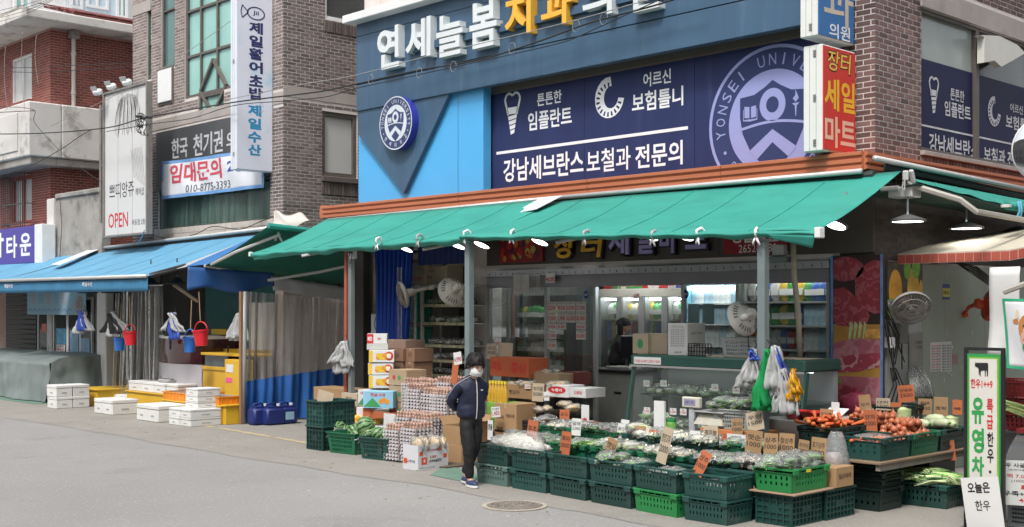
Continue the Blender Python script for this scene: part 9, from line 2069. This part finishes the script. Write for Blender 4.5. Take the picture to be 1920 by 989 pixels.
mb=M();yq=YB3-.0005;T=lambda s_,p0,p1,q0,q1,m,bo=.05:mb.text(s_,(PY(p0,0,yq).x,yq,PY((p0+p1)/2,q1,yq).z),*AXY,PY(p1,0,yq).x-PY(p0,0,yq).x,PY((p0+p1)/2,q0,yq).z-PY((p0+p1)/2,q1,yq).z,bold=bo,m=m)
T('한우1++9',1820,1861,711,729,1);T('유',1822,1845,745,795,0,.08);T('영',1822,1845,803,850,0,.08);T('차',1822,1845,856,893,0,.08)
for i,ch in enumerate('특급'):T(ch,1850,1862,748+i*31,774+i*31,1)
for i,ch in enumerate('한우'):T(ch,1851,1863,811+i*31,838+i*31,2)
T('•',1854,1859,882,888,2)
cow=[(0,.85),(.06,1),(.1,.93),(.95,.95),(1,.8),(.98,.1),(.93,0),(.9,.0),(.88,.4),(.82,.45),(.8,.02),(.75,.02),(.74,.42),(.45,.38),(.42,.0),(.37,0),(.36,.42),(.33,.1),(.29,.1),(.28,.5),(.2,.62),(.05,.66),(.0,.72)]
cx0,cx1,cz0,cz1=PY(1828,0,yq).x,PY(1853,0,yq).x,PY(1840,706,yq).z,PY(1840,679,yq).z;mb.m=2;mb.prism([(lerp(cx0,cx1,u),yq,lerp(cz0,cz1,v))for u,v in cow],(0,-.001,0))
mb.bd('lettering',[gB,red_t,ink],st)
card('leaflet','white leaflet with black handwriting hung low on the standing banner','leaflet',PY(1816,1010,10.9),(1,0,0),.36,.56,cardw,None,[('오늘은',.15,.75,.74,.92,0,.06),('한우',.3,.7,.45,.62,0,.03)],rot=.14)
card('price_board','white price board with rows of black and red lettering beside the standing banner','board',PY(1878,946,11.3),(1,0,0),.42,.42,cardw,None,[('한우 사골 곰탕',.0,.9,.84,.94,0,.03),('(진한국물맛)',.2,.7,.76,.81,0,.0),('1팩 7,000원',.1,.85,.60,.70,1,.02),('(1000g)',.25,.65,.50,.57,0,.0),('특가',.45,.85,.34,.46,1,.05),('우족+사골',.05,.9,.2,.32,0,.04),('40,000',.4,.95,.06,.16,1,.03)],rot=.05)
YB4=11.9;c4b=[PY(1888,690,YB4),PY(1975,700,YB4),PY(1975,562,YB4),PY(1880,560,YB4)]
cbn=thing('cow_banner','white cloth banner with green edge and a cartoon cow head, cut by the frame','banner',at=c4b[0]);cf=lambda u,v:lerp(lerp(c4b[0],c4b[1],u),lerp(c4b[3],c4b[2],u),v)+V3((0,.015*math.sin(u*6+v*4),0))
M().grid(cf,12,12,(0,.004,0)).bd('cloth',mat('white_banner_cloth',(.66,.66,.68),.6,var=.03),cbn,smooth=True)
mb=M();
for u0,u1,v0,v1 in((0,.05,0,1),(.05,1,0,.035),(.05,1,.965,1)):k=M().grid(lambda u,v:cf(lerp(u0,u1,u),lerp(v0,v1,v))+V3((0,-.004,0)),8,3);mb._add(k.v,k.f)
mb.bd('edge',mat('banner_teal_green',(.02,.34,.16),.5),cbn)
mb=M()
def blob(m,cu,cv,ru,rv,k,n=18):mb.m=m;mb._add([cf(cu+ru*math.cos(2*PI*i/n),cv+rv*math.sin(2*PI*i/n))+V3((0,-.006-k*.001,0))for i in range(n)],[tuple(range(n))])
blob(0,.48,.58,.17,.20,1);blob(1,.48,.45,.14,.11,2);blob(2,.30,.78,.035,.07,2);blob(2,.66,.78,.035,.07,2);blob(3,.42,.62,.015,.02,3);blob(3,.54,.62,.015,.02,3);blob(0,.26,.68,.06,.035,1);blob(4,.42,.32,.05,.05,3)
mb.bd('cow_print',[mat('cow_brown',(.50,.20,.06),.5),mat('cow_muzzle',(.65,.38,.30),.5),mat('cow_horn',(.60,.52,.35),.5),ink,mat('bell_green',(.05,.30,.12),.5)],cbn)
tag(M().grid(lambda u,v:lerp(lerp(PY(1850,668,12.3),PY(1905,672,12.3),u),lerp(PY(1858,502,12.3),PY(1915,500,12.3),u),v)+V3((0,.03*math.sin(v*5),0)),6,10,(0,.005,0)).bd('white_sheet',cardw,smooth=True),'blank white sheet hanging behind the cow banner','sheet')
mb=M().tube([PY(1882,548,12.0),PY(1930,530,12.0)],.03,6);tag(mb.bd('kiosk_bracket',mat('beige_awning_arm',(.4,.38,.34),.5)),'beige folding arm end above the cow banner','arm')
redc=mat('dark_red_crate',(.16,.012,.015),.5,var=.1)
for k in range(3):crate(cp_s,f'{["lowest", "middle", "topmost"][k]} dark red crate behind the cow banner',(PY(1925,0,12.9).x,12.9,.80+.18*k),m=redc,scale=(1,.9,.75))
tag(M().box(PY(1878,0,12.6).x,PY(2010,0,12.6).x,12.6,13.2,.01,.795,.01).bd('dark_stand',darkwall),'dark stand under the red crates at the frame edge','stand')
lk=thing('leek',None,'leek','leeks by the red crates');M().tube([(-.3,0,0),(0,0,.01),(.35,0,0)],[.012,.014,.011],7).bd('stem',mat('leek_green',(.36,.46,.16),.45,var=.4,vs=7),lk,smooth=True);M().tube([(-.34,0,0),(-.3,0,0)],[.004,.012],6).bd('root_end',whitev,lk)
for i in range(14):p=PY(1900+RU(-8,10),758+i*1.2,12.4);dup(lk,loc=p,rot=(0,.25+RU(-.1,.1),RU(-.3,.3)),label='long leek lying in front of the dark red crates')
remove_tree(lk)
gc=thing('glass_case','curved glass display case with trays, cut by the frame edge','display case',at=(PY(1920,0,11.8).x,11.8,0));gx0,gx1=PY(1884,0,11.7).x,PY(2020,0,11.7).x
M().box(gx0,gx1,11.7,12.3,.01,.55,.01).bd('base',mat('steel_case',(.30,.31,.32),.4,metal=.4),gc);M().grid(lambda u,v:V3((lerp(gx0,gx1,u),11.7+.3*math.sin(v*PI/2)**2,.55+.30*math.sin(v*PI/2))),4,8).bd('curved_glass',film('case_glass',(.8,.9,.88),.08,.03,refl=1.5),gc,smooth=True);M().box(gx0,gx1,11.95,12.3,.86,.9).bd('top',redc,gc)
gmx=thing('grey_machine','grey vented machine housing at the lower frame corner','machine',at=(PY(1915,0,11.5).x,11.5,0));M().box(PY(1893,0,11.5).x,PY(2000,0,11.5).x,11.45,11.68,.01,.42,.01).bd('housing',mat('machine_grey',(.22,.23,.24),.5),gmx);mb=M()
for k in range(6):
 for j in range(7):mb.box(PY(1898+k*5,0,11.45).x,PY(1898+k*5,0,11.45).x+.018,11.446,11.4495,.06+j*.04,.075+j*.04)
mb.bd('vent_slots',black_m,gmx)
cm=thing('traffic_mirror','big round convex traffic mirror with a white back plate, cut by the frame','mirror',loc=PX(1967,280,-5.2));cm.rotation_euler=V3((.35,-1,0)).to_track_quat('Z','Y').to_euler()
M().lathe([(.001,-.1),(.20,-.07),(.35,.0),(.36,.02),(.345,.03)],40,close=False).bd('back_shell',mat('mirror_white',(.75,.75,.75),.4),cm,smooth=True);M().lathe([(.345,.028),(.30,.05),(.16,.08),(.001,.09)],40,close=False).bd('mirror_face',mat('mirror_silver',(.75,.76,.76),.03,metal=1,var=0),cm,smooth=True);M().tube([(.1,0,-.08),(.9,.1,-.1)],.03,8).bd('arm',steel_gr,cm)
tag(M().tube([PX(1884,380,-6.4),PX(1900,388,-6.35),PX(1915,380,-6.35)],.03,7).bd('green_roll_end',green),'rolled green cloth end at the side awning tip','awning end')
o=thing('pale_blue_strap','pale blue plastic strap hanging from the side awning tip','strap',at=PX(1910,395,-6.3));mb=M();[mb.tube([PX(1908+k*5,378,-6.3),PX(1912+k*4,395,-6.3),PX(1907+k*6,408,-6.3)],.014,6)for k in range(2)];mb.bd('strap',mat('pale_blue_plastic',(.12,.42,.58),.4),o,smooth=True)
def wire(label,pts,r=.008,m=None,cat='cable',sag=.0):
 """pts = (px, py, Y); smooth curve through them"""
 P=[PY(*q)for q in pts];L=[]
 for i in range(len(P)-1):
  a,b,c,d=P[max(0,i-1)],P[i],P[i+1],P[min(len(P)-1,i+2)]
  for k in range(8):t=k/8;L.append(.5*((2*b)+(c-a)*t+(2*a-5*b+4*c-d)*t*t+(3*b-a-3*c+d)*t**3)+V3((0,0,-sag*math.sin(PI*t))))
 L.append(P[-1]);return tag(M().tube(L,r,5).bd('overhead_cable',m or cable,smooth=True),label,cat,'overhead cables')
wire('thick black cable bundle sagging past the salon board to the clinic sign',[(-40,252,11.8),(80,250,11.8),(200,240,11.8),(268,222,11.8),(350,207,12.0),(440,192,12.0),(520,182,12.2),(600,172,12.4),(668,158,12.5),(780,133,12.6),(900,112,12.62),(1010,78,12.62),(1110,42,12.62),(1230,10,12.62),(1320,-20,12.6)],.013)
wire('thin black cable just under the thick bundle, from the salon board on',[(200,247,11.9),(290,232,11.9),(360,222,12.0),(440,198,12.1),(530,190,12.2),(610,182,12.4),(668,166,12.5),(760,146,12.55),(860,124,12.6),(960,102,12.6),(1060,78,12.6),(1130,48,12.6),(1250,-6,12.6)],.008)
wire('pale grey wire running above the thick bundle across the clinic sign',[(432,186,12.1),(560,160,12.3),(668,141,12.5),(800,106,12.6),(960,68,12.62),(1080,38,12.62),(1180,10,12.62),(1260,-12,12.6)],.007,cable_gr)
wire('pair of thin wires low over the red brick house, upper one',[(-30,127,11.5),(60,127,11.5),(150,122,11.6),(245,119,11.7)],.007)
wire('pair of thin wires low over the red brick house, lower one',[(-30,133,11.5),(60,136,11.5),(150,132,11.6),(245,125,11.7)],.007)
wire('black wire rising steeply from the lower window to the cable joint',[(18,325,11.9),(60,310,11.9),(110,283,11.9),(150,256,11.9),(170,244,11.9)],.009)
wire('long thin wire crossing the salon board down to its frame',[(-20,200,11.7),(60,205,11.7),(66,232,11.8),(120,290,11.9),(165,325,12.0),(192,342,12.1)],.007)
wire('black wire along the balcony of the red house',[(-20,212,11.8),(40,209,11.8),(66,208,11.9)],.009)
wire('grey wire from the balcony across to the salon board top',[(95,237,11.8),(150,210,11.8),(200,187,11.9),(270,150,12.0),(345,102,12.4),(432,40,12.8)],.006,cable_gr)
wire('dark cable swinging along the tiles under the leased shop front',[(290,443,12.8),(330,448,12.8),(370,438,12.8),(400,425,12.8),(450,430,12.8),(490,415,12.8),(506,410,12.8)],.009)
for i,(x0_,y0_,n_)in enumerate(((-10,18,4),)):
 for k in range(n_):wire(['faint wire at the roof corner of the red house, uppermost','faint wire at the roof corner of the red house, second from the top','faint wire at the roof corner of the red house, third from the top','faint wire at the roof corner of the red house, lowest'][k],[(-10,22+k*7,11.5),(50,8+k*6,11.6),(100,-6+k*2,11.8)],.005)
for i,(px,q0,q1)in enumerate(((10,88,205),(42,60,205),(68,66,160))):wire(f'{["nearest the frame edge", "in the middle", "nearest the house corner"][i]} thin wire hanging down the red house front',[(px,q0,11.9),(px-2,(q0+q1)/2,11.9),(px+4,q1,11.9)],.006,cable_gr)
cj=thing('cable_loops','tangle of looped black cable hung at the salon board edge','cable coil',at=PY(270,222,11.75));mb=M()
for k in range(7):
 cx,cz,r=264+RU(-6,12),232+RU(-8,14),RU(5,13);c0=PY(cx,cz,11.75);s_=r*26/2282
 mb.tube([c0+V3((s_*math.cos(t),.03*math.sin(3*t),s_*1.15*math.sin(t)))for t in[2*PI*j/18 for j in range(17)]],.008,4)
for k in range(5):c0=PY(258+k*6,220+RU(-3,3),11.75);mb.ell(c0,(.06,.04,.03),7,5)
mb.bd('loops',cable,cj)
mb=M()
for px,q in((695,146),(786,134),(850,122),(960,88),(1080,46),(1132,32),(490,200),(380,214),(240,240),(330,222)):
 Yw=12.5 if px>600 else 12.0;c0=PY(px,q+3,Yw);mb.tube([c0+V3((.07*math.cos(t),0,.085*math.sin(t)))for t in[2*PI*j/12 for j in range(12)]],.004,4)
tag(mb.bd('cable_rings',cable_gr),'small wire rings that hold the overhead cable bundle','cable rings');bpy.data.objects[-1]if False else None
wire('blue rope tied at the foot of the salon board',[(271,432,12.0),(266,445,12.0),(258,458,12.0)],.012,mat('blue_rope',(.05,.22,.35),.8),cat='rope')
tag(M().grid(lambda u,v:lerp(lerp(PY(505,430,12.7),PY(584,418,12.4),u),lerp(PY(512,398,12.9),PY(560,402,12.9),u),v)+V3((0,.05*math.sin(u*5+v*3),.04*math.sin(u*8))),14,6,(0,0,.004)).bd('cream_tarpaulin',mat('cream_tarp',(.60,.56,.50),.6,var=.06),smooth=True),'crumpled cream tarpaulin between the brown building and the green awning','tarpaulin')
for o in list(PK.values())+[cp_s,cp_r,cp_g]:remove_tree(o)
for me in list(bpy.data.meshes):
 if me.users==0:bpy.data.meshes.remove(me)
